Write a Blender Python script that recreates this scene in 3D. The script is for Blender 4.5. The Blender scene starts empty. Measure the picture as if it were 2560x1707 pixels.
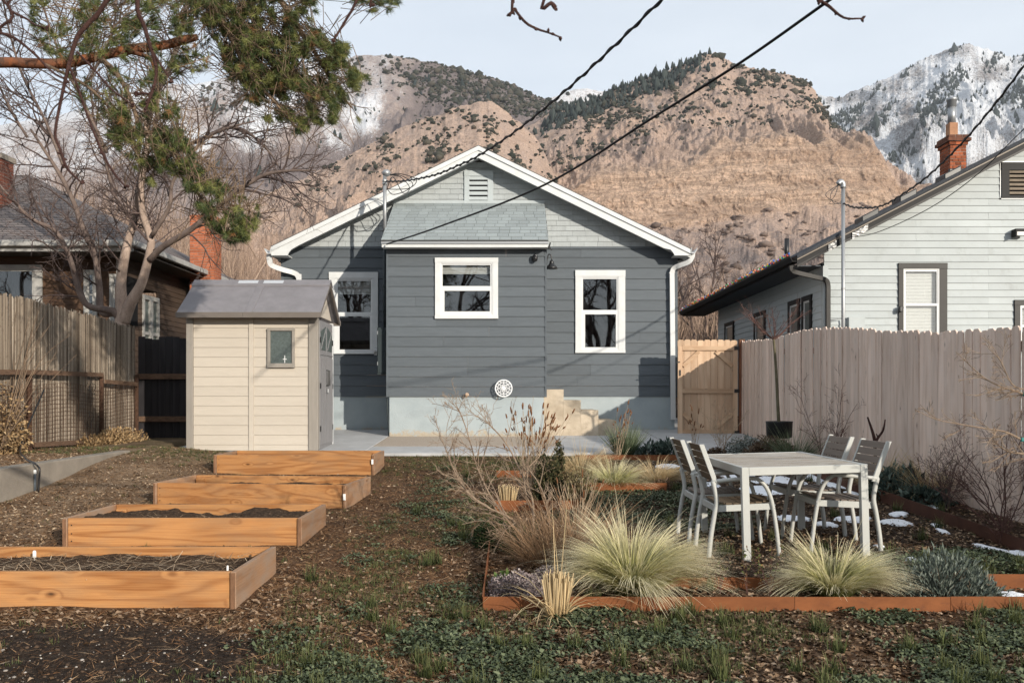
import bpy, math, random
import numpy as np
from mathutils import Vector, Matrix
random.seed(11)
rng = np.random.default_rng(11)
R = math.radians
scene = bpy.context.scene
col = scene.collection

# ------------------------------------------------------------------ camera, sky, sun, exposure
F, CX, HY, CZ = 2200.0, 1280.0, 990.0, 1.6          # focal length, centre column, horizon row (photo pixels), eye height
cam_d = bpy.data.cameras.new('camera')
cam = bpy.data.objects.new('camera', cam_d); col.objects.link(cam)
cam.location = (0, 0, CZ); cam.rotation_euler = (R(90), 0, 0)
cam_d.sensor_width = 36.0; cam_d.lens = 36.0 * F / 2560.0
cam_d.shift_y = (HY - 853.5) / 2560.0
cam_d.clip_start = 0.05; cam_d.clip_end = 30000
cam_d.dof.use_dof = True; cam_d.dof.focus_distance = 11.0; cam_d.dof.aperture_fstop = 9.0
scene.camera = cam

SUN_AZ, SUN_EL = R(35), R(16.5)                       # sun stands behind the camera, to its right
world = bpy.data.worlds.new('World'); scene.world = world; world.use_nodes = True
wn, wl = world.node_tree.nodes, world.node_tree.links
wn.clear()
wout = wn.new('ShaderNodeOutputWorld'); wbg = wn.new('ShaderNodeBackground')
sky = wn.new('ShaderNodeTexSky'); sky.sky_type = 'NISHITA'; sky.sun_disc = False
sky.sun_elevation = SUN_EL; sky.sun_rotation = math.pi - SUN_AZ
sky.altitude = 1400; sky.air_density = 1.0; sky.dust_density = 2.0; sky.ozone_density = 1.0
# thin high cloud veil: a pale even layer, slightly streaked, over the whole sky
wtc = wn.new('ShaderNodeTexCoord'); wmp = wn.new('ShaderNodeMapping'); wmp.inputs['Scale'].default_value = (1.2, 1.2, 5.0)
wno = wn.new('ShaderNodeTexNoise'); wno.inputs['Scale'].default_value = 2.2; wno.inputs['Detail'].default_value = 5
wmr = wn.new('ShaderNodeMapRange'); wmr.inputs[1].default_value = 0.3; wmr.inputs[2].default_value = 0.75
wmr.inputs[3].default_value = 0.74; wmr.inputs[4].default_value = 0.92
wmx = wn.new('ShaderNodeMixRGB'); wmx.inputs[2].default_value = (6.9, 7.45, 8.05, 1)
wl.new(wtc.outputs['Generated'], wmp.inputs[0]); wl.new(wmp.outputs[0], wno.inputs['Vector'])
wl.new(wno.outputs[0], wmr.inputs[0]); wl.new(wmr.outputs[0], wmx.inputs[0])
wl.new(sky.outputs[0], wmx.inputs[1]); wl.new(wmx.outputs[0], wbg.inputs[0])
wbg.inputs[1].default_value = 0.112
wl.new(wbg.outputs[0], wout.inputs[0])

sun_d = bpy.data.lights.new('sun', 'SUN'); sun = bpy.data.objects.new('sun', sun_d); col.objects.link(sun)
sun_d.energy = 4.2; sun_d.angle = R(0.6); sun_d.color = (1.0, 0.915, 0.79)
sdir = Vector((-math.sin(SUN_AZ) * math.cos(SUN_EL), math.cos(SUN_AZ) * math.cos(SUN_EL), -math.sin(SUN_EL)))
sun.rotation_euler = sdir.to_track_quat('-Z', 'Y').to_euler(); sun.location = (8, -12, 10)
scene.view_settings.view_transform = 'Standard'; scene.view_settings.look = 'None'
scene.view_settings.exposure = 0.27; scene.view_settings.gamma = 1.0; scene.view_settings.use_curve_mapping = False
scene.render.engine = 'CYCLES'
scene.cycles.use_denoising = True; scene.cycles.denoising_prefilter = 'ACCURATE'
scene.cycles.max_bounces = 6; scene.cycles.transparent_max_bounces = 8
scene.cycles.use_adaptive_sampling = True; scene.cycles.adaptive_threshold = 0.02

# ------------------------------------------------------------------ helpers
def X_(px, Y): return (px - CX) / F * Y
def Z_(py, Y): return CZ - (py - HY) / F * Y
def W(px, py, Y): return Vector((X_(px, Y), Y, Z_(py, Y)))
def sstep(a, b, x):
    t = np.clip((np.asarray(x, float) - a) / (b - a), 0, 1)
    return t * t * (3 - 2 * t)

def _hash(ix, iy, seed):
    h = (ix.astype(np.int64) * 374761393 + iy.astype(np.int64) * 668265263 + seed * 1274126177) & 0xffffffff
    h = ((h ^ (h >> 13)) * 1274126177) & 0xffffffff
    return ((h ^ (h >> 16)) & 0xffff) / 65535.0
def vnoise(x, y, seed=0):
    x = np.asarray(x, float); y = np.asarray(y, float)
    ix = np.floor(x).astype(np.int64); iy = np.floor(y).astype(np.int64); fx = x - ix; fy = y - iy
    u = fx * fx * fx * (fx * (fx * 6 - 15) + 10); v = fy * fy * fy * (fy * (fy * 6 - 15) + 10)
    a = _hash(ix, iy, seed); b = _hash(ix + 1, iy, seed); c = _hash(ix, iy + 1, seed); d = _hash(ix + 1, iy + 1, seed)
    return (a + (b - a) * u) * (1 - v) + (c + (d - c) * u) * v
def fbm(x, y, oct=5, seed=0, gain=0.5, ridged=False):
    s = 0; a = 1.0; t = 0
    for o in range(oct):
        n = vnoise(np.asarray(x) * 2 ** o + 17.3 * o, np.asarray(y) * 2 ** o - 9.1 * o, seed + o)
        if ridged: n = 1 - np.abs(2 * n - 1)
        s = s + a * n; t += a; a *= gain
    return s / t

class MB:
    def __init__(s): s.v = []; s.f = []
    def add(s, vs, fs):
        o = len(s.v); s.v += [tuple(p) for p in vs]; s.f += [tuple(i + o for i in f) for f in fs]; return s
    def hexa(s, p):                                   # 8 points: bottom ring 0-3, top ring 4-7
        return s.add(p, [(0, 3, 2, 1), (4, 5, 6, 7), (0, 1, 5, 4), (1, 2, 6, 5), (2, 3, 7, 6), (3, 0, 4, 7)])
    def box(s, x0, x1, y0, y1, z0, z1):
        return s.hexa([(x0, y0, z0), (x1, y0, z0), (x1, y1, z0), (x0, y1, z0), (x0, y0, z1), (x1, y0, z1), (x1, y1, z1), (x0, y1, z1)])
    def prism(s, poly, y0, y1):                       # polygon in x,z (counter-clockwise seen from -y) run from y0 to y1
        n = len(poly)
        vs = [(x, y0, z) for x, z in poly] + [(x, y1, z) for x, z in poly]
        fs = [tuple(range(n)), tuple(range(2 * n - 1, n - 1, -1))] + [(i, i + n, (i + 1) % n + n, (i + 1) % n) for i in range(n)]
        return s.add(vs, fs)
    def prism_x(s, poly, x0, x1):                     # polygon in y,z run along x
        n = len(poly)
        vs = [(x0, y, z) for y, z in poly] + [(x1, y, z) for y, z in poly]
        fs = [tuple(range(n - 1, -1, -1)), tuple(range(n, 2 * n))] + [(i, (i + 1) % n, (i + 1) % n + n, i + n) for i in range(n)]
        return s.add(vs, fs)
    def bar(s, a, b, w, h, up=(0, 0, 1)):             # rectangular bar from a to b
        a = Vector(a); b = Vector(b); d = (b - a).normalized(); u = Vector(up)
        if abs(d.dot(u)) > 0.97: u = Vector((0, 1, 0))
        r = d.cross(u).normalized() * w / 2; t = r.cross(d).normalized() * h / 2
        return s.hexa([a - r - t, a + r - t, b + r - t, b - r - t, a - r + t, a + r + t, b + r + t, b - r + t])
    def tube(s, pts, rad, n=6, cap=True):
        pts = [Vector(p) for p in pts]
        if not hasattr(rad, '__len__'): rad = [rad] * len(pts)
        o = len(s.v); ref = None
        for i, p in enumerate(pts):
            d = (pts[min(i + 1, len(pts) - 1)] - pts[max(i - 1, 0)])
            if d.length < 1e-9: d = Vector((0, 0, 1))
            d.normalize()
            if ref is None:
                ref = d.cross(Vector((0.31, 0.12, 0.94)))
                if ref.length < 1e-3: ref = d.cross(Vector((1, 0, 0)))
            ref = (ref - d * ref.dot(d)).normalized(); q = d.cross(ref)
            for k in range(n):
                a = 2 * math.pi * k / n
                s.v.append(tuple(p + (ref * math.cos(a) + q * math.sin(a)) * rad[i]))
        for i in range(len(pts) - 1):
            for k in range(n):
                a = o + i * n + k; b = o + i * n + (k + 1) % n
                s.f.append((a, b, b + n, a + n))
        if cap:
            s.f.append(tuple(o + k for k in range(n - 1, -1, -1))); e = o + (len(pts) - 1) * n
            s.f.append(tuple(e + k for k in range(n)))
        return s
    def lathe(s, c, prof, n=16, axis='z'):            # prof: (radius, height)
        o = len(s.v); c = Vector(c)
        for r, h in prof:
            for k in range(n):
                a = 2 * math.pi * k / n; u, v = r * math.cos(a), r * math.sin(a)
                s.v.append(tuple(c + (Vector((u, v, h)) if axis == 'z' else Vector((u, -h, v)) if axis == 'y' else Vector((h, u, v)))))
        for i in range(len(prof) - 1):
            for k in range(n):
                a = o + i * n + k; b = o + i * n + (k + 1) % n
                s.f.append((a, b, b + n, a + n))
        s.f.append(tuple(o + k for k in range(n - 1, -1, -1))); e = o + (len(prof) - 1) * n
        s.f.append(tuple(e + k for k in range(n)))
        return s
    def mesh(s, name, smooth=False):
        me = bpy.data.meshes.new(name); me.from_pydata(s.v, [], s.f)
        if smooth: me.polygons.foreach_set('use_smooth', [True] * len(me.polygons))
        me.update(); return me
    def build(s, name, m, parent=None, smooth=False, bevel=0):
        return place(name, s.mesh(name, smooth), m, parent, bevel)

LOCAL = set()
def setparent(o, p):
    o.parent = p
    if p.type == 'EMPTY' and p.name not in LOCAL:
        o.matrix_parent_inverse = Matrix.Translation(-p.location)
def place(name, me, m, parent=None, bevel=0):
    if m is not None and not me.materials: me.materials.append(m)
    o = bpy.data.objects.new(name, me); col.objects.link(o)
    if parent is not None: setparent(o, parent)
    if bevel:
        b = o.modifiers.new('bevel', 'BEVEL'); b.width = bevel; b.segments = 2; b.limit_method = 'ANGLE'
    return o
def tag(o, label, cat, group=None, kind=None):
    o['label'] = label; o['category'] = cat
    if group: o['group'] = group
    if kind: o['kind'] = kind
    return o
def thing(name, label, cat, loc=(0, 0, 0), group=None, local=False, rot=None):
    o = bpy.data.objects.new(name, None); col.objects.link(o); o.location = loc; o.empty_display_size = 0.2
    if local: LOCAL.add(o.name)
    if rot: o.rotation_euler = rot
    return tag(o, label, cat, group)
def bx(name, m, parent, x0, x1, y0, y1, z0, z1, bevel=0):
    return MB().box(min(x0, x1), max(x0, x1), min(y0, y1), max(y0, y1), min(z0, z1), max(z0, z1)).build(name, m, parent, bevel=bevel)

def npmesh(name, V, Fc, m, parent=None, attrs=None, smooth=False):
    V = np.asarray(V, np.float32); Fc = np.asarray(Fc, np.int32); k = Fc.shape[1]; n = len(Fc)
    me = bpy.data.meshes.new(name)
    me.vertices.add(len(V)); me.vertices.foreach_set('co', V.ravel())
    me.loops.add(n * k); me.loops.foreach_set('vertex_index', Fc.ravel())
    me.polygons.add(n); me.polygons.foreach_set('loop_start', np.arange(0, n * k, k, dtype=np.int32))
    me.polygons.foreach_set('loop_total', np.full(n, k, np.int32))
    if smooth: me.polygons.foreach_set('use_smooth', np.ones(n, bool))
    me.update(calc_edges=True)
    for a, d in (attrs or {}).items():
        at = me.attributes.new(a, 'FLOAT', 'POINT'); at.data.foreach_set('value', np.asarray(d, np.float32))
    return place(name, me, m, parent)

# ------------------------------------------------------------------ materials
class NT:
    def __init__(s, name):
        s.m = bpy.data.materials.new(name); s.m.use_nodes = True
        s.n = s.m.node_tree.nodes; s.l = s.m.node_tree.links
        s.b = s.n['Principled BSDF']
    def new(s, t, **kw):
        nd = s.n.new(t)
        for k, v in kw.items():
            if k.startswith('i_'):
                key = k[2:]; nd.inputs[int(key) if key.isdigit() else key.replace('_', ' ')].default_value = v
            else: setattr(nd, k, v)
        return nd
    def link(s, a, b): s.l.new(a, b)
    def pos(s, scale=(1, 1, 1), rnd=True):
        g = s.new('ShaderNodeNewGeometry'); src = g.outputs['Position']
        if rnd:
            oi = s.new('ShaderNodeObjectInfo'); mu = s.new('ShaderNodeVectorMath', operation='MULTIPLY'); mu.inputs[1].default_value = (37, 23, 51)
            cb = s.new('ShaderNodeCombineXYZ'); [s.link(oi.outputs['Random'], cb.inputs[i]) for i in range(3)]
            s.link(cb.outputs[0], mu.inputs[0]); ad = s.new('ShaderNodeVectorMath', operation='ADD')
            s.link(src, ad.inputs[0]); s.link(mu.outputs[0], ad.inputs[1]); src = ad.outputs[0]
        mp = s.new('ShaderNodeVectorMath', operation='MULTIPLY'); mp.inputs[1].default_value = scale
        s.link(src, mp.inputs[0]); return mp.outputs[0]
    def noise(s, vec, scale=5, detail=4, rough=0.55, dist=0):
        nd = s.new('ShaderNodeTexNoise', i_Scale=scale, i_Detail=detail, i_Roughness=rough, i_Distortion=dist)
        s.link(vec, nd.inputs['Vector']); return nd.outputs[0]
    def rng(s, v, a, b, c=0.0, d=1.0):
        nd = s.new('ShaderNodeMapRange', i_1=a, i_2=b, i_3=c, i_4=d); s.link(v, nd.inputs[0]); return nd.outputs[0]
    def math(s, op, a, b=None):
        nd = s.new('ShaderNodeMath', operation=op)
        for i, v in enumerate((a, b)):
            if v is None: continue
            if isinstance(v, (int, float)): nd.inputs[i].default_value = v
            else: s.link(v, nd.inputs[i])
        return nd.outputs[0]
    def mix(s, fac, a, b, mode='MIX'):
        nd = s.new('ShaderNodeMixRGB', blend_type=mode)
        for i, v in enumerate((fac, a, b)):
            if isinstance(v, (int, float)): nd.inputs[i].default_value = v
            elif isinstance(v, tuple): nd.inputs[i].default_value = (*v[:3], 1)
            else: s.link(v, nd.inputs[i])
        return nd.outputs[0]
    def ramp(s, fac, stops):
        nd = s.new('ShaderNodeValToRGB'); cr = nd.color_ramp
        while len(cr.elements) < len(stops): cr.elements.new(0.5)
        for e, (p, c) in zip(cr.elements, stops): e.position = p; e.color = (*c, 1)
        s.link(fac, nd.inputs[0]); return nd.outputs[0]
    def attr(s, name):
        nd = s.new('ShaderNodeAttribute', attribute_name=name); return nd.outputs['Fac']
    def rand(s): return s.new('ShaderNodeObjectInfo').outputs['Random']
    def tint(s, c, amt):                              # each object a little lighter or darker
        r = s.rng(s.rand(), 0, 1, 1 - amt, 1 + amt); nd = s.new('ShaderNodeVectorMath', operation='SCALE')
        s.link(c, nd.inputs[0]); s.link(r, nd.inputs['Scale']); return nd.outputs[0]
    def bump(s, h, strength=0.3, dist=0.01):
        nd = s.new('ShaderNodeBump', i_Strength=strength, i_Distance=dist); s.link(h, nd.inputs['Height']); s.link(nd.outputs[0], s.b.inputs['Normal'])
    def done(s, c, rough=0.8, spec=0.3, metal=0.0):
        if isinstance(c, tuple): s.b.inputs['Base Color'].default_value = (*c[:3], 1)
        else: s.link(c, s.b.inputs['Base Color'])
        if isinstance(rough, (int, float)): s.b.inputs['Roughness'].default_value = rough
        else: s.link(rough, s.b.inputs['Roughness'])
        s.b.inputs['Specular IOR Level'].default_value = spec; s.b.inputs['Metallic'].default_value = metal
        return s.m

def sc(c, k): return tuple(x * k for x in c)
def pm(name, c, rough=0.8, var=0.2, scale=6, stretch=(1, 1, 1), bump=0.25, bscale=70, bd=0.006, tint=0.0, spec=0.3, metal=0.0, c2=None, dirt=None):
    t = NT(name); p = t.pos(stretch)
    n = t.rng(t.noise(p, scale, 5, 0.6), 0.3, 0.7)
    cc = t.mix(n, sc(c, 1 - var), c2 or sc(c, 1 + var * 0.6))
    if dirt:
        cc = t.mix(t.rng(t.noise(p, scale * 2.7, 6, 0.7), 0.56, 0.72, 0, dirt[1]), cc, dirt[0])
    if tint: cc = t.tint(cc, tint)
    if bump: t.bump(t.noise(p, bscale, 4, 0.6), bump, bd)
    return t.done(cc, rough, spec, metal)
def wood(name, light, dark, axis='x', tint=0.1, knots=0.5, rough=0.75, ring=34, weather=None):
    t = NT(name)
    def sx(al, ac): return tuple(al if a == axis else ac for a in 'xyz')
    p1 = t.pos(sx(0.5, 5.5)); p2 = t.pos(sx(3.0, 150.0)); p3 = t.pos(sx(3.4, 7.5))
    vo = t.new('ShaderNodeTexVoronoi', i_Scale=1.0, i_Randomness=1.0); t.link(p3, vo.inputs['Vector'])
    sc3 = t.new('ShaderNodeSeparateColor'); t.link(vo.outputs['Color'], sc3.inputs[0])
    keep = t.rng(sc3.outputs[0], 0.40, 0.42); kd = t.math('ADD', vo.outputs['Distance'], t.math('SUBTRACT', 1.0, keep))
    kn = t.rng(kd, 0.02, 0.30, 1.0, 0.0)
    n = t.noise(p1, 1.0, 2, 0.45, 0.2)
    rv = t.math('MULTIPLY', t.math('ADD', n, t.math('MULTIPLY', kn, 0.16 if knots else 0.0)), ring)
    rg = t.math('POWER', t.math('ADD', t.math('MULTIPLY', t.math('SINE', rv), 0.5), 0.5), 2.2)
    fi = t.noise(p2, 1.0, 3, 0.6)
    f = t.math('ADD', t.math('MULTIPLY', rg, 0.55), t.math('MULTIPLY', t.rng(fi, 0.3, 0.7), 0.45))
    c = t.mix(f, light, dark)
    c = t.mix(t.rng(t.noise(t.pos((0.9, 0.9, 0.9)), 1.3, 3), 0.35, 0.7, 0, 0.35), c, sc(dark, 0.85))
    if knots:
        c = t.mix(t.rng(kd, 0.06, 0.16, knots * 0.7, 0.0), c, sc(dark, 0.55)); c = t.mix(t.rng(kd, 0.03, 0.075, knots, 0.0), c, sc(dark, 0.22))
    if weather: c = t.mix(t.rng(t.noise(t.pos(sx(1.5, 4)), 2.5, 5), 0.42, 0.68, 0, weather[1]), c, weather[0])
    if tint: c = t.tint(c, tint)
    t.bump(f, 0.3, 0.004)
    return t.done(c, rough, 0.25)
def flat(name, c, rough=0.6, spec=0.4, metal=0.0): return NT(name).done(c, rough, spec, metal)
# ------------------------------------------------------------------ the setting: ground, patio, hills
def gz0(X, Y):
    X = np.asarray(X, float); Y = np.asarray(Y, float)
    z = 0.07 + 0.0427 * np.clip(Y, 0, 26) + 0.02 * np.clip(Y, -40, 0) + 0.01 * np.clip(Y - 26, 0, 1e5)
    rise = 0.20 * sstep(9.6, 12.3, Y) * (1 - sstep(-5.3, -3.6, X)) * (1 - sstep(12.8, 15.0, Y))
    z = z + rise
    up = (1 - sstep(-5.75, -5.6, X)) * (1 - sstep(17, 22, Y))        # neighbour's higher ground behind the low wall
    z = z * (1 - up) + np.maximum(z, 0.80) * up
    m = sstep(0.9, 1.5, X) * (1 - sstep(3.6, 3.9, X)) * sstep(5.85, 6.4, Y) * (1 - sstep(8.5, 9.6, Y))
    z = z * (1 - m) + (0.352 + 0.03 * (X - 1.75)) * m                # levelled ground under the table
    return z
def gz(X, Y):
    X = np.asarray(X, float); Y = np.asarray(Y, float)
    n = 0.05 * (fbm(X * 1.1, Y * 1.1, 4, 3) - 0.5) + 0.022 * (fbm(X * 6, Y * 6, 3, 5) - 0.5)
    n = n * (1 - sstep(13.2, 13.7, Y) * (1 - sstep(20, 24, Y)) * sstep(-5.2, -4.6, X))
    return gz0(X, Y) + n
def G(px, py):                                        # photo pixel on the ground -> X, Y
    Y = 3366.0 / (py - 896.0); return X_(px, Y), Y
def zone(X, Y):
    n1 = fbm(X * 0.9 + 3, Y * 0.9, 4, 21) - 0.5; n2 = fbm(X * 2.3, Y * 2.3 + 8, 4, 31) - 0.5
    dark = (1 - sstep(-1.2, -0.5, X + n1 * 1.6)) * (1 - sstep(4.85, 5.2, Y + n1 * 0.8 + 0.1 * (X + 2)))
    chips = (1 - sstep(-4.3, -3.5, X + n1)) * sstep(6, 8, Y)
    cover = np.clip((1 - sstep(5.2, 5.5, Y)) * sstep(-1.5, -0.1, X + n1 * 2) * (0.30 + n2 * 3.4), 0, 1)
    cover = np.maximum(cover, np.clip(sstep(0.2, 0.7, X) * (1 - sstep(2.0, 2.6, X)) * sstep(8.0, 8.6, Y) * (1 - sstep(10.3, 10.9, Y)) * (1.0 + n2 * 2), 0, 1))
    cover = np.maximum(cover, np.clip((1 - sstep(0.25, 0.75, np.hypot((X - 3.3) / 1.2, (Y - 6.35) / 0.75))) * 1.4, 0, 1))
    cover = np.maximum(cover, np.clip(sstep(-1.5, -0.6, X) * (1 - sstep(-0.3, -0.15, X)) * (0.0 + n2 * 3.2), 0, 0.6) * sstep(5, 5.6, Y))
    grass = np.clip(sstep(10.6, 12.6, Y) * sstep(-2.2, -1.2, X) * (1 - sstep(1.3, 2.2, X)) * (0.75 + n2 * 2), 0, 1)
    grass = np.maximum(grass, np.clip(sstep(-1.6, -0.9, X) * (1 - sstep(-0.2, 0.1, X)) * (0.06 + n1 * 3.0), 0, 0.7))
    grass = np.maximum(grass, np.clip((1 - sstep(5.1, 5.4, Y)) * sstep(-1.2, -0.2, X) * (0.02 + n1 * 3), 0, 0.8))
    grass = np.maximum(grass, np.clip((1 - sstep(-4.2, -2.6, X)) * sstep(11.6, 12.6, Y) * (0.55 + n2 * 2), 0, 0.9))
    shade = sstep(1.0, 1.6, X) * sstep(5.8, 6.1, Y)                  # sitting area: shade put into the ground colour, towards dark soil
    return dark, chips, cover, grass, shade

def ax(*segs):
    out = []
    for a, b, n in segs: out += list(np.linspace(a, b, n, endpoint=False))
    return np.array(out + [segs[-1][1]])
gx = ax((-6000, -200, 8), (-200, -20, 12), (-20, -7, 20), (-7, 5.5, 170), (5.5, 20, 20), (20, 200, 12), (200, 6000, 8))
gy = ax((-400, -5, 8), (-5, 3.8, 20), (3.8, 9, 130), (9, 14.2, 80), (14.2, 26, 30), (26, 200, 20), (200, 6000, 12))
GX, GY = np.meshgrid(gx, gy)
GZ = gz(GX, GY)
nyy, nxx = GX.shape
idx = np.arange(nyy * nxx).reshape(nyy, nxx)
gf = np.stack([idx[:-1, :-1], idx[:-1, 1:], idx[1:, 1:], idx[1:, :-1]], -1).reshape(-1, 4)
zd, zc, zv, zg, zs = zone(GX, GY)

t = NT('soil_and_litter'); p = t.pos(rnd=False)
n1 = t.noise(p, 2.2, 6, 0.62); n2 = t.noise(p, 26, 6, 0.7); n3 = t.noise(p, 90, 4, 0.7)
soil = t.ramp(n2, [(0.3, (0.020, 0.012, 0.008)), (0.5, (0.075, 0.042, 0.023)), (0.68, (0.17, 0.098, 0.052))])
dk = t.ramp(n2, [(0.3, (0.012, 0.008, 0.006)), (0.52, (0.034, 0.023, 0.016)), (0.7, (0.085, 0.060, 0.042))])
ch = t.ramp(n3, [(0.3, (0.10, 0.065, 0.04)), (0.5, (0.24, 0.165, 0.105)), (0.7, (0.44, 0.33, 0.23))])
gr = t.ramp(n3, [(0.3, (0.018, 0.024, 0.010)), (0.55, (0.045, 0.060, 0.022)), (0.75, (0.11, 0.10, 0.05))])
c = t.mix(t.rng(n1, 0.4, 0.62, 0, 0.6), soil, (0.15, 0.08, 0.042))
c = t.mix(t.math('MULTIPLY', t.attr('chips'), t.rng(n1, 0.35, 0.6, 0.25, 0.95)), c, ch)
c = t.mix(t.math('MULTIPLY', t.attr('grass'), t.rng(n2, 0.35, 0.6, 0.2, 0.9)), c, gr)
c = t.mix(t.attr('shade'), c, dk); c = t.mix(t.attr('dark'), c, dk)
t.bump(t.math('ADD', t.math('MULTIPLY', n2, 1.0), t.math('MULTIPLY', n3, 0.5)), 0.9, 0.03)
M_ground = t.done(c, 0.95, 0.15)
ground = npmesh('ground', np.stack([GX, GY, GZ], -1).reshape(-1, 3), gf, M_ground, None,
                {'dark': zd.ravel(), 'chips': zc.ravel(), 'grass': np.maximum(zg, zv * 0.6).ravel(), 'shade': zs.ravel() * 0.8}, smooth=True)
ground['kind'] = 'structure'; ground['label'] = 'brown earth of the back yard with leaf litter and patchy grass'; ground['category'] = 'ground'

# concrete patio: separate slabs with joints
M_conc = pm('concrete', (0.40, 0.40, 0.40), 0.85, 0.16, 2.0, bump=0.25, bscale=120, bd=0.003, tint=0.06, dirt=((0.25, 0.23, 0.21), 0.5))
M_conc_tan = pm('concrete_exposed', (0.36, 0.29, 0.23), 0.9, 0.2, 60, bump=0.5, bscale=160, bd=0.004, c2=(0.45, 0.38, 0.31))
patio = thing('patio', 'pale grey concrete patio of cast slabs along the back of the grey house', 'patio', (0.5, 15, 0.75))
patio['kind'] = 'structure'
def slab(name, m, x0, x1, y0, y1, lift=0.045):
    zs_ = [0.07 + 0.0427 * y + lift for y in (y0, y1)]
    MB().hexa([(x0, y0, zs_[0] - 0.2), (x1, y0, zs_[0] - 0.2), (x1, y1, zs_[1] - 0.2), (x0, y1, zs_[1] - 0.2),
               (x0, y0, zs_[0]), (x1, y0, zs_[0]), (x1, y1, zs_[1]), (x0, y1, zs_[1])]).build(name, m, patio, bevel=0.008)
slab('slab', M_conc, -2.36, 0.80, 13.83, 14.90)
slab('slab', M_conc_tan, -2.36, 0.80, 14.912, 16.80)
slab('slab', M_conc, -3.95, -2.372, 13.9, 18.36)
slab('slab', M_conc, -5.6, -3.962, 13.75, 18.36, 0.04)
slab('slab', M_conc, 0.812, 2.70, 13.83, 16.0); slab('slab', M_conc, 0.812, 2.70, 16.012, 18.36, 0.043)
slab('slab', M_conc, 2.712, 4.56, 13.83, 16.0, 0.042); slab('slab', M_conc, 2.712, 4.56, 16.012, 22.0)

# ---- hills
def prof_fn(pts, jit=0.0, seed=0, s=12.0):
    pts = np.array(pts, float)
    def f(px):
        y = np.interp(px, pts[:, 0], pts[:, 1])
        return y + (fbm(px / s, px * 0 + 3.7, 4, seed) - 0.5) * jit
    return f
def hill(name, mat, px0, px1, nu, ctrl, rows, amp, seed, attrs, cliff=None, gul=0.0, freq=1.0, dense=(0, 2600), fine=0.0):
    """ctrl: list of (Y, py function); rows between successive controls; amp per control (metres)."""
    a_, b_ = dense; n0 = max(6, int((a_ - px0) / 22)); n1 = max(6, int((px1 - b_) / 22))
    px = np.concatenate([np.linspace(px0, a_, n0, endpoint=False), np.linspace(a_, b_, nu, endpoint=False), np.linspace(b_, px1, n1)]); nu = len(px); Ys = []; Pys = []; A = []; Vv = []
    for i in range(len(ctrl) - 1):
        (Ya, fa), (Yb, fb) = ctrl[i], ctrl[i + 1]
        for k in range(rows[i]):
            w = k / rows[i]; Ys.append(Ya + (Yb - Ya) * w); Pys.append(fa(px) * (1 - w) + fb(px) * w)
            A.append(amp[i] * (1 - w) + amp[i + 1] * w); Vv.append(i + w)
    Ys.append(ctrl[-1][0]); Pys.append(ctrl[-1][1](px)); A.append(amp[-1]); Vv.append(len(ctrl) - 1)
    Yg = np.repeat(np.array(Ys)[:, None], nu, 1); Pg = np.array(Pys); Ag = np.array(A)[:, None]; Vg = np.array(Vv)[:, None] + 0 * Pg
    Xg = (px[None, :] - CX) / F * Yg; Zg = CZ - (Pg - HY) / F * Yg
    L = ctrl[-2][0]
    q = 14.0 / L * freq
    wx = fbm(Xg * q * 0.7, Yg * q * 0.7, 3, seed + 50) - 0.5
    d = (fbm(Xg * q + wx * 1.2, Yg * q * 0.55 + wx, 7, seed, 0.55, True) - 0.55) * 2
    if gul: d = d + gul * (fbm(Xg * q * 2.2 + wx * 3 + Yg * q * 0.5, Zg * q * 0.35, 5, seed + 9, 0.5, True) - 0.6)
    if cliff is not None: Ag = Ag * (1 - 0.8 * np.clip(cliff(Vg, px[None, :] + 0 * Pg), 0, 1))
    Zg = Zg + d * Ag
    if fine:
        ev = np.clip(np.array(A)[:, None] / max(amp), 0.35, 1) + 0 * Pg
        if cliff is not None: ev = ev * (1 - 0.85 * np.clip(cliff(Vg, px[None, :] + 0 * Pg), 0, 1))
        Zg = Zg + fine * ev * (fbm(Xg * q * 7, Yg * q * 5, 5, seed + 33, 0.6, True) - 0.55)
    if cliff is not None:
        cm = cliff(Vg, px[None, :] + 0 * Pg)
        cr = fbm(Xg * q * 6 + 2.5 * fbm(Xg * q * 2, Zg * q * 4, 3, seed + 3), Zg * q * 5.0, 5, seed + 77, 0.6, True) - 0.5
        st = 2.2 * np.sin(Zg * q * 22 + 3 * fbm(Xg * q * 2, Zg * q, 3, seed + 5)) * 0.25
        Yg = Yg - (np.sign(cr) * np.abs(cr) ** 1.3 * 3.4 + st * 0.8) * cm * L * 0.0026
    V = np.stack([Xg, Yg, Zg], -1)
    nr = len(Ys); ii = np.arange(nr * nu).reshape(nr, nu)
    fc = np.stack([ii[:-1, :-1], ii[:-1, 1:], ii[1:, 1:], ii[1:, :-1]], -1).reshape(-1, 4)
    Pnow = HY - (Zg - CZ) / Yg * F; PXg = px[None, :] + 0 * Pg
    at = {k: np.clip(f(PXg, Pnow, Vg), 0, 1).ravel() for k, f in attrs.items()}
    o = npmesh(name, V.reshape(-1, 3), fc, mat, None, at, smooth=False)
    o['kind'] = 'structure'
    return o, V, PXg, Pnow, Vg

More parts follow.
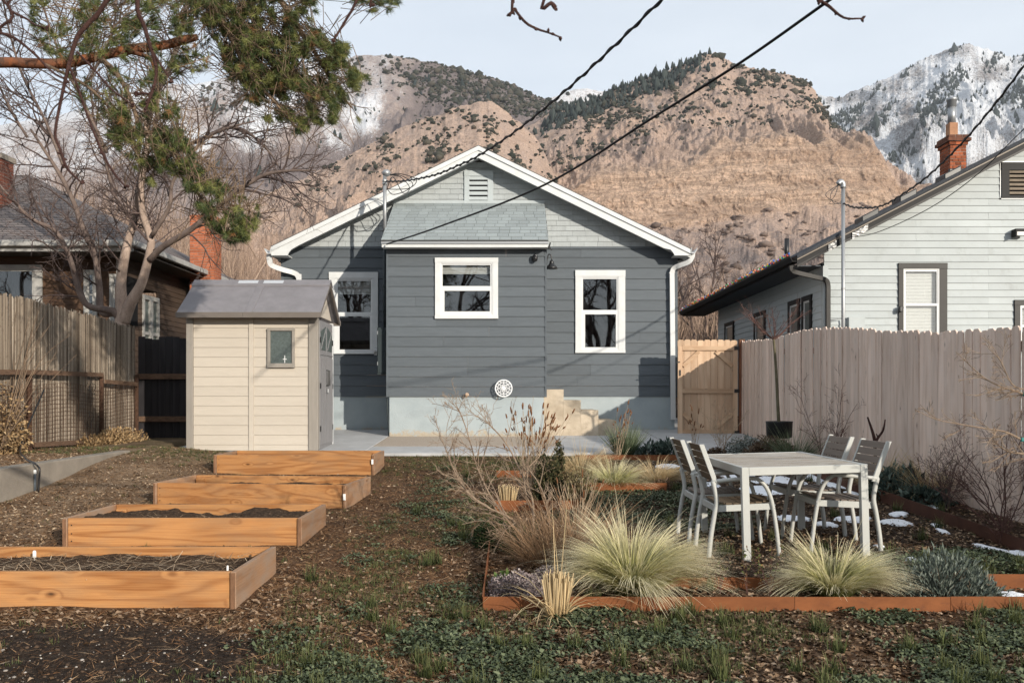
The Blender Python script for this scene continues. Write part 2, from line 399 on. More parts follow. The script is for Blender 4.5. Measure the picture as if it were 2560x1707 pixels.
def hill_mat(name, L, rock, pale, brushc, q=1.0):
    t = NT(name); p = t.pos(rnd=False); u = q / L
    n1 = t.noise(p, 30 * u, 8, 0.68, 0.4); n2 = t.noise(p, 170 * u, 6, 0.75); n3 = t.noise(p, 640 * u, 4, 0.75)
    st = t.noise(t.pos((1, 1, 7.0), rnd=False), 45 * u, 7, 0.75, 0.5); cv = t.noise(t.pos((1, 1, 0.25), rnd=False), 220 * u, 5, 0.7)
    vo = t.new('ShaderNodeTexVoronoi', feature='DISTANCE_TO_EDGE'); vo.inputs['Scale'].default_value = 95 * u; t.link(t.pos((1, 1, 0.7), rnd=False), vo.inputs['Vector'])
    c = t.mix(t.rng(n2, 0.32, 0.66), sc(rock, 0.62), sc(rock, 1.2))
    c = t.mix(t.rng(n1, 0.38, 0.64, 0, 0.6), c, (rock[0] * 0.78, rock[1] * 0.84, rock[2] * 0.95))
    pc = t.mix(t.rng(st, 0.36, 0.60), sc(pale, 0.52), sc(pale, 1.2)); bd_ = t.noise(t.pos((0.12, 0.12, 1), rnd=False), 55 * u, 3, 0.5)
    pc = t.mix(t.rng(bd_, 0.50, 0.58, 0, 0.5), pc, (pale[0] * 0.62, pale[1] * 0.58, pale[2] * 0.56))
    pc = t.mix(t.rng(cv, 0.54, 0.66, 0, 0.55), pc, sc(pale, 0.42)); pc = t.mix(t.rng(vo.outputs['Distance'], 0.0, 0.05, 0.5, 0.0), pc, sc(pale, 0.4))
    c = t.mix(t.attr('pale'), c, pc)
    sp = t.math('ADD', t.math('MULTIPLY', n3, 0.65), t.math('MULTIPLY', n2, 0.35))
    c = t.mix(t.rng(sp, 0.51, 0.58, 0, 0.62), c, sc(rock, 0.30))
    bf = t.math('ADD', t.attr('brush'), t.math('ADD', n1, t.math('MULTIPLY', n3, 0.9)))
    bc = t.mix(t.rng(n3, .35, .65), sc(brushc, 0.55), sc(brushc, 1.5))
    c = t.mix(t.rng(bf, 1.20, 1.46, 0, 0.92), c, bc)
    sf = t.math('ADD', t.attr('snow'), t.math('ADD', t.math('MULTIPLY', n2, 0.6), t.math('MULTIPLY', n3, 1.25)))
    c = t.mix(t.rng(sf, 1.28, 1.62, 0, 0.92), c, (0.78, 0.80, 0.84))
    t.bump(t.math('ADD', t.math('ADD', n2, t.math('MULTIPLY', n3, 0.6)), t.math('MULTIPLY', t.attr('pale'), t.math('ADD', st, cv))), 0.8, L * 0.005)
    return t.done(c, 0.95, 0.1)
def K(px): return lambda x: 0 * x + px
k_ = 1.0884
pA = prof_fn([(1500, 520), (1900, 330), (2044, 239), (2089, 245), (2129, 231), (2191, 204), (2231, 188), (2264, 167), (2297, 153), (2354, 135), (2374, 122), (2395, 114),
              (2407, 111), (2427, 112), (2456, 122), (2497, 137), (2529, 145), (2560, 133), (2660, 105), (2800, 160), (3100, 210), (3700, 330)], 9, 1)
pB = prof_fn([(-1400, 470), (-800, 420), (0, 315), (150, 290), (245, 260), (344, 222), (430, 212), (497, 214), (640, 170), (780, 150), (850, 146), (905, 140), (980, 142), (1045, 152),
              (1110, 165), (1200, 188), (1285, 215), (1350, 245), (1405, 262), (1500, 300), (1700, 420)], 5, 2)
pC = prof_fn([(1250, 330), (1382, 245), (1430, 226), (1470, 222), (1540, 234), (1600, 250), (1800, 330)], 5, 3)
pE = prof_fn([(x * k_, y * k_) for x, y in [(-1200, 620), (-300, 590), (0, 560), (300, 520), (560, 470), (700, 415), (850, 330), (960, 282), (1040, 250), (1100, 236), (1130, 240), (1165, 262), (1200, 290), (1235, 325), (1270, 395), (1310, 450), (1360, 520), (1440, 640), (1520, 900)]], 9, 4)
pD = prof_fn([(x * k_, y * k_) for x, y in [(1120, 420), (1200, 300), (1290, 246), (1370, 230), (1450, 195), (1540, 160), (1590, 140), (1615, 127), (1645, 125), (1665, 137), (1690, 150), (1760, 164), (1820, 174), (1850, 185), (1876, 215),
              (1892, 250), (1906, 280), (1932, 305), (1962, 320), (1990, 342), (2006, 370), (2014, 392), (2050, 415), (2092, 424), (2150, 450), (2300, 540), (2700, 640)]], 7, 5)
def off(f, d): return lambda x: f(x) + d

M_hA = hill_mat('mountain_rock_snow', 4500, (0.27, 0.235, 0.22), (0.27, 0.23, 0.21), (0.05, 0.055, 0.055))
M_hB = hill_mat('hill_snow_brush', 2300, (0.42, 0.34, 0.305), (0.42, 0.34, 0.3), (0.19, 0.158, 0.155))
M_hE = hill_mat('hill_tan_rock', 1150, (0.57, 0.415, 0.325), (0.61, 0.44, 0.34), (0.27, 0.21, 0.19))
M_hD = hill_mat('hill_ochre_cliff', 1500, (0.54, 0.39, 0.305), (0.61, 0.435, 0.32), (0.20, 0.165, 0.155))
def nz(px, py, s, sd): return fbm(px / s, py / s, 4, sd) - 0.5
HA = hill('mountain', M_hA, 1500, 3700, 520, [(2600, K(1000)), (3300, lambda x: 0.5 * pA(x) + 330), (4500, pA), (5200, off(pA, 130))], [60, 190, 10], [90, 210, 12, 0], 101,
          {'snow': lambda px, py, v: 0.64 + nz(px, py, 60, 71) * 0.9 - 0.25 * sstep(420, 560, py), 'brush': lambda px, py, v: 0.0 * px, 'pale': lambda px, py, v: 0 * px}, gul=0.5, freq=1.2, dense=(2000, 2600), fine=45)
HC = hill('far_hill', M_hB, 1200, 1850, 120, [(2700, K(700)), (3200, pC), (3600, off(pC, 60))], [50, 6], [40, 6, 0], 131,
          {'snow': lambda px, py, v: 0.62 + 0 * px, 'brush': lambda px, py, v: 0.15 + 0 * px, 'pale': lambda px, py, v: 0 * px}, dense=(1360, 1640))
HB = hill('snowy_hill', M_hB, -1400, 1700, 460, [(1000, K(1000)), (1700, lambda x: 0.55 * pB(x) + 250), (2300, pB), (2700, off(pB, 90))], [60, 110, 8], [30, 60, 5, 0], 111,
          {'snow': lambda px, py, v: 0.60 - 0.55 * sstep(260, 400, py + (px - 900) * 0.16) + nz(px, py, 70, 72) * 0.9 - 0.75 * sstep(940, 1080, px) * sstep(160, 200, py + 30) ,
           'brush': lambda px, py, v: 0.22 + 0.35 * sstep(270, 380, py + (px - 900) * 0.16) * (1 - sstep(430, 520, py)) + 0.5 * sstep(960, 1100, px), 'pale': lambda px, py, v: 0 * px}, gul=0.8, dense=(400, 1480), fine=24)
HD = hill('ochre_hill', M_hD, 1180, 2950, 640,
          [(520, K(1010)), (950, lambda x: np.interp(x, [1300, 1560, 1800, 2100, 2250, 2900], [640, 585, 560, 520, 545, 640])),
           (1010, lambda x: np.interp(x, [1300, 1480, 1640, 1800, 2000, 2180, 2250, 2900], [600, 470, 430, 385, 360, 380, 500, 600])), (1500, pD), (1800, off(pD, 110))],
          [70, 120, 170, 8], [12, 16, 40, 4, 0], 121,
          {'snow': lambda px, py, v: 0.14 + nz(px, py, 45, 73) * 0.8 - 0.35 * sstep(300, 420, py) - 0.25 * sstep(1800, 1950, px) - 0.6 * sstep(1.2, 1.5, v) * (1 - sstep(1.6, 2.1, v)),
           'brush': lambda px, py, v: 0.12 + nz(px, py, 40, 74) * 0.5 + 0.34 * (1 - sstep(0.75, 1.0, v)) * sstep(0.4, 0.8, v) - 0.3 * sstep(1.0, 1.2, v) * (1 - sstep(1.9, 2.2, v)),
           'pale': lambda px, py, v: sstep(0.95, 1.1, v) * (1 - sstep(1.95, 2.15, v)) * 0.9}, gul=0.9, freq=1.1, dense=(1360, 2280), fine=22,
          cliff=lambda v, px: sstep(0.9, 1.15, v) * (1 - sstep(1.9, 2.2, v)) + 0.5 * sstep(2.3, 2.7, v) * sstep(1960, 2020, px))
HE = hill('tan_hillside', M_hE, -1400, 1660, 560, [(200, K(1010)), (600, lambda x: 0.5 * pE(x) + 390), (1100, pE), (1300, off(pE, 120))], [60, 190, 8], [5, 30, 5, 0], 141,
          {'snow': lambda px, py, v: -0.05 + nz(px, py, 60, 75) * 0.7 + 0.15 * sstep(1.5, 1.9, v) * (1 - sstep(900, 1000, px)),
           'brush': lambda px, py, v: 0.12 + nz(px, py, 50, 76) * 0.5 + 0.25 * (1 - sstep(450, 760, px)), 'pale': lambda px, py, v: 0.3 + nz(px, py, 30, 77)}, gul=1.0, freq=1.1, dense=(560, 1480), fine=16,
          cliff=lambda v, px: 0.5 * sstep(1.1, 1.5, v) * sstep(900, 1100, px))
for o, lb in ((HA, 'high snow covered mountain with rocky ribs at the far right'), (HB, 'broad brushy hill with snow patches on the skyline'),
              (HC, 'small snowy hill in the notch between two nearer hills'), (HD, 'pointed ochre hill with a banded cliff'), (HE, 'tan rocky hillside behind the grey house')):
    o[0]['label'] = lb; o[0]['category'] = 'hill'

# far scrub and conifers on the hills, read as a mass
ICO = []
ph = (1 + 5 ** 0.5) / 2
ICOV = np.array([(-1, ph, 0), (1, ph, 0), (-1, -ph, 0), (1, -ph, 0), (0, -1, ph), (0, 1, ph), (0, -1, -ph), (0, 1, -ph), (ph, 0, -1), (ph, 0, 1), (-ph, 0, -1), (-ph, 0, 1)]) / 1.9
ICOF = np.array([(0, 11, 5), (0, 5, 1), (0, 1, 7), (0, 7, 10), (0, 10, 11), (1, 5, 9), (5, 11, 4), (11, 10, 2), (10, 7, 6), (7, 1, 8), (3, 9, 4), (3, 4, 2), (3, 2, 6), (3, 6, 8), (3, 8, 9), (4, 9, 5), (2, 4, 11), (6, 2, 10), (8, 6, 7), (9, 8, 1)])
def blobs(name, H, n, dens, size, tall, m, label, seed):
    r = np.random.default_rng(seed); o, V, PX, PY, VV = H
    d = np.clip(dens(PX, PY, VV), 0, None).ravel(); d = d / d.sum()
    # each grid cell covers different area: fine for scatter
    pick = r.choice(len(d), n, p=d); pos = V.reshape(-1, 3)[pick] + r.normal(0, 1, (n, 3)) * [size * 1.2, size * 1.2, 0]
    s = size * r.lognormal(0, 0.45, n)
    k = len(ICOV); jit = 1 + r.normal(0, 0.22, (n, k, 1))
    tv = ICOV[None] * jit * s[:, None, None] * np.stack([1 + 0 * s, 1 + 0 * s, tall * (0.8 + 0.4 * r.random(n))], -1)[:, None, :]
    if tall > 1.2: tv[:, :, :2] *= np.clip(1.25 - (tv[:, :, 2:3] / (s[:, None, None] * tall) + 1) * 0.55, 0.08, 2)
    tv = tv + pos[:, None, :] + np.array([0, 0, size * tall * 0.45])
    fc = (ICOF[None] + (np.arange(n) * k)[:, None, None]).reshape(-1, 3)
    ob = npmesh(name, tv.reshape(-1, 3), fc, m, None, {'c': np.repeat(r.random(n), k)})
    tag(ob, label, 'scrub', None, 'stuff')
def veg_mat(name, stops, rough=0.8, attr='c', spec=0.15, trans=0.0):
    t = NT(name); return t.done(t.ramp(t.attr(attr), stops), rough, spec)
M_scrub = veg_mat('juniper_scrub', [(0, (0.022, 0.025, 0.019)), (0.6, (0.046, 0.047, 0.036)), (1, (0.09, 0.075, 0.06))])
M_fir = veg_mat('far_fir', [(0, (0.018, 0.026, 0.026)), (1, (0.05, 0.06, 0.055))])
M_brush = veg_mat('far_brush', [(0, (0.10, 0.075, 0.065)), (1, (0.2, 0.15, 0.125))])
def cl(px, py, s, sd, lo=0.5, hi=0.62): return sstep(lo, hi, fbm(px / s, py / s, 3, sd))
blobs('hill_scrub', HD, 3000, lambda px, py, v: sstep(2.1, 2.35, v) * (1 - sstep(2.97, 3.0, v)) * (0.08 + cl(px, py, 26, 201)) * (0.5 + 1.2 * sstep(2.5, 3, v)), 2.1, 0.8, M_scrub, 'dark juniper scrub dotting the pointed ochre hill', 1)
blobs('hill_scrub', HD, 700, lambda px, py, v: sstep(2.72, 2.9, v) * (1 - sstep(2.99, 3.02, v)) * (1 - sstep(1720, 1790, px)), 3.0, 1.7, M_fir, 'dark firs along the left shoulder of the ochre hill', 2)
blobs('hill_scrub', HD, 420, lambda px, py, v: sstep(0.55, 0.8, v) * (1 - sstep(0.98, 1.05, v)) * (0.02 + cl(px, py, 30, 203)), 2.6, 0.5, M_brush, 'low brush on the scree below the ochre cliff', 3)
blobs('hill_scrub', HE, 1400, lambda px, py, v: sstep(1.15, 1.4, v) * (1 - sstep(1.99, 2.0, v)) * (0.04 + cl(px, py, 30, 204)) * sstep(650, 1000, px), 1.7, 0.8, M_scrub, 'dark juniper scrub on the tan hillside', 4)
blobs('hill_scrub', HB, 3200, lambda px, py, v: sstep(1.3, 1.6, v) * (1 - sstep(1.99, 2.0, v)) * (0.05 + cl(px, py, 30, 205) + 1.6 * sstep(1000, 1120, px) * (1 - sstep(330, 380, py))) * (px > 500), 3.4, 0.8, M_scrub, 'dark scrub on the snowy skyline hill', 5)
blobs('hill_scrub', HB, 260, lambda px, py, v: sstep(0.7, 1.0, v) * (1 - sstep(1.6, 1.9, v)) * (0.1 + cl(px, py, 40, 206)) * (px > 500), 3.6, 1.9, M_fir, 'scattered firs on the lower slope of the snowy skyline hill', 6)
blobs('hill_scrub', HA, 3600, lambda px, py, v: sstep(0.6, 0.9, v) * (1 - sstep(1.99, 2.0, v)) * (0.03 + cl(px + 0.8 * py, py * 0.35, 40, 207, 0.52, 0.66)) * (px > 2000) * (px < 2800), 4.8, 1.9, M_fir, 'conifer stands on the snowy mountain', 7)
blobs('hill_scrub', HC, 120, lambda px, py, v: sstep(0.5, 0.9, v) * (1 - sstep(0.99, 1.0, v)), 6.0, 0.9, M_scrub, 'scrub on the small snowy hill in the notch', 8)
# ------------------------------------------------------------------ building helpers
M_white = pm('white_paint', (0.60, 0.615, 0.615), 0.55, 0.07, 5, bump=0.12, bscale=60, dirt=((0.52, 0.52, 0.50), 0.35))
M_vinyl = flat('white_vinyl', (0.63, 0.64, 0.64), 0.35, 0.5)
M_slate = pm('slate_siding_paint', (0.092, 0.107, 0.121), 0.62, 0.10, 3, (1, 1, 8), 0.35, 30, 0.004, tint=0.09, dirt=((0.135, 0.15, 0.165), 0.45))
M_gshingle = pm('gable_shingle_paint', (0.36, 0.385, 0.39), 0.75, 0.08, 4, (6, 6, 1), 0.5, 60, 0.004, tint=0.07)
M_gtrim = pm('gable_trim_paint', (0.40, 0.44, 0.45), 0.6, 0.07, 4, tint=0.0)
M_ashingle = pm('grey_asphalt_shingle', (0.27, 0.30, 0.305), 0.95, 0.2, 240, bump=0.7, bscale=260, bd=0.004, tint=0.10)
M_roofdark = pm('dark_asphalt_roof', (0.075, 0.075, 0.078), 0.95, 0.3, 60, bump=0.6, bscale=200)
t = NT('foundation_paint'); p = t.pos(rnd=False)
g_ = t.new('ShaderNodeNewGeometry'); sp_ = t.new('ShaderNodeSeparateXYZ'); t.link(g_.outputs['Position'], sp_.inputs[0])
n_ = t.noise(p, 5, 6, 0.75); pe = t.math('ADD', t.rng(sp_.outputs['Z'], 0.80, 1.12, 0.42, 0.0), t.math('MULTIPLY', n_, 0.9))
c_ = t.mix(t.rng(t.noise(p, 3, 4), 0.3, 0.7), (0.305, 0.35, 0.37), (0.36, 0.405, 0.42))
c_ = t.mix(t.rng(pe, 0.70, 0.80, 0, 0.9), c_, t.mix(t.noise(p, 30, 4), (0.30, 0.24, 0.17), (0.48, 0.42, 0.33)))
t.bump(t.noise(p, 40, 5, 0.65), 0.5, 0.01); M_found = t.done(c_, 0.9, 0.2)
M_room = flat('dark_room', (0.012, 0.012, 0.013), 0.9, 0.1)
t = NT('window_glass'); tr = t.new('ShaderNodeBsdfTransparent'); tr.inputs[0].default_value = (0.95, 0.96, 0.96, 1)
gl = t.new('ShaderNodeBsdfGlossy'); gl.inputs['Roughness'].default_value = 0.015
lw_ = t.new('ShaderNodeLayerWeight'); lw_.inputs[0].default_value = 0.5
class fr: outputs = [t.rng(t.math('POWER', lw_.outputs['Facing'], 3.0), 0, 1, 0.085, 0.9)]
mx = t.new('ShaderNodeMixShader'); t.link(fr.outputs[0], mx.inputs[0]); t.link(tr.outputs[0], mx.inputs[1]); t.link(gl.outputs[0], mx.inputs[2])
t.link(mx.outputs[0], t.n['Material Output'].inputs[0]); M_glass = t.m
M_blind = pm('blind', (0.5, 0.5, 0.48), 0.7, 0.04, 3, bump=0)
M_black = flat('black_metal', (0.012, 0.012, 0.013), 0.4, 0.5)
M_galv = NT('galvanised_steel').done((0.33, 0.34, 0.35), 0.45, 0.5, 0.6)
M_alu = flat('white_aluminium', (0.60, 0.61, 0.61), 0.35, 0.5)

def clap(house, m, x0, x1, z0, z1, Yw, openings, cuts=(), name='clapboard', proud=0.022, back=0.02):
    """lap boards of one course, cut round openings (x0,x1,z0,z1)"""
    def one(a, b, c, d):
        if b - a < 0.02 or d - c < 0.004: return
        k0 = proud * (1 - (c - z0) / (z1 - z0) * 0.75); k1 = proud * (1 - (d - z0) / (z1 - z0) * 0.75)
        j = random.uniform(-0.0015, 0.0015)
        MB().hexa([(a, Yw - k0 + j, c), (b, Yw - k0 + j, c), (b, Yw + back, c), (a, Yw + back, c),
                   (a, Yw - k1 + j, d), (b, Yw - k1 + j, d), (b, Yw + back, d), (a, Yw + back, d)]).build(name, m, house)
    spans = [(x0, x1)]
    for (oa, ob, oc, od) in openings:
        if od <= z0 or oc >= z1: continue
        new = []
        for a, b in spans:
            if ob <= a or oa >= b: new.append((a, b)); continue
            if oa > a: new.append((a, oa))
            if ob < b: new.append((ob, b))
            a2, b2 = max(a, oa), min(b, ob)
            if oc > z0: one(a2, b2, z0, oc)
            if od < z1: one(a2, b2, od, z1)
        spans = new
    for a, b in spans:
        cs = [c for c in cuts if a + 0.3 < c < b - 0.3]
        e = [a] + cs + [b]
        for i in range(len(e) - 1): one(e[i] + (0.0012 if i else 0), e[i + 1] - (0.0012 if i < len(e) - 2 else 0), z0, z1)

def window(house, Yw, o, inn, g1, g2, blind=0.0, m=None, ms=None, depth=0.06, sill=0.0, blind_m=None, room=0.7):
    """casing o, sash frame inn, glass panes g1 (upper) and g2 (lower): each x0,x1,z0,z1; wall face at Yw"""
    m = m or M_white; ms = ms or M_vinyl
    y0 = Yw - depth
    c = MB(); w = 0.0
    c.box(o[0], o[1], y0, Yw + 0.02, inn[3], o[3]); c.box(o[0], o[1], y0 - sill, Yw + 0.02, o[2], inn[2])
    c.box(o[0] + 0.004, inn[0], y0 + 0.004, Yw + 0.02, inn[2], inn[3]); c.box(inn[1], o[1] - 0.004, y0 + 0.004, Yw + 0.02, inn[2], inn[3])
    win = c.build('window', m, house, bevel=0.003)
    s = MB(); ys, ye = y0 + 0.012, Yw + 0.05
    mid0, mid1 = g2[3], g1[2]
    fw = 0.022
    s.box(inn[0], inn[0] + fw, ys, ye, inn[2], inn[3]); s.box(inn[1] - fw, inn[1], ys, ye, inn[2], inn[3])
    s.box(inn[0] + fw, inn[1] - fw, ys, ye, inn[3] - fw, inn[3]); s.box(inn[0] + fw, inn[1] - fw, ys, ye, inn[2], inn[2] + fw)
    s.build('frame', ms, win, bevel=0.002)
    for nm, g, yy, a, b in (('upper', g1, ys + 0.014, mid0 + 0.4 * (mid1 - mid0), inn[3] - fw), ('lower', g2, ys + 0.006, inn[2] + fw, mid1 - 0.1 * (mid1 - mid0))):
        s = MB(); l, r = inn[0] + fw, inn[1] - fw
        s.box(l, g[0], yy, yy + 0.03, a, b); s.box(g[1], r, yy, yy + 0.03, a, b); s.box(g[0], g[1], yy, yy + 0.03, g[3], b); s.box(g[0], g[1], yy, yy + 0.03, a, g[2])
        s.build('sash', ms, win, bevel=0.002)
        bx('pane', M_glass, win, g[0] - 0.003, g[1] + 0.003, yy + 0.012, yy + 0.016, g[2] - 0.003, g[3] + 0.003)
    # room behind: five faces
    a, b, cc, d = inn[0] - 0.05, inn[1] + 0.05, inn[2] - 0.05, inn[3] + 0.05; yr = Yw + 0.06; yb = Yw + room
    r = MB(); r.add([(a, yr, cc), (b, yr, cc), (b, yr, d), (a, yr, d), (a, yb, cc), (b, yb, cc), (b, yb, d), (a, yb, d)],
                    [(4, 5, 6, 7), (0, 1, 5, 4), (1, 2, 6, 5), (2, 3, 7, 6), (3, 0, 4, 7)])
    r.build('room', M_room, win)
    if blind:
        z1 = inn[3] - 0.01; n = max(3, int(blind * (inn[3] - inn[2]) / 0.028)); bl = MB()
        for i in range(n):
            z = z1 - 0.028 * (i + 0.5)
            bl.hexa([(inn[0] + 0.03, Yw + 0.055, z - 0.013), (inn[1] - 0.03, Yw + 0.055, z - 0.013), (inn[1] - 0.03, Yw + 0.058, z - 0.013), (inn[0] + 0.03, Yw + 0.058, z - 0.013),
                     (inn[0] + 0.03, Yw + 0.07, z + 0.012), (inn[1] - 0.03, Yw + 0.07, z + 0.012), (inn[1] - 0.03, Yw + 0.073, z + 0.012), (inn[0] + 0.03, Yw + 0.073, z + 0.012)])
        bl.build('blind', blind_m or M_blind, win)
    return win
def rect(px0, px1, py0, py1, Y): return (X_(px0, Y), X_(px1, Y), Z_(py1, Y), Z_(py0, Y))

# ------------------------------------------------------------------ the grey house
YW, YB, YR = 18.4, 16.83, 18.0                       # main back wall, rear bump-out, rake plane
house = thing('house', 'slate grey gabled house with white trimmed windows and a shingled rear bump-out', 'house', (-0.7, 20, 0.8))
wl_, wr_ = X_(706.7, YW), X_(1690, YW); bl_, br_ = X_(969.5, YB), X_(1363.5, YB)
zf = 1.592; ztop = Z_(617, YW)
def c5(x, y): return 640 + x * 0.4762, 580 + y * 0.4762
def r5(x0, y0, x1, y1, Y):
    a, b = c5(x0, y0); c, d = c5(x1, y1); return rect(a, c, b, d, Y)
win1 = [r5(*q, YW) for q in ((385, 212, 643, 640), (418, 245, 612, 632), (430, 258, 605, 422), (440, 443, 600, 617))]
win2 = [r5(*q, YB) for q in ((940, 137, 1272, 456), (967, 162, 1243, 438), (980, 175, 1230, 285), (990, 310, 1228, 418))]
win3 = [r5(*q, YW) for q in ((1675, 202, 1938, 635), (1708, 235, 1903, 620), (1716, 248, 1892, 410), (1727, 433, 1888, 605))]
M_cfound = M_found
MB().box(wl_ + 0.03, bl_ + 0.02, YW + 0.0, YW + 0.25, 0.55, zf - 0.004).build('foundation', M_found, house)
MB().box(br_ - 0.02, wr_ - 0.03, YW + 0.0, YW + 0.25, 0.55, zf - 0.004).build('foundation', M_found, house)
MB().box(bl_ + 0.03, br_ - 0.03, YB + 0.012, YW - 0.003, 0.55, zf - 0.004).build('foundation', M_found, house)
# bump-out lap boards
nb = 15; eb = (Z_(616, YB) - zf) / nb
op2 = [(win2[0][0] + 0.02, win2[0][1] - 0.02, win2[0][2] + 0.02, win2[0][3] - 0.02)]
for i in range(nb):
    cuts = [random.uniform(bl_ + 0.4, br_ - 0.4)] if i % 3 != 1 else []
    clap(house, M_slate, bl_, br_, zf + i * eb, zf + (i + 1) * eb - 0.0015, YB, op2, cuts)
for s, xx in (('l', bl_), ('r', br_)):               # side walls of the bump-out
    for i in range(nb):
        z0 = zf + i * eb; sg = -1 if s == 'l' else 1
        a = xx + (0.004 if s == 'l' else -0.004)
        MB().hexa([(a - 0.02 * sg, YB + 0.022, z0), (a + 0.018 * sg, YB + 0.022, z0), (a + 0.018 * sg, YW - 0.03, z0), (a - 0.02 * sg, YW - 0.03, z0),
                   (a - 0.02 * sg, YB + 0.022, z0 + eb - .002), (a + 0.004 * sg, YB + 0.022, z0 + eb - .002), (a + 0.004 * sg, YW - 0.03, z0 + eb - .002), (a - 0.02 * sg, YW - 0.03, z0 + eb - .002)]).build('clapboard', M_slate, house)
bx('corner_board', M_slate, house, br_ - 0.008, br_ + 0.026, YB - 0.026, YB + 0.018, zf - 0.01, Z_(618, YB))
bx('corner_board', M_slate, house, bl_ - 0.026, bl_ + 0.008, YB - 0.026, YB + 0.018, zf - 0.01, Z_(618, YB))
# main wall lap boards
nm = 14; em = (ztop - zf) / nm
for xa, xb, ops in ((wl_, bl_ - 0.03, [win1[0]]), (br_ + 0.03, wr_, [win3[0]])):
    ops = [(o[0] + 0.02, o[1] - 0.02, o[2] + 0.02, o[3] - 0.02) for o in ops]
    for i in range(nm):
        cuts = [random.uniform(xa + 0.5, xb - 0.5)] if i % 4 in (1, 2) else []
        clap(house, M_slate, xa, xb, zf + i * em, zf + (i + 1) * em - 0.0015, YW, ops, cuts)
for xx in (wl_, wr_): bx('corner_board', M_slate, house, xx - 0.03, xx + 0.03, YW - 0.03, YW + 0.05, zf - 0.02, ztop)
bx('wall', M_slate, house, wl_ + 0.05, wl_ + 0.25, YW + 0.06, 27.5, 0.8, ztop); bx('wall', M_slate, house, wr_ - 0.25, wr_ - 0.05, YW + 0.06, 27.5, 0.8, ztop)
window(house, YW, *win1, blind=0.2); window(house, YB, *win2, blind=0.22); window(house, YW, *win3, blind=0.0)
# gable
ax_, az_ = X_(1196, YR), Z_(367, YR); ls_, le_ = X_(678, YR), Z_(623, YR); rs_, re_ = X_(1727, YR), Z_(622, YR)
slope = (az_ - (le_ + re_) / 2) / ((rs_ - ls_) / 2)
def roofz(x): return az_ - slope * abs(x - ax_)
bx('frieze', M_slate, house, wl_, bl_ - 0.05, YW - 0.035, YW + 0.02, ztop - 0.05, ztop); bx('frieze', M_slate, house, br_ + 0.05, wr_, YW - 0.035, YW + 0.02, ztop - 0.05, ztop)
MB().prism([(wl_, ztop), (wr_, ztop), (ax_, roofz(ax_) - 0.2)], YW + 0.012, YW + 0.1).build('gable_wall', M_gshingle, house)
vent_o = rect(800 + 883 * .4082, 800 + 1062 * .4082, 1048 * .4082, 1253 * .4082, YW); vent_i = rect(800 + 915 * .4082, 800 + 1027 * .4082, 1082 * .4082, 1237 * .4082, YW)
sh_me = MB().hexa([(0, -1, 0), (1, -1, 0), (1, 0.6, 0), (0, 0.6, 0), (0, -0.25, 1), (1, -0.25, 1), (1, 0.6, 1), (0, 0.6, 1)]).mesh('gable_shingle')
sh_me.materials.append(M_gshingle)
ng = 16; eg = (roofz(ax_) - 0.22 - ztop) / ng
for i in range(ng):
    z0 = ztop + i * eg; half = (az_ - 0.10 - z0 - eg * 0.55) / slope
    x = ax_ - half; xe = ax_ + half; x += -random.uniform(0, 0.2)
    while x < xe:
        w = random.choice((0.28, 0.32, 0.36, 0.4, 0.44)) if random.random() < 0.85 else random.uniform(0.12, 0.24)
        a, b = max(x, ax_ - half), min(x + w, xe); x += w
        if b - a < 0.03: continue
        hidden = (z0 < 5.55 and a > bl_ + 0.0 and b < br_ + 0.0) or (a > vent_o[0] and b < vent_o[1] and z0 > vent_o[2] - 0.02 and z0 + eg < vent_o[3] + 0.02)
        if hidden: continue
        o = bpy.data.objects.new('gable_shingle', sh_me); col.objects.link(o); setparent(o, house)
        o.location = (a + 0.0015, YW, z0 + random.uniform(-0.003, 0.003)); o.scale = (b - a - 0.004, 0.02 + random.uniform(-0.002, 0.003), eg + 0.004)
v = MB()
v.box(vent_o[0], vent_o[1], YW - 0.05, YW + 0.02, vent_i[3], vent_o[3]); v.box(vent_o[0], vent_o[1], YW - 0.055, YW + 0.02, vent_o[2], vent_i[2])
v.box(vent_o[0] + .003, vent_i[0], YW - 0.047, YW + 0.02, vent_i[2], vent_i[3]); v.box(vent_i[1], vent_o[1] - .003, YW - 0.047, YW + 0.02, vent_i[2], vent_i[3])
vt = v.build('gable_vent', M_gtrim, house, bevel=0.003)
bx('backing', M_room, vt, vent_i[0] - .01, vent_i[1] + .01, YW - 0.026, YW + 0.008, vent_i[2] - .01, vent_i[3] + .01)
for i in range(5):
    h = (vent_i[3] - vent_i[2]) / 5; z = vent_i[2] + h * i
    MB().hexa([(vent_i[0], YW - 0.052, z + 0.30 * h), (vent_i[1], YW - 0.052, z + 0.30 * h), (vent_i[1], YW - 0.044, z + 0.25 * h), (vent_i[0], YW - 0.044, z + 0.25 * h),
               (vent_i[0], YW - 0.03, z + 0.98 * h), (vent_i[1], YW - 0.03, z + 0.98 * h), (vent_i[1], YW - 0.022, z + 0.98 * h), (vent_i[0], YW - 0.022, z + 0.98 * h)]).build('slat', M_gtrim, vt)
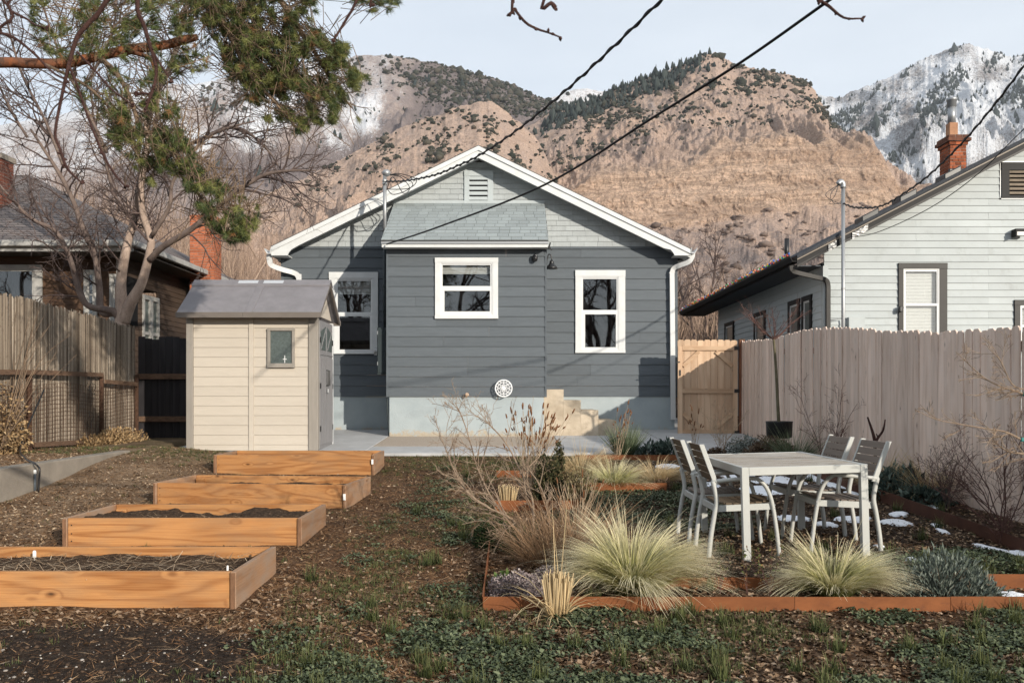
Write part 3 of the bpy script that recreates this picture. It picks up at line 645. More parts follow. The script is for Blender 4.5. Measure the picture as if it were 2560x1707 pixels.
# main roof, soffits, rake boards
for sg, xe in ((-1, ls_), (1, rs_)):
    ze = roofz(xe)
    def P(x, y, dz): return (x, y, roofz(x) + dz)
    r = MB(); a, b = ((xe, ax_) if sg < 0 else (ax_, xe))
    r.hexa([P(a, YR - 0.02, -0.012), P(b, YR - 0.02, -0.012), P(b, 27.6, -0.012), P(a, 27.6, -0.012), P(a, YR - 0.02, 0.03), P(b, YR - 0.02, 0.03), P(b, 27.6, 0.03), P(a, 27.6, 0.03)])
    r.build('roof', M_roofdark, house)
    s = MB(); s.hexa([P(a, YR + 0.03, -0.15), P(b, YR + 0.03, -0.15), P(b, YW + 0.1, -0.15), P(a, YW + 0.1, -0.15), P(a, YR + 0.03, -0.02), P(b, YR + 0.03, -0.02), P(b, YW + 0.1, -0.02), P(a, YW + 0.1, -0.02)])
    s.build('soffit', M_white, house)
    s = MB(); inner = xe - sg * 0.52
    s.box(min(xe, inner), max(xe, inner), YW + 0.11, 27.6, ze - 0.2, ze - 0.13); s.build('soffit', M_white, house)
    # rake board with the boxed return at the eave
    zb = Z_(638.5, YR); wd = 0.225
    def Q(x, d): return (x, roofz(x) + d)
    poly = [Q(ax_, -0.014), Q(xe - 0, -0.014), (xe, zb), (xe - sg * 0.33, zb), (xe - sg * 0.36, zb + 0.06), (xe - sg * 0.41, zb + 0.12), Q(xe - sg * 0.55, -wd), Q(ax_, -wd)]
    if sg > 0: poly = poly[::-1]
    MB().prism(poly, YR, YR + 0.03).build('rake_board', M_white, house)
    poly = [Q(ax_, 0.012), Q(xe, 0.012), Q(xe, -0.075), Q(ax_, -0.075)]
    if sg > 0: poly = poly[::-1]
    MB().prism(poly, YR - 0.028, YR - 0.001).build('rake_trim', M_white, house)
    s = MB(); s.box(min(xe, xe - sg * 0.02), max(xe, xe - sg * 0.02), YR + 0.035, 27.6, zb, ze - 0.02); s.build('fascia', M_white, house)
    s = MB(); s.box(min(xe - sg * .03, xe - sg * 0.33), max(xe - sg * .03, xe - sg * 0.33), YR + 0.032, YW, zb, zb + 0.02); s.build('soffit', M_white, house)
# bump-out roof
ey, ez = 16.55, Z_(600, 16.55); ty, tz = YW - 0.03, Z_(508, YW - 0.03)
rx0, rx1 = -2.46, 0.685
def RP(x, f, d=0.0): return (x, ey + (ty - ey) * f, ez + (tz - ez) * f + d)
MB().hexa([RP(rx0, 0, -0.05), RP(rx1, 0, -0.05), RP(rx1, 1, -0.05), RP(rx0, 1, -0.05), RP(rx0, 0, -0.004), RP(rx1, 0, -0.004), RP(rx1, 1, -0.004), RP(rx0, 1, -0.004)]).build('bump_roof', M_roofdark, house)
rows = 12
tab = MB().hexa([(0, 0, 0), (1, 0, 0), (1, 1, -0.35), (0, 1, -0.35), (0, 0, 1), (1, 0, 1), (1, 1, 0.1), (0, 1, 0.1)]).mesh('roof_shingle'); tab.materials.append(M_ashingle)
rl = math.hypot(ty - ey, tz - ez); pitch = math.atan2(tz - ez, ty - ey)
for i in range(rows):
    x = rx0 - random.uniform(0.02, 0.2) - (0.1 if i % 2 else 0)
    while x < rx1:
        w = 0.205 + random.uniform(-0.012, 0.012) + (0.1 if random.random() < 0.12 else 0); a, b = max(x, rx0), min(x + w, rx1 + random.uniform(-0.008, 0.004)); x += w
        if b - a < 0.02: continue
        o = bpy.data.objects.new('roof_shingle', tab); col.objects.link(o); setparent(o, house)
        o.location = RP(a + 0.002, (i - 0.12) / rows, 0.002 + random.uniform(0, 0.002)); o.rotation_euler = (pitch, 0, 0)
        o.scale = (b - a - 0.006, rl / rows * 1.12, 0.014)
bx('fascia', M_white, house, rx0 + 0.01, rx1 - 0.01, ey + 0.01, ey + 0.04, ez - 0.135, ez - 0.05)
bx('drip_edge', M_galv, house, rx0, rx1, ey - 0.012, ey + 0.008, ez - 0.075, ez - 0.03)
bx('soffit', M_white, house, rx0 + 0.01, rx1 - 0.01, ey + 0.042, YB - 0.024, ez - 0.13, ez - 0.11)
for xx in (bl_ - 0.0, br_ - 0.02):                    # triangular cheeks under the lean-to roof
    MB().prism_x([(YB + 0.02, ez - 0.12), (YW - 0.03, ez - 0.12), (YW - 0.03, tz - 0.07)], xx, xx + 0.02).build('cheek_wall', M_gshingle, house)
bx('flashing', M_gtrim, house, rx0, rx1, YW - 0.05, YW - 0.02, tz - 0.02, tz + 0.05)
# gutters and downspouts
def gutter(house, m, x, sg, z, y0, y1, w=0.12):
    pts = [(x, z), (x, z - 0.11), (x + sg * 0.07, z - 0.11), (x + sg * w, z - 0.03), (x + sg * w, z), (x + sg * (w - 0.008), z), (x + sg * (w - 0.01), z - 0.03), (x + sg * 0.065, z - 0.10), (x + sg * 0.008, z - 0.10), (x + sg * 0.008, z)]
    if sg < 0: pts = pts[::-1]
    return MB().prism(pts[::-1], y0, y1).build('gutter', m, house)
gutter(house, M_alu, ls_ - 0.004, -1, le_ + 0.01, YR - 0.05, 27.5); gutter(house, M_alu, rs_ + 0.004, 1, re_ + 0.01, YR - 0.05, 27.5)
def flat_tube(pts, w, h):
    m = MB()
    pts = [Vector(p) for p in pts]; o = 0
    for i, p in enumerate(pts):
        d = (pts[min(i + 1, len(pts) - 1)] - pts[max(i - 1, 0)]).normalized(); y = Vector((0, 1, 0)); s = d.cross(y).normalized()
        m.v += [tuple(p + s * a * w / 2 + y * b * h / 2) for a, b in ((-1, -1), (1, -1), (1, 1), (-1, 1))]
    for i in range(len(pts) - 1):
        for k in range(4): m.f.append((i * 4 + k, i * 4 + (k + 1) % 4, i * 4 + 4 + (k + 1) % 4, i * 4 + 4 + k))
    m.f.append((3, 2, 1, 0)); e = 4 * (len(pts) - 1); m.f.append((e, e + 1, e + 2, e + 3)); return m
def smooth(pts, n=6):
    P = [Vector(p) for p in pts]; P = [P[0] * 2 - P[1]] + P + [P[-1] * 2 - P[-2]]; out = []
    for i in range(1, len(P) - 2):
        for k in range(n):
            t = k / n; a, b, c, d = P[i - 1:i + 3]
            out.append(0.5 * ((2 * b) + (c - a) * t + (2 * a - 5 * b + 4 * c - d) * t * t + (3 * b - a - 3 * c + d) * t ** 3))
    out.append(P[-2]); return out
def c5p(x, y, Y): return W(*c5(x, y), Y)
flat_tube(smooth([c5p(2290, 112, 18.12), c5p(2288, 132, 18.12), c5p(2270, 158, 18.14), c5p(2225, 176, 18.22), c5p(2196, 190, 18.3), c5p(2184, 215, 18.32), c5p(2184, 300, 18.32), c5p(2190, 985, 18.32)], 5), 0.10, 0.075).build('downspout', M_alu, house, bevel=0.006)
flat_tube(smooth([c5p(70, 120, 18.12), c5p(72, 150, 18.12), c5p(84, 176, 18.14), c5p(140, 198, 18.22), c5p(196, 214, 18.3), c5p(222, 235, 18.32), c5p(226, 300, 18.32), c5p(226, 1060, 18.32)], 5), 0.10, 0.075).build('downspout', M_alu, house, bevel=0.006)

# concrete steps beside the bump-out
steps = thing('steps', 'old tan concrete steps rising beside the rear bump-out', 'steps', (1.4, 17.5, 0.8))
M_stepc = pm('old_tan_concrete', (0.44, 0.36, 0.265), 0.9, 0.22, 3.5, bump=0.5, bscale=90, bd=0.006, dirt=((0.25, 0.20, 0.15), 0.6), c2=(0.52, 0.44, 0.34))
for i, (a, b, pyt) in enumerate(((1366, 1409, 973), (1409, 1452, 1000), (1452, 1496, 1025), (1496, 1538, 1050))):
    bx('step', M_stepc, steps, (X_(a, 17.0) + 0.001 if i else br_ - 0.026), X_(b, 17.0), 17.0 + 0.002 * i, YW - 0.03, 0.6, Z_(pyt, 17.0), bevel=0.004)

# ---- things fixed to the house
lamp = thing('wall_lamp', 'black gooseneck barn lamp on the side of the rear bump-out', 'lamp', (0.75, 17.05, 3.9))
xw = br_ + 0.02; lc = c5p(1552, 190, 17.05); 
MB().lathe((xw, 17.05, lc.z + 0.10), [(0.0, 0), (0.045, 0), (0.045, 0.02), (0.0, 0.025)], 14, 'x').build('wall_plate', M_black, lamp)
MB().tube(smooth([(xw, 17.05, lc.z + 0.10), (xw + 0.03, 17.05, lc.z + 0.20), (lc.x - 0.06, 17.05, lc.z + 0.265), (lc.x - 0.015, 17.05, lc.z + 0.25), (lc.x, 17.05, lc.z + 0.16)]), 0.012, 8).build('neck', M_black, lamp, True)
MB().lathe((lc.x, 17.05, lc.z), [(0.115, -0.012), (0.12, 0.0), (0.10, 0.03), (0.06, 0.07), (0.04, 0.10), (0.045, 0.115), (0.03, 0.14), (0.012, 0.17)], 20).build('lamp_shade', M_black, lamp, True)
sec = thing('security_light', 'small black security camera lamp on the corner of the bump-out', 'security light', (0.5, 16.75, 4.0))
sp = c5p(1465, 135, 16.74)
MB().lathe((sp.x - 0.015, YB - 0.018, sp.z), [(0.0, 0), (0.05, 0), (0.05, 0.03), (0.02, 0.045), (0.0, 0.045)], 14, 'y').build('base', M_black, sec)
MB().lathe((sp.x, 16.735, sp.z - 0.055), [(0.02, -0.02), (0.045, 0.0), (0.052, 0.05), (0.045, 0.10), (0.02, 0.12)], 14).build('head', M_black, sec, True)
MB().lathe((sp.x + 0.012, 16.70, sp.z + 0.03), [(0.022, 0.0), (0.026, 0.02), (0.018, 0.028)], 12, 'y').build('lens', flat('dark_lens', (0.03, 0.03, 0.035), 0.08, 0.8), sec, True)
brk = thing('eave_bracket', 'tiny black antenna bracket under the bump-out eave corner', 'bracket', (0.72, 16.7, 4.4))
bp = c5p(1533, 80, 16.7)
MB().bar((bp.x - 0.08, 16.7, bp.z + 0.01), (bp.x + 0.03, 16.7, bp.z), 0.03, 0.03).build('arm', M_black, brk)
MB().bar((bp.x + 0.01, 16.7, bp.z - 0.03), (bp.x + 0.045, 16.7, bp.z + 0.09), 0.012, 0.03).build('fin', M_black, brk); MB().bar((bp.x + 0.02, 16.7, bp.z + 0.02), (bp.x + 0.065, 16.7, bp.z - 0.06), 0.02, 0.02).build('clamp', M_black, brk)
tap = thing('garden_tap', 'small brass garden tap low on the bump-out wall', 'tap', (-0.8, 16.75, 1.6))
tp = c5p(1106, 856, 16.76); M_brass = flat('brass', (0.45, 0.27, 0.15), 0.4, 0.5, 0.7)
MB().tube([(tp.x, YB, tp.z - 0.005), (tp.x, 16.74, tp.z - 0.005), (tp.x - 0.005, 16.72, tp.z - 0.045)], [0.016, 0.018, 0.014], 10).build('spout', M_brass, tap, True)
MB().lathe((tp.x + 0.008, 16.735, tp.z + 0.012), [(0.012, 0), (0.036, 0.006), (0.038, 0.018), (0.015, 0.026)], 12, 'y').build('handle', pm('tap_wheel', (0.5, 0.36, 0.26), 0.6), tap, True)
# white pierced medallion
med = thing('wall_medallion', 'round white pierced iron medallion on the slate wall', 'medallion', (0, 16.72, 1.75))
mc = W(1259, 970.5, 16.69); M_iron = flat('white_iron', (0.80, 0.81, 0.82), 0.45, 0.5)
def ring(mb, c, r, w, n=40, y=0.0, a0=0, a1=2 * math.pi):
    mb.tube([(c.x + r * math.cos(a0 + (a1 - a0) * i / n), c.y + y, c.z + r * math.sin(a0 + (a1 - a0) * i / n)) for i in range(n + 1)], w, 6, False)
m = MB(); ring(m, mc, 0.158, 0.011); ring(m, mc, 0.108, 0.005, y=0.002); m.build('rim', M_iron, med, True)
m = MB()
for k in range(14):
    a = 2 * math.pi * k / 14; c = mc + Vector((0.132 * math.cos(a), 0, 0.132 * math.sin(a))); ring(m, c, 0.0225, 0.005, 14)
m.build('scroll_band', M_iron, med, True)
m = MB()
for k in range(8):
    a = 2 * math.pi * k / 8; d = Vector((math.cos(a), 0, math.sin(a))); n = Vector((-math.sin(a), 0, math.cos(a)))
    m.tube([mc + d * 0.02, mc + d * 0.055 + n * 0.028, mc + d * 0.105, mc + d * 0.055 - n * 0.028, mc + d * 0.02], 0.0055, 6, False)
    m.tube([mc, mc + d * 0.105], 0.005, 6, False)
m.build('rosette', M_iron, med, True)
MB().lathe((mc.x, mc.y + 0.008, mc.z), [(0.0, 0), (0.03, 0), (0.022, 0.014), (0.0, 0.02)], 14, 'y').build('boss', M_iron, med, True)
MB().tube([(mc.x, mc.y + 0.012, mc.z + 0.10), (mc.x, YB - 0.01, mc.z + 0.10)], 0.006, 6).build('hook', M_iron, med)
# electrical service: mast, panel, conduit
M_elec = pm('panel_paint', (0.026, 0.036, 0.04), 0.55, 0.12, 6, bump=0.1)
ym = 17.15
mast = thing('service_mast', 'galvanised electric service mast with dark panel beside the bump-out', 'service mast', (-2.5, ym, 2))
mx_ = X_(962, ym)
MB().tube([(mx_, ym, Z_(838, ym)), (mx_, ym, Z_(612, ym))], 0.033, 12).build('conduit', M_elec, mast, True)
MB().tube([(mx_, ym, Z_(612, ym)), (mx_, ym, Z_(430, ym))], 0.034, 12).build('pipe', M_galv, mast, True)
MB().lathe((mx_ + 0.03, ym, Z_(437, ym)), [(0.04, -0.03), (0.075, 0.0), (0.08, 0.05), (0.05, 0.09), (0.01, 0.10)], 12).build('weatherhead', M_galv, mast, True)
for z_ in (455, 462): MB().lathe((mx_, ym, Z_(z_, ym)), [(0.045, 0), (0.05, 0.01), (0.05, 0.03), (0.045, 0.04)], 12).build('clamp', M_galv, mast)
MB().lathe((mx_, ym, Z_(718, ym)), [(0.035, 0), (0.048, 0.005), (0.048, 0.05), (0.035, 0.055)], 12).build('coupling', M_elec, mast)
bxp = rect(945, 967, 820, 937, 17.1)
box_ = bx('panel_box', M_elec, mast, bxp[0], bxp[1] + 0.06, 16.98, 17.3, bxp[2], bxp[3], 0.006)
bx('door', M_elec, box_, bxp[0] + 0.012, bxp[1] + 0.0, 16.965, 16.978, bxp[2] + 0.04, bxp[3] - 0.03, 0.004)
for z_ in (0.2, 0.85): bx('hinge', M_galv, box_, bxp[0] + 0.005, bxp[0] + 0.02, 16.958, 16.964, bxp[2] + z_ * (bxp[3] - bxp[2]), bxp[2] + z_ * (bxp[3] - bxp[2]) + 0.07)
MB().lathe((bxp[0] - 0.005, 17.14, Z_(878, 17.1)), [(0.075, -0.07), (0.08, -0.01), (0.085, 0.0)], 14, 'x').build('meter', M_galv, mast, True)
MB().tube(smooth([(bxp[1] + 0.02, 17.1, bxp[2]), (bxp[1] + 0.03, 17.0, bxp[2] - 0.15), (bl_ - 0.02, 16.9, bxp[2] - 0.5), (bl_ + 0.02, 16.86, 0.85)]), 0.016, 8).build('ground_wire', M_elec, mast, True)
for k, (dx, dz, sw) in enumerate(((0.55, 0.05, 0.10), (0.48, -0.12, 0.2), (0.42, -0.28, -0.14))):   # drip loops
    a = Vector((mx_ + 0.05, ym, Z_(440, ym) + 0.02))
    MB().tube(smooth([a, a + Vector((0.25 * 1, 0, 0.02 - 0.03 * k)), a + Vector((dx + 0.02, -0.05, -0.10 - 0.08 * k)), a + Vector((dx - 0.1, -0.1, -0.28 - 0.05 * k)), a + Vector((0.12, -0.08, -0.20 - sw)), a + Vector((0.0, -0.05, -0.28))], 6), 0.008, 6).build('drip_loop', M_black, mast, True)
wire = tag(MB().tube(smooth([c5p(395, 1058, 18.3), c5p(520, 1050, 18.3), c5p(640, 1052, 18.3), c5p(705, 1054, 18.2)]), 0.012, 6).build('pipe_run', M_alu, None, True), 'thin white pipe along the foot of the wall behind the shed', 'pipe')

# ---- overhead cables
M_cable = flat('cable_rubber', (0.012, 0.012, 0.014), 0.6, 0.3)
def cable(label, pts, Ya, Yb, r, twist=0.0, name='power_cable', ext=None):
    """photo pixels along the cable; the cable is straight in plan from the first point at Ya to the last at Yb"""
    xa = X_(pts[0][0], Ya); xb = X_(pts[-1][0], Yb); P = []
    for px, py in pts:
        k = (px - CX) / F; s = (xb - xa) / (Yb - Ya)      # X = xa + s (Y-Ya) and X = k Y
        Y = (xa - s * Ya) / (k - s); P.append(W(px, py, Y))
    if ext: P.append(P[-1] + (P[-1] - P[-2]).normalized() * ext)
    P = smooth(P, 8); o = thing(name, label, 'cable', tuple(P[0]))
    m = MB().tube(P, r, 6).build('conductor', M_cable, o, True)
    if twist:
        h = MB(); D = [0]
        for i in range(1, len(P)): D.append(D[-1] + (P[i] - P[i - 1]).length)
        n = int(D[-1] / 0.05); Q = []
        for i in range(n):
            d = D[-1] * i / (n - 1); j = min(max(np.searchsorted(D, d), 1), len(P) - 1); w = (d - D[j - 1]) / (D[j] - D[j - 1] + 1e-9)
            p = P[j - 1].lerp(P[j], w); a = d / twist * 2 * math.pi
            Q.append(p + Vector((0, math.cos(a), math.sin(a))) * r * 1.5)
        h.tube(Q, r * 0.9, 5).build('twisted_wire', M_cable, o, True)
    return o
def s2(x, y): return 800 + x * .4082, y * .4082
cable('twisted black power cable rising from the service mast over the gable peak', [s2(405, 1112), s2(520, 1108), s2(700, 1073), s2(860, 1008), s2(970, 955), s2(1200, 803), s2(1500, 560), s2(1800, 285), s2(2092, 0)], 17.1, 7.0, 0.011, 0.35, ext=1)
cable('thick straight black cable from the bump-out eave up past the pointed hill', [s2(408, 1496), (1100, 566), (1360, 463), (1633, 294), (1850, 158), (2075, 0)], 16.5, 7.0, 0.014, ext=1)
def s3(x, y): return 1660 + x * .4082, y * .4082
cable('twisted black power cable along the white neighbour roof edge and past its brick chimney', [s3(1098, 1248), s3(1180, 1272), s3(1330, 1262), s3(1500, 1165), s3(1650, 1050), s3(1850, 850), s3(2050, 610), s3(2205, 405)], 16.49, 9.0, 0.011, 0.3, ext=3)
cable('thin slack black cable sagging across the white neighbour gable', [s3(1125, 1457), s3(1300, 1425), s3(1600, 1290), s3(1900, 1085), s3(2205, 790)], 16.49, 9.5, 0.006, ext=3)
# ------------------------------------------------------------------ plastic garden shed
shed = thing('garden_shed', 'beige plastic garden shed with grey pitched roof, standing before the grey house', 'shed', (-4.2, 14.7, 0.72))
M_beige = pm('beige_plastic', (0.475, 0.425, 0.36), 0.6, 0.04, 3, (1, 1, 6), 0.25, 80, 0.002, tint=0.02)
M_taupe = pm('taupe_plastic', (0.27, 0.245, 0.215), 0.6, 0.10, 3, (8, 8, 1), 0.2, 60, 0.002)
M_sroof = pm('shed_roof_plastic', (0.19, 0.18, 0.19), 0.5, 0.14, 2.5, (2, 2, 2), 0.3, 120, 0.003, dirt=((0.15, 0.145, 0.16), 0.55))
M_sdoor = pm('shed_door_plastic', (0.20, 0.195, 0.20), 0.55, 0.1, 3, (8, 8, 1))
YS, YSB = 14.2, 15.38; sx0, sx1 = X_(465.8, YS), X_(795, YS); sz0, sz1 = Z_(1125.8, YS), Z_(795, YS)
def c6(x, y): return 440 + x * .2933, 680 + y * .2933
bx('base', M_black, shed, sx0 - 0.02, sx1 + 0.1, YS + 0.0, YSB + 0.02, sz0 - 0.08, sz0)
bx('wall', M_beige, shed, sx0 + 0.03, sx1 - 0.03, YS + 0.03, YS + 0.06, sz0, sz1)
bx('wall', M_beige, shed, sx0 + 0.03, sx1 - 0.03, YSB - 0.06, YSB - 0.03, sz0, sz1); bx('wall', M_beige, shed, sx0 + 0.03, sx0 + 0.06, YS + 0.062, YSB - 0.062, sz0, sz1)
post_l, post_r, b0, b1 = X_(483, YS), X_(771.5, YS), X_(622, YS), X_(633.6, YS)
for a, b in ((sx0, post_l), (post_r, sx1)): bx('corner_post', M_taupe, shed, a, b, YS - 0.012, YS + 0.055, sz0, sz1, 0.006)
bx('batten', M_beige, shed, b0, b1, YS - 0.006, YS + 0.028, sz0, sz1, 0.004)
swin = [rect(*(c6(780, 0)[0], c6(1013, 0)[0], c6(0, 480)[1], c6(0, 815)[1]), YS), rect(c6(806, 0)[0], c6(990, 0)[0], c6(0, 502)[1], c6(0, 778)[1], YS)]
np_ = 14; ep = (sz1 - sz0) / (np_ - 0.4)
for i in range(np_):
    z0 = sz0 + (i - 0.4) * ep if i else sz0; z1 = min(sz0 + (i + 0.6) * ep, sz1)
    for a, b in ((post_l + 0.002, b0 - 0.002), (b1 + 0.002, post_r - 0.002)):
        clap(shed, M_beige, a, b, z0, z1 - 0.004, YS + 0.022, [(swin[0][0] + .01, swin[0][1] - .01, swin[0][2] + .01, swin[0][3] - .01)], name='panel', proud=0.011, back=0.006)
o, n_i = swin
w_ = MB(); w_.box(o[0], o[1], YS - 0.03, YS + 0.03, n_i[3], o[3]); w_.box(o[0], o[1], YS - 0.034, YS + 0.03, o[2], n_i[2]); w_.box(o[0] + .002, n_i[0], YS - 0.028, YS + 0.03, n_i[2], n_i[3]); w_.box(n_i[1], o[1] - .002, YS - 0.028, YS + 0.03, n_i[2], n_i[3])
sw = w_.build('window', M_taupe, shed, bevel=0.004)
M_dusty = pm('dusty_glazing', (0.085, 0.105, 0.10), 0.28, 0.35, 30, bump=0.05, spec=0.5)
bx('pane', M_dusty, sw, n_i[0] - .01, n_i[1] + .01, YS + 0.0, YS + 0.008, n_i[2] - .01, n_i[3] + .01)
cl_ = W(*c6(928, 742), YS - 0.004); m = MB().box(cl_.x - 0.006, cl_.x + 0.004, YS - 0.016, YS - 0.002, cl_.z - 0.06, cl_.z + 0.06); m.box(cl_.x - 0.03, cl_.x + 0.03, YS - 0.02, YS - 0.006, cl_.z - 0.008, cl_.z + 0.006); m.build('latch', M_vinyl, sw)
M_sfasc = pm('shed_fascia_plastic', (0.145, 0.125, 0.11), .6, .1, 4)
# roof
re0, re1 = 13.98, 15.62; ry = 14.8; rz = Z_(704, ry); rzE = Z_(781, re0); rzB = rzE
rxa, rxb = -5.335, -3.045
def SP(x, f, d=0.0): return (x, re0 + (ry - re0) * f, rzE + (rz - rzE) * f + d)
def SPb(x, f, d=0.0): return (x, re1 + (ry - re1) * f, rzB + (rz - rzB) * f + d)
cxm = (rxa + rxb) / 2
for fn in (SP, SPb):
    for a, b in ((rxa, cxm - 0.06), (cxm + 0.06, rxb)):
        MB().hexa([fn(a, 0, -0.04), fn(b, 0, -0.04), fn(b, 0.86, -0.04), fn(a, 0.86, -0.04), fn(a, 0, 0), fn(b, 0, 0), fn(b, 0.86, 0), fn(a, 0.86, 0)]).build('roof_panel', M_sroof, shed, bevel=0.006)
    a, b = cxm - 0.062, cxm + 0.062
    MB().hexa([fn(a, 0, -0.03), fn(b, 0, -0.03), fn(b, 0.86, -0.03), fn(a, 0.86, -0.03), fn(a, 0, 0.012), fn(b, 0, 0.012), fn(b, 0.86, 0.012), fn(a, 0.86, 0.012)]).build('roof_rib', M_sroof, shed, bevel=0.005)
    rp = MB().hexa([fn(rxa - 0.005, 0.83, 0.006), fn(rxb + 0.005, 0.83, 0.006), fn(rxb + 0.005, 1.0, 0.006), fn(rxa - 0.005, 1.0, 0.006), fn(rxa - 0.005, 0.83, 0.03), fn(rxb + 0.005, 0.83, 0.03), fn(rxb + 0.005, 1.0, 0.03), fn(rxa - 0.005, 1.0, 0.03)]).build('ridge_cap', M_sroof, shed)
    if fn is SP:
        for a, b in ((535, 702), (750, 918)):
            xa, xb = X_(c6(a, 0)[0], 14.75), X_(c6(b, 0)[0], 14.75)
            MB().hexa([fn(xa, 0.885, 0.028), fn(xb, 0.885, 0.028), fn(xb, 0.965, 0.028), fn(xa, 0.965, 0.028), fn(xa, 0.885, 0.036), fn(xb, 0.885, 0.036), fn(xb, 0.965, 0.036), fn(xa, 0.965, 0.036)]).build('skylight', flat('milky_skylight', (0.42, 0.44, 0.47), 0.4, 0.4), rp)
for yy, sg in ((re0, -1), (re1, 1)):
    for a, b in ((rxa - .004, cxm - 0.09), (cxm - 0.088, rxb + .004)): bx('fascia', M_sfasc, shed, a, b, yy - 0.012 * (sg < 0) - 0.01, yy + 0.02, rzE - 0.085, rzE + 0.005, 0.006)
for xx in (rxa, rxb - 0.03):                           # verge boards on both gables
    MB().hexa([(xx, re0 + 0.022, rzE - 0.07), (xx + 0.03, re0 + 0.022, rzE - 0.07), (xx + 0.03, ry, rz - 0.07), (xx, ry, rz - 0.07), (xx, re0 + 0.022, rzE - 0.042), (xx + 0.03, re0 + 0.022, rzE - 0.042), (xx + 0.03, ry, rz - 0.042), (xx, ry, rz - 0.042)]).build('verge', M_sfasc, shed)
    MB().hexa([(xx, ry, rz - 0.07), (xx + 0.03, ry, rz - 0.07), (xx + 0.03, re1 - 0.012, rzE - 0.07), (xx, re1 - 0.012, rzE - 0.07), (xx, ry, rz - 0.042), (xx + 0.03, ry, rz - 0.042), (xx + 0.03, re1 - 0.012, rzE - 0.042), (xx, re1 - 0.012, rzE - 0.042)]).build('verge', M_sfasc, shed)
    x2 = xx + (0.1 if xx < -4 else -0.12)
    MB().prism_x([(re0 + 0.2, rzE - 0.02), (re1 - 0.2, rzE - 0.02), (ry, rz - 0.1)], x2, x2 + 0.03).build('gable_panel', M_beige, shed)
# door side (right)
bx('door_frame', M_taupe, shed, sx1 - 0.05, sx1 - 0.005, YS + 0.06, YS + 0.12, sz0, sz1); bx('door_frame', M_alu, shed, sx1 - 0.05, sx1 + 0.01, YSB - 0.07, YSB, sz0, sz1)
ymid = (YS + 0.12 + YSB - 0.07) / 2
for a, b in ((YS + 0.122, ymid - 0.003), (ymid + 0.003, YSB - 0.072)):
    d = bx('door', M_sdoor, shed, sx1 - 0.04, sx1 + 0.004, a, b, sz0 + 0.01, sz1 - 0.02, 0.004)
    for k in range(3):
        w = (b - a) / 3; bx('plank', M_sdoor, d, sx1 + 0.004, sx1 + 0.016, a + w * k + 0.02, a + w * (k + 1) - 0.02, sz0 + 0.08, sz1 - 0.62, 0.004)
    bx('plank', M_sdoor, d, sx1 + 0.004, sx1 + 0.016, a + 0.02, b - 0.02, sz1 - 0.58, sz1 - 0.56, 0.003)
    far = b > ymid + 0.1
    pts = [(a + 0.05, sz1 - 0.5), (b - 0.05, sz1 - 0.5), (b - 0.05, sz1 - (0.2 if far else 0.10)), (a + 0.05, sz1 - (0.10 if far else 0.2))]
    MB().prism_x(pts, sx1 + 0.002, sx1 + 0.008).build('pane', M_dusty, d)
    MB().bar((sx1 + 0.012, a + 0.06, sz1 - 0.49), (sx1 + 0.012, b - 0.06, sz1 - 0.14), 0.012, 0.012).build('muntin', M_sdoor, d)
    yh = (b - 0.05) if not far else (a + 0.05)
    MB().tube([(sx1 + 0.01, yh, sz0 + 1.05), (sx1 + 0.05, yh, sz0 + 1.06), (sx1 + 0.05, yh, sz0 + 1.30), (sx1 + 0.01, yh, sz0 + 1.31)], 0.012, 6).build('handle', M_black, d)
    for z_ in (0.3, 1.0, 1.75): bx('hinge', M_black, d, sx1 + 0.004, sx1 + 0.02, (a if not far else b - 0.03), (a + 0.03 if not far else b), sz0 + z_, sz0 + z_ + 0.09)
bx('padlock', M_galv, shed, sx1 + 0.02, sx1 + 0.05, ymid - 0.03, ymid + 0.02, sz0 + 0.93, sz0 + 1.0, 0.006)

# ------------------------------------------------------------------ raised beds
M_bed_x = wood('cedar_board_x', (0.50, 0.25, 0.095), (0.24, 0.092, 0.028), 'x', 0.14, 0.95, ring=52, weather=((0.24, 0.15, 0.085), 0.40))
M_bed_y = wood('cedar_board_y', (0.36, 0.215, 0.125), (0.22, 0.115, 0.06), 'y', 0.10, 0.7, ring=26, weather=((0.25, 0.20, 0.16), 0.6))
M_endgrain = pm('cedar_end_grain', (0.19, 0.10, 0.055), 0.9, 0.35, 30, (1, 1, 0.3), 0.6, 60)
t = NT('bed_soil'); p = t.pos(rnd=False); n2 = t.noise(p, 34, 6, 0.7)
t.bump(n2, 1.0, 0.04); M_bsoil = t.done(t.ramp(n2, [(0.3, (0.022, 0.014, 0.010)), (0.55, (0.075, 0.048, 0.031)), (0.72, (0.17, 0.115, 0.075))]), 0.95, 0.1)
BEDS = []
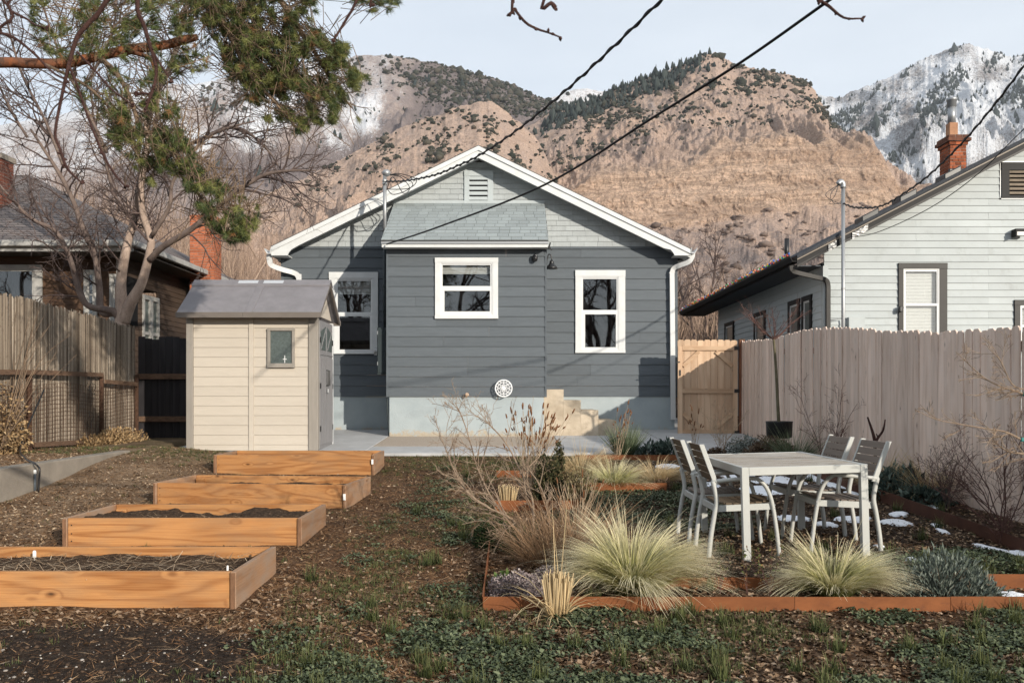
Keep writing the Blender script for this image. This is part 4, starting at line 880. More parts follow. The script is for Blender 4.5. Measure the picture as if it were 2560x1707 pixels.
def bed(label, fl, fr, depth, h=0.235, soil=-0.09, mound=0.03, dep_dx=0.0):
    """fl, fr = front corners (X,Y); boards follow the slight skew"""
    a = Vector((*fl, 0)); b = Vector((*fr, 0)); u = (b - a).normalized(); v = Vector((-u.y, u.x, 0)); th = 0.04
    o = thing('raised_bed', label, 'raised bed', (a.x, a.y, float(gz0(a.x, a.y))), 'cedar raised beds on the left side of the yard')
    c = b + v * depth; d = a + v * depth; L = (b - a).length
    zt = [float(gz0(q.x, q.y)) for q in (a, b, c, d)]; z1 = max(zt[0], zt[1]) + h; zb = min(zt) - 0.05
    zt2 = z1 + 0.012
    def board(p, q, off, t_, zl, m, nm, tl):
        dd = (q - p).normalized(); nn = Vector((-dd.y, dd.x, 0))
        p0, q0 = p + nn * off, q + nn * off; p1, q1 = p + nn * (off + t_), q + nn * (off + t_)
        return MB().hexa([(p0.x, p0.y, zl), (q0.x, q0.y, zl), (q1.x, q1.y, zl), (p1.x, p1.y, zl), (p0.x, p0.y, tl), (q0.x, q0.y, tl), (q1.x, q1.y, tl), (p1.x, p1.y, tl)]).build(nm, m, o, bevel=0.004)
    f = board(a + u * th, b - u * th, 0.003, th, zb, M_bed_x, 'board', z1)
    board(d + u * th, c - u * th, -th, th - 0.004, zb, M_bed_x, 'board', z1 + 0.004)
    for pa, pd in ((a, d), (b - u * (th - 0.002), c - u * (th - 0.002))):
        s = board(pa - v * 0.012, pd + v * 0.004, -th + 0.002, th - 0.004, zb, M_bed_y, 'board', z1 + 0.002)
        e0 = pa - v * 0.0145; MB().hexa([(e0.x + .004, e0.y, zb), (e0.x + u.x * (th - .008), e0.y, zb), (e0.x + u.x * (th - .008), e0.y + 0.002, zb), (e0.x + .004, e0.y + 0.002, zb),
                                (e0.x + .004, e0.y, z1 - .004), (e0.x + u.x * (th - .008), e0.y, z1 - .004), (e0.x + u.x * (th - .008), e0.y + 0.002, z1 - .004), (e0.x + .004, e0.y + 0.002, z1 - .004)]).build('end_grain', M_endgrain, s)
    for q in (d + u * 0.06 - v * 0.09, c - u * 0.15 - v * 0.09, a + u * 0.06 + v * 0.05, b - u * 0.15 + v * 0.05):
        MB().hexa([(q.x, q.y, zb), (q.x + 0.09, q.y, zb), (q.x + 0.09, q.y + 0.045, zb), (q.x, q.y + 0.045, zb), (q.x, q.y, z1 - 0.035), (q.x + 0.09, q.y, z1 - 0.035), (q.x + 0.09, q.y + 0.045, z1 - 0.035), (q.x, q.y + 0.045, z1 - 0.035)]).build('corner_block', M_bed_x, o, bevel=0.003)
    for e in (0.03, L - 0.07):
        for k in (0.25, 0.55, 0.82):
            q = a + u * (th + e) + v * 0.0; MB().lathe((q.x, q.y + 0.004, z1 - h * k), [(0.0, 0.002), (0.0055, 0.002), (0.0055, 0.0035)], 8, 'y').build('screw', M_black, f)
    # soil
    nx, ny = 60, 30; gu, gv = np.meshgrid(np.linspace(th * 0.8, L - th * 0.8, nx), np.linspace(th * 0.8, depth - th * 0.8, ny))
    xs = a.x + u.x * gu + v.x * gv; ys = a.y + u.y * gu + v.y * gv
    zs = z1 + soil + mound * 2 * (fbm(xs * 2.2, ys * 3, 3, int(abs(a.y) * 7)) - 0.4) + 0.05 * (fbm(xs * 14, ys * 14, 4, 8) - 0.5)
    ii = np.arange(nx * ny).reshape(ny, nx); fc = np.stack([ii[:-1, :-1], ii[:-1, 1:], ii[1:, 1:], ii[1:, :-1]], -1).reshape(-1, 4)
    npmesh('soil', np.stack([xs, ys, zs], -1).reshape(-1, 3), fc, M_bsoil, o, smooth=True)
    BEDS.append((a, u, v, L, depth, z1, soil)); return o
bed('raised bed nearest the camera with dry stalks lying on its soil', (-3.95, 5.40), (-1.69, 5.40), 0.90, 0.222, -0.07)
bed('second raised bed with mounded dark soil, between the first and third beds', (X_(157, 7.18), 7.18), (X_(755, 7.18), 7.18), 0.92, 0.228, -0.085, 0.07)
bed('third raised bed with a white tag on its front corner end', (X_(383.7, 9.25), 9.25), (X_(866, 9.02), 9.02), 0.92, 0.225, -0.10, 0.045)
bed('raised bed farthest back, in front of the beige shed', (X_(534, 11.65), 11.65), (X_(936, 11.65), 11.65), 0.9, 0.235, -0.13, 0.03)
M_tag = flat('white_tag', (0.75, 0.75, 0.73), 0.5)
def plant_tag(label, px, py, Y, w, h):
    p = W(px, py, Y); m = MB().prism([(p.x - w, p.z - h), (p.x + w, p.z - h), (p.x + w, p.z + h * .7), (p.x + w * .5, p.z + h), (p.x - w * .5, p.z + h), (p.x - w, p.z + h * .7)], Y, Y + 0.002)
    m.prism([(p.x - w * .3, p.z - h * 2.4), (p.x + w * .3, p.z - h * 2.4), (p.x + w * .3, p.z - h), (p.x - w * .3, p.z - h)], Y, Y + 0.002)
    tag(m.build('plant_label', M_tag), label, 'plant label')
plant_tag('white plant label standing at the back of the nearest raised bed', 86, 1384, 6.15, 0.012, 0.024)
plant_tag('white plant label at the front right of the nearest raised bed', 569, 1420, 5.5, 0.006, 0.018)
for px, py, Y, lb in ((861, 1242, 9.0, 'white paper sticker on the end of the third raised bed'), (931, 1154, 11.63, 'white paper sticker on the end of the farthest raised bed')):
    p = W(px, py, Y - 0.016); tag(MB().box(p.x - 0.013, p.x + 0.013, p.y - 0.003, p.y, p.z - 0.032, p.z + 0.032).build('paper_sticker', M_tag), lb, 'sticker')

# ------------------------------------------------------------------ left boundary: low wall, reed and wire fence
lw = thing('retaining_wall', 'low weathered concrete retaining wall below the reed fence', 'wall', (-5.5, 9, 0.5))
M_oldconc = pm('weathered_concrete', (0.235, 0.205, 0.17), 0.92, 0.22, 3, bump=0.6, bscale=70, bd=0.008, dirt=((0.18, 0.15, 0.12), 0.6))
for y0, y1 in ((6.0, 9.3), (9.304, 12.6)): bx('wall_section', M_oldconc, lw, -5.64, -5.46, y0, y1, 0.1, 0.825, 0.012)
rf = thing('reed_fence', 'sagging bamboo reed screen on a rusty wire fence at the left boundary', 'fence', (-7, 14, 0.8))
M_rust = pm('rusty_steel', (0.085, 0.045, 0.028), 0.85, 0.4, 20, bump=0.4, bscale=80)
M_oldrail = pm('weathered_rail', (0.14, 0.085, 0.055), 0.9, 0.4, 4, (2, 2, 10), 0.5, 40)
def fx(Y): return -6.98 - 0.03 * (Y - 13)
def reed_top(Y):                                     # screen top sags, photo pixel profile
    px = CX + fx(Y) / Y * F
    py = np.interp(px, [0, 40, 130, 215, 280, 300, 405, 470, 540], [735, 740, 762, 785, 800, 812, 826, 832, 838])
    return CZ - (py - HY) / F * Y
t = NT('reed'); p = t.pos(rnd=False)
c_ = t.ramp(t.attr('c'), [(0, (0.07, 0.052, 0.038)), (0.35, (0.17, 0.135, 0.102)), (0.8, (0.27, 0.222, 0.172)), (1, (0.40, 0.34, 0.275))])
c_ = t.mix(t.rng(t.noise(p, 22, 3), 0.58, 0.66, 0, 0.55), c_, (0.12, 0.085, 0.06))
M_reed = t.done(c_, 0.8, 0.2)
RV, RF_, RC = [], [], []; Yr = 11.6; k = 0
while Yr < 16.55:
    r = random.uniform(0.006, 0.011); x = fx(Yr) - 0.03 + random.uniform(-0.008, 0.008) + 0.02 * math.sin(Yr * 3.1); zt = float(reed_top(Yr)) + random.uniform(-0.035, 0.03); z0 = 0.74
    o_ = len(RV); lean = random.uniform(-0.015, 0.015); mid = random.uniform(-0.02, 0.02); c = random.random()
    for z, dy in ((z0, 0), ((z0 + zt) / 2, mid), (zt, lean)):
        for a in range(4): RV.append((x + r * math.cos(a * 1.571 + .4), Yr + dy + r * math.sin(a * 1.571 + .4), z)); RC.append(c)
    for s_ in range(2):
        for a in range(4): RF_.append((o_ + s_ * 4 + a, o_ + s_ * 4 + (a + 1) % 4, o_ + s_ * 4 + 4 + (a + 1) % 4, o_ + s_ * 4 + 4 + a))
    Yr += r * 1.75; k += 1
o_ = npmesh('reeds', RV, RF_, M_reed, rf, {'c': RC}); o_['kind'] = 'stuff'
for Yp, hh in ((12.62, 1.16), (15.0, 1.16), (16.5, 1.2)):
    bx('post', M_rust, rf, fx(Yp) + 0.02, fx(Yp) + 0.075, Yp - 0.03, Yp + 0.03, 0.62, 0.80 + hh, 0.006)
rails = [(11.7, 12.58, 1.12, 1.14), (12.68, 14.95, 1.145, 1.16), (15.05, 16.45, 1.05, 1.02), (12.68, 14.95, 0.10, 0.04)]
for ya, yb, za, zb in rails: MB().bar((fx(ya) + 0.085, ya, 0.8 + za), (fx(yb) + 0.085, yb, 0.8 + zb), 0.03, 0.07).build('rail', M_oldrail, rf)
w_ = MB()
for i in range(16):
    z = 0.84 + i * 0.062; w_.tube([(fx(y) + 0.095 + random.uniform(-0.006, 0.006), y, z + random.uniform(-0.008, 0.008) - 0.03 * math.sin((y - 11.6) * 2.4)) for y in np.linspace(11.6, 16.4, 26)], 0.0034, 4, False)
for y in np.arange(11.65, 16.4, 0.085):
    w_.tube([(fx(y) + 0.095, y + random.uniform(-0.006, 0.006), 0.82), (fx(y) + 0.099, y + random.uniform(-0.012, 0.012), 1.3), (fx(y) + 0.095, y, 1.77 - 0.03 * math.sin((y - 11.6) * 2.4))], 0.0034, 4, False)
o_ = w_.build('wire_mesh', M_rust, rf); o_['kind'] = 'stuff'
for yc, zc, rr in ((14.35, 1.80, 0.11), (14.4, 1.22, 0.13), (14.52, 1.72, 0.09)):   # loose wire coils
    MB().tube([(fx(yc) + 0.12 + 0.02 * math.sin(a * 3), yc + rr * 0.6 * math.cos(a), zc + rr * math.sin(a)) for a in np.linspace(0, 15, 44)], 0.004, 4, False).build('wire_coil', M_black, rf)
# dark fence behind the shed's left corner
df = thing('plank_fence', 'dark stained plank fence between the reed screen and the shed', 'fence', (-6, 16.6, 0.8))
M_dark = wood('dark_stained_plank', (0.040, 0.036, 0.038), (0.018, 0.016, 0.018), 'z', 0.25, 0, ring=20)
x = -7.05
while x < -4.2:
    bx('plank', M_dark, df, x, x + 0.125, 16.6, 16.622, 0.75, 2.72 + random.uniform(-0.05, 0.02) - 0.03 * (x + 7)); x += 0.13
for z_ in (1.12, 1.92): bx('rail', M_oldrail, df, -7.06, -4.2, 16.54, 16.598, z_, z_ + 0.1)
# black irrigation hose and capped riser by the wall
rs = thing('irrigation_riser', 'black irrigation riser with a white cap against the low wall', 'irrigation riser', (-5.4, 10.1, 0.5))
q = W(87, 1221, 10.05); MB().tube([(q.x, q.y, q.z - 0.06), (q.x, q.y, q.z + 0.17)], 0.014, 8).build('riser', flat('riser_grey', (0.07, 0.085, 0.10), 0.5), rs, True)
MB().lathe((q.x, q.y, q.z + 0.17), [(0.018, 0), (0.018, 0.035), (0.012, 0.045)], 10).build('cap', M_vinyl, rs, True)
q = W(100, 1222, 9.95); tag(MB().tube(smooth([(q.x - 0.02, q.y, q.z - 0.05), (q.x - 0.005, q.y, q.z + 0.2), (q.x - 0.03, q.y + 0.02, q.z + 0.25), (q.x - 0.10, q.y + 0.05, 0.845), (q.x - 0.5, q.y + 0.6, 0.86), (fx(12) + 0.2, 12.1, 0.95), (fx(12.9) + 0.12, 12.9, 1.7)]), 0.011, 8).build('garden_hose', M_black, None, True), 'black garden hose running over the low wall up to the reed fence', 'hose')

# ------------------------------------------------------------------ left neighbour: brown bungalow
M_oldwhite = pm('aged_white_paint', (0.36, 0.35, 0.33), .7, .2, 4, dirt=((.2, .19, .18), .5))
lh = thing('brown_house', 'brown sided bungalow with grey hip roof and white window trim behind the reed fence', 'house', (-10, 20, 0.9))
M_brown = wood('brown_siding', (0.105, 0.060, 0.036), (0.060, 0.033, 0.020), 'x', 0.15, 0, ring=12)
M_browny = wood('brown_siding_y', (0.085, 0.058, 0.042), (0.055, 0.036, 0.026), 'y', 0.15, 0, ring=12)
t = NT('brown_roof_shingle'); p = t.pos(rnd=False); bk = t.new('ShaderNodeTexBrick', i_Scale=1.0, i_Mortar_Size=0.012); bk.inputs['Brick Width'].default_value = 0.26; bk.inputs['Row Height'].default_value = 0.058
cb = t.new('ShaderNodeCombineXYZ'); sx_ = t.new('ShaderNodeSeparateXYZ'); t.link(p, sx_.inputs[0]); t.link(t.math('ADD', sx_.outputs[0], sx_.outputs[1]), cb.inputs[0]); t.link(sx_.outputs[2], cb.inputs[1]); t.link(cb.outputs[0], bk.inputs['Vector'])
bk.inputs['Color1'].default_value = (0.155, 0.135, 0.13, 1); bk.inputs['Color2'].default_value = (0.205, 0.18, 0.17, 1); bk.inputs['Mortar'].default_value = (0.055, 0.048, 0.046, 1)
c_ = t.mix(t.rng(t.noise(p, 2.5, 5), 0.35, 0.7, 0, 0.4), bk.outputs[0], (0.12, 0.10, 0.10)); t.bump(bk.outputs['Fac'], -0.6, 0.01); M_lroof = t.done(c_, 0.95, 0.15)
LY, LXe, LZe = 18.0, X_(331, 18.0), Z_(601, 18.0)     # eave corner
hx = X_(0, LY)
rise = 0.54                                          # roof pitch, hip at the corner
Lx0 = -19.0
def lr(x, y): return LZe + rise * min(LXe - x, y - LY)
hipL = 4.6
RV_ = [(Lx0, LY, LZe), (LXe, LY, LZe), (LXe, 27.2, LZe), (Lx0, 27.2, LZe), (Lx0, LY + hipL, LZe + rise * hipL), (LXe - hipL, LY + hipL, LZe + rise * hipL)]
MB().add(RV_, [(0, 1, 5, 4), (1, 2, 5), (2, 3, 4, 5), (0, 4, 3)]).build('roof', M_lroof, lh)
gt = MB(); gt.box(Lx0, LXe + 0.1, LY - 0.1, LY + 0.02, LZe - 0.13, LZe - 0.005); gt.build('gutter', M_oldwhite, lh, bevel=0.02)
gt = MB(); gt.box(LXe + 0.002, LXe + 0.1, LY + 0.022, 24.5, LZe - 0.13, LZe - 0.005); gt.build('gutter', M_oldwhite, lh, bevel=0.02)
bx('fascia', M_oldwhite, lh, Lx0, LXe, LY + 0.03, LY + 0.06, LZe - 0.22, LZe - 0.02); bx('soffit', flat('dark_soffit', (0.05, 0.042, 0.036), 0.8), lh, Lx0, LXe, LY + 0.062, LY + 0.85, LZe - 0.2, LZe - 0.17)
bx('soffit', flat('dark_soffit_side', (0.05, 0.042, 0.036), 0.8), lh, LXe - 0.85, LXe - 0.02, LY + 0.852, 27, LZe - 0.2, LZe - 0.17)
LW, LXw = LY + 0.85, LXe - 0.6
def c4(x, y): return x * .5101, 400 + y * .5101
def r4(x0, y0, x1, y1, Y): a, b = c4(x0, y0); c, d = c4(x1, y1); return rect(a, c, b, d, Y)
lwins = [((-60, 515, 212, 905), (-20, 535, 172, 890), 700), ((414, 540, 480, 780), (428, 552, 468, 770), 660), ((540, 560, 606, 800), (552, 575, 596, 790), 680)]
lops = []
for o4, i4, ms in lwins:
    o = r4(*o4, LW); n = r4(*i4, LW); mz = Z_(c4(0, ms)[1], LW)
    lops.append((o[0] + .02, o[1] - .02, o[2] + .02, o[3] - .02))
    window(lh, LW, o, n, (n[0] + .05, n[1] - .05, mz + .02, n[3] - .05), (n[0] + .05, n[1] - .05, n[2] + .05, mz - .02), m=M_oldwhite, ms=M_oldwhite)
z = 0.8
while z < LZe - 0.2:
    clap(lh, M_brown, -15.0, LXw, z, z + 0.118, LW, lops, (), proud=0.016); z += 0.12
z = 0.8; sops = [(19.9, 20.75)]
while z < LZe - 0.2:
    for ya, yb in (((LW + 0.03, 19.9), (20.75, 27.0)) if 2.2 < z < 3.95 else ((LW + 0.03, 27.0),)):
        MB().hexa([(LXw - 0.03, ya, z), (LXw + 0.016, ya, z), (LXw + 0.016, yb, z), (LXw - 0.03, yb, z), (LXw - 0.03, ya, z + .118), (LXw + 0.004, ya, z + .118), (LXw + 0.004, yb, z + .118), (LXw - 0.03, yb, z + .118)]).build('clapboard', M_browny, lh)
    z += 0.12
bx('corner_board', M_oldwhite, lh, LXw - 0.1, LXw + 0.02, LW - 0.025, LW + 0.02, 0.8, LZe - 0.2)
for yc in (20.1, 20.55):                              # pair of side windows
    sw_ = MB(); sw_.box(LXw - 0.02, LXw + 0.05, yc - 0.22, yc - 0.15, 2.25, 3.9); sw_.box(LXw - 0.02, LXw + 0.05, yc + 0.15, yc + 0.22, 2.25, 3.9); sw_.box(LXw - 0.02, LXw + 0.05, yc - 0.15, yc + 0.15, 3.8, 3.9); sw_.box(LXw - 0.02, LXw + 0.06, yc - 0.15, yc + 0.15, 2.25, 2.35); sw_.box(LXw - 0.02, LXw + 0.04, yc - 0.15, yc + 0.15, 3.0, 3.07)
    w2 = sw_.build('window', M_oldwhite, lh); bx('pane', M_dusty, w2, LXw - 0.015, LXw + 0.0, yc - 0.149, yc + 0.149, 2.36, 3.79)

def brick_stack(parent, m, mm, x0, x1, y0, y1, z0, z1, nbx, nby, ch, jitter=0.004, faces='flr'):
    """bricks laid course by course round a mortar core"""
    bx('mortar', mm, parent, x0 + 0.012, x1 - 0.012, y0 + 0.012, y1 - 0.012, z0, z1 - 0.004)
    me = MB().box(0, 1, 0, 1, 0, 1).mesh('brick'); me.materials.append(m); z = z0; i = 0
    while z < z1 - ch * 0.5:
        segs = []
        w = (x1 - x0) / nbx; off = 0.5 * w if i % 2 else 0
        xs = sorted({x0, x1} | {x0 + off + k * w for k in range(nbx + 1) if x0 < x0 + off + k * w < x1 - 0.01})
        for a, b in zip(xs[:-1], xs[1:]): segs.append((a, b, y0, y0 + 0.09))
        d = (y1 - y0 - 0.09) / nby; offd = 0.5 * d if i % 2 else 0
        ys = sorted({y0 + 0.095, y1} | {y0 + 0.095 + offd + k * d for k in range(nby + 1) if y0 + 0.1 < y0 + 0.095 + offd + k * d < y1 - 0.02})
        for a, b in zip(ys[:-1], ys[1:]):
            if 'l' in faces: segs.append((x0, x0 + 0.09, a, b))
            if 'r' in faces: segs.append((x1 - 0.09, x1, a, b))
        for a, b, c, d in segs:
            o = bpy.data.objects.new('brick', me); col.objects.link(o); setparent(o, parent); j = random.uniform(-jitter, jitter)
            o.location = (a + 0.005, c + 0.003 + j, z + 0.004); o.scale = (b - a - 0.010, d - c - 0.010 - max(j, 0), ch - 0.011)
        z += ch; i += 1
M_brickL = pm('orange_brick', (0.36, 0.115, 0.055), 0.9, 0.2, 20, bump=0.5, bscale=120, tint=0.22)
M_mortar = pm('mortar', (0.34, 0.29, 0.25), 0.95, 0.2, 30)
chL = thing('brick_chimney', 'plain orange brick chimney of the brown bungalow behind pine twigs', 'chimney', (-7.95, 22.4, 2))
brick_stack(chL, M_brickL, M_mortar, X_(474, 22.2), X_(536, 22.2), 22.2, 22.75, 4.2, 6.15, 3, 2, 0.068, 0.003, 'r')
chX = thing('brick_chimney', 'sliver of a dark red brick chimney at the left picture edge above the bungalow roof', 'chimney', (-11.8, 20, 5))
brick_stack(chX, pm('dark_red_brick', (0.16, 0.055, 0.035), 0.9, 0.2, 20, tint=0.2), M_mortar, -12.1, X_(4, 20.0), 20.0, 20.5, 5.2, 7.0, 2, 2, 0.075, 0.003, 'r')
bx('cap', M_oldconc, chX, -12.15, X_(7, 20.0), 19.95, 20.55, 7.0, 7.12)
# ------------------------------------------------------------------ right neighbour: white vinyl gable
rh = thing('white_house', 'pale vinyl sided gable house with dark trim behind the picket fence', 'house', (9, 19, 0.9))
M_vs = pm('vinyl_siding', (0.39, 0.425, 0.43), 0.55, 0.10, 1.2, (1, 1, .6), 0.12, 60, 0.002, tint=0.06, dirt=((0.27, 0.29, 0.285), 0.6))
M_vs2 = pm('vinyl_siding_side', (0.46, 0.50, 0.51), 0.55, 0.06, 2, tint=0.05)
M_dtrim = pm('dark_taupe_trim', (0.026, 0.024, 0.022), 0.5, 0.15, 5, bump=0.1)
M_dgut = flat('dark_gutter', (0.022, 0.021, 0.021), 0.6, 0.2)
M_tanedge = flat('tan_drip_edge', (0.20, 0.165, 0.13), 0.5, 0.3)
M_rroof = pm('charcoal_shingle', (0.055, 0.06, 0.07), 0.95, 0.3, 30, bump=0.8, bscale=80, bd=0.02)
RW, RXw = 17.0, X_(2060, 17.0)
REx, REz = X_(1994, 16.66), Z_(640, 16.66); rsl = 0.513; RYr = 16.62; RXc = 10.7
def rz_(x): return REz + rsl * (min(x, 2 * RXc - x) - REx)
def c6b(x, y): return 1660 + x * .48466, 440 + y * .48466
def r6(x0, y0, x1, y1, Y): a, b = c6b(x0, y0); c, d = c6b(x1, y1); return rect(a, c, b, d, Y)
w_o, w_i = r6(1205, 450, 1457, 905, RW), r6(1231, 480, 1416, 880, RW); mz = Z_(c6b(0, 664)[1], RW)
d_o, d_i = r6(1802, 640, 2010, 905, RW), r6(1832, 668, 1980, 880, RW); mzd = (d_i[2] + d_i[3]) / 2
v_o, v_i = rect(*(1660 + 2060 * .4082, 1660 + 2300 * .4082, 998 * .4082, 1215 * .4082), RW), rect(1660 + 2108 * .4082, 1660 + 2252 * .4082, 1045 * .4082, 1200 * .4082, RW)
ops = [tuple(np.array(o) + np.array([.02, -.02, .02, -.02])) for o in (w_o, d_o, v_o)]
es = 17.55 / (F / RW); z = 0.8; i = 0
while z < rz_(RXc) - 0.25:
    xa = RXw if z + es < rz_(RXw) - 0.1 else REx + (z + es * 0.6 + 0.12 - REz) / rsl
    xb = min(2 * RXc - xa, 13.8)
    if xb - xa > 0.1:
        cuts = (9.2,) if i % 2 else (7.8,)
        clap(rh, M_vs, xa, xb, z, z + es - 0.0015, RW, ops, cuts, proud=0.02)
    z += es; i += 1
window(rh, RW, w_o, w_i, (w_i[0] + .045, w_i[1] - .045, mz + .02, w_i[3] - .05), (w_i[0] + .045, w_i[1] - .045, w_i[2] + .05, mz - .025), blind=0.97, m=M_dtrim, blind_m=flat('pale_sky_reflection', (0.80, 0.79, 0.76), 0.8), depth=0.05)  # pale blind added behind the glass; its colour stands in for reflected sky
window(rh, RW, d_o, d_i, (d_i[0] + .045, d_i[1] - .045, mzd + .02, d_i[3] - .05), (d_i[0] + .045, d_i[1] - .045, d_i[2] + .05, mzd - .025), blind=0.5, m=M_dtrim, depth=0.05)
v = MB(); v.box(v_o[0], v_o[1], RW - 0.05, RW + .02, v_i[3], v_o[3]); v.box(v_o[0], v_o[1], RW - 0.05, RW + .02, v_o[2], v_i[2]); v.box(v_o[0] + .003, v_i[0], RW - .048, RW + .02, v_i[2], v_i[3]); v.box(v_i[1], v_o[1] - .003, RW - .048, RW + .02, v_i[2], v_i[3])
vt = v.build('gable_vent', M_dgut, rh); bx('backing', M_room, vt, v_i[0] - .01, v_i[1] + .01, RW - 0.012, RW + .01, v_i[2] - .01, v_i[3] + .01)
vw = MB(); vw.box(v_o[0] - .02, v_o[1] + .02, RW - .03, RW + .015, v_o[3], v_o[3] + .02); vw.box(v_o[0] - .02, v_o[0], RW - .03, RW + .015, v_o[2] - .02, v_o[3]); vw.box(v_o[0] - .02, v_o[1] + .02, RW - .03, RW + .015, v_o[2] - .02, v_o[2]); vw.build('trim', M_vinyl, vt)
for i in range(6):
    h = (v_i[3] - v_i[2]) / 6; z = v_i[2] + h * i
    MB().hexa([(v_i[0], RW - .05, z + .3 * h), (v_i[1], RW - .05, z + .3 * h), (v_i[1], RW - .042, z + .24 * h), (v_i[0], RW - .042, z + .24 * h), (v_i[0], RW - .02, z + .95 * h), (v_i[1], RW - .02, z + .95 * h), (v_i[1], RW - .012, z + .95 * h), (v_i[0], RW - .012, z + .95 * h)]).build('slat', pm('wood_louvre', (0.21, 0.17, 0.13), 0.8), vt)
# roof, rake
for sg in (-1, 1):
    xe = REx - 0.02 if sg < 0 else 2 * RXc - REx + 0.02; a, b = (xe, RXc) if sg < 0 else (RXc, xe)
    def P(x, y, d): return (x, y, rz_(x) + d)
    MB().hexa([P(a, RYr, -.03), P(b, RYr, -.03), P(b, 27.7, -.03), P(a, 27.7, -.03), P(a, RYr, .025), P(b, RYr, .025), P(b, 27.7, .025), P(a, 27.7, .025)]).build('roof', M_rroof, rh)
    MB().hexa([P(a, RYr + .04, -.19), P(b, RYr + .04, -.19), P(b, RW + .05, -.19), P(a, RW + .05, -.19), P(a, RYr + .04, -.16), P(b, RYr + .04, -.16), P(b, RW + .05, -.16), P(a, RW + .05, -.16)]).build('soffit', M_dtrim, rh)
    for (d0, d1, y0, y1, m, nm) in ((-.21, -.033, RYr + .005, RYr + .035, M_dgut, 'rake_board'), (-.072, -.048, RYr - .012, RYr + .003, M_tanedge, 'drip_edge'), (-.205, -.165, RYr - .008, RYr + .003, M_dtrim, 'rake_trim')):
        MB().hexa([P(a, y0, d0), P(b, y0, d0), P(b, y1, d0), P(a, y1, d0), P(a, y0, d1), P(b, y0, d1), P(b, y1, d1), P(a, y1, d1)]).build(nm, m, rh)
# crumpled foil wrap on the rake
M_foil = NT('foil').done((0.22, 0.22, 0.22), 0.5, 0.5, 1.0)
for xs_, ln in ((5.97, 0.16), (6.42, 0.30)):
    fo = MB(); n = int(ln / .04); V_ = []; rr_ = random.Random(int(xs_ * 10))
    for i in range(n + 1):
        x = xs_ + ln * i / n
        V_ += [(x, RYr - .012 - rr_.uniform(0, .012), rz_(x) - .09 - .028 * j + rr_.uniform(-.012, .012)) for j in range(5)]
    fo.add(V_, [(i * 5 + j, i * 5 + j + 1, i * 5 + j + 6, i * 5 + j + 5) for i in range(n) for j in range(4)])
    fo.build('foil_wrap', M_foil, rh)
gutter(rh, M_dgut, REx - 0.03, -1, REz + 0.0, RYr + 0.02, 27.7)
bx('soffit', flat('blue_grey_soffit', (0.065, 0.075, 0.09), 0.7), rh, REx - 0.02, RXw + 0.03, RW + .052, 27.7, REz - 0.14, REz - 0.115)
bx('fascia', M_dgut, rh, REx - 0.025, REx, RYr + .04, 27.7, REz - 0.14, REz - 0.0)
# side wall in shade with windows
SXf = RXw
swy = [(17.62, 18.2), (18.36, 19.1), (20.85, 21.8), (23.8, 24.8)]
z = 0.8
while z < REz - 0.15:
    spans = [(RW + .08, 25.7)]
    if 1.72 < z < 3.64:
        e = [RW + .08] + [q for s_ in swy for q in s_] + [25.7]; spans = list(zip(e[::2], e[1::2]))
    for a, b in spans:
        MB().hexa([(SXf - .018, a, z), (SXf + .03, a, z), (SXf + .03, b, z), (SXf - .018, b, z), (SXf - .004, a, z + es), (SXf + .03, a, z + es), (SXf + .03, b, z + es), (SXf - .004, b, z + es)]).build('clapboard', M_vs2, rh)
    z += es
for a, b in swy:
    w_ = MB(); z0, z1 = 1.80, 3.64
    w_.box(SXf - .05, SXf + .02, a, a + .09, z0, z1); w_.box(SXf - .05, SXf + .02, b - .09, b, z0, z1); w_.box(SXf - .05, SXf + .02, a + .09, b - .09, z1 - .1, z1); w_.box(SXf - .05, SXf + .02, a + .09, b - .09, z0, z0 + .09)
    ww = w_.build('window', M_dgut, rh)
    s_ = MB(); s_.box(SXf - .03, SXf + .015, a + .092, a + .13, z0 + .09, z1 - .1); s_.box(SXf - .03, SXf + .015, b - .13, b - .092, z0 + .09, z1 - .1); s_.box(SXf - .03, SXf + .015, a + .13, b - .13, 2.68, 2.74); s_.box(SXf - .03, SXf + .015, a + .13, b - .13, z1 - .14, z1 - .1); s_.build('sash', M_vinyl, ww)
    bx('pane', M_dusty, ww, SXf - .012, SXf + .0, a + .1, b - .1, z0 + .09, z1 - .1)
bx('corner_board', M_vs, rh, SXf - .03, SXf + .07, RW - .035, RW + .075, 0.8, REz - .14)
bx('wall', M_vs2, rh, SXf + .031, SXf + .06, RW + .1, 25.7, 0.8, REz - .15)
flat_tube(smooth([c_ for c_ in (W(*c6b(655, 462), 16.72), W(*c6b(662, 488), 16.73), W(*c6b(690, 500), 16.77), W(*c6b(800, 526), 16.86), W(*c6b(832, 536), 16.90), W(*c6b(845, 560), 16.92), W(*c6b(846, 640), 16.92), W(*c6b(846, 900), 16.92))], 5), 0.085, 0.06).build('downspout', M_dtrim, rh, bevel=0.006)
# roof vents, stove pipe
for x, y in ((1240, 1292), (1470, 1168), (1740, 1040)):
    a, b = s3(x, y); Yv = 17.57; p = W(a, b, Yv); zc = rz_(p.x)
    m = MB().prism_x([(Yv - .2, 0), (Yv + .2, 0), (Yv + .2, .13), (Yv - .2, .13)], p.x - .17, p.x + .17)
    m.v = [(x_, y_, zc + z_ + rsl * (x_ - p.x)) for x_, y_, z_ in m.v]; m.build('roof_vent', M_black, rh, bevel=0.02)
sp_ = MB(); pw = W(1967, 610, 20.4); sp_.lathe((pw.x, 20.4, rz_(pw.x) - .05), [(0.055, 0), (0.055, 0.55)], 12); sp_.build('vent_pipe', M_black, rh, True)
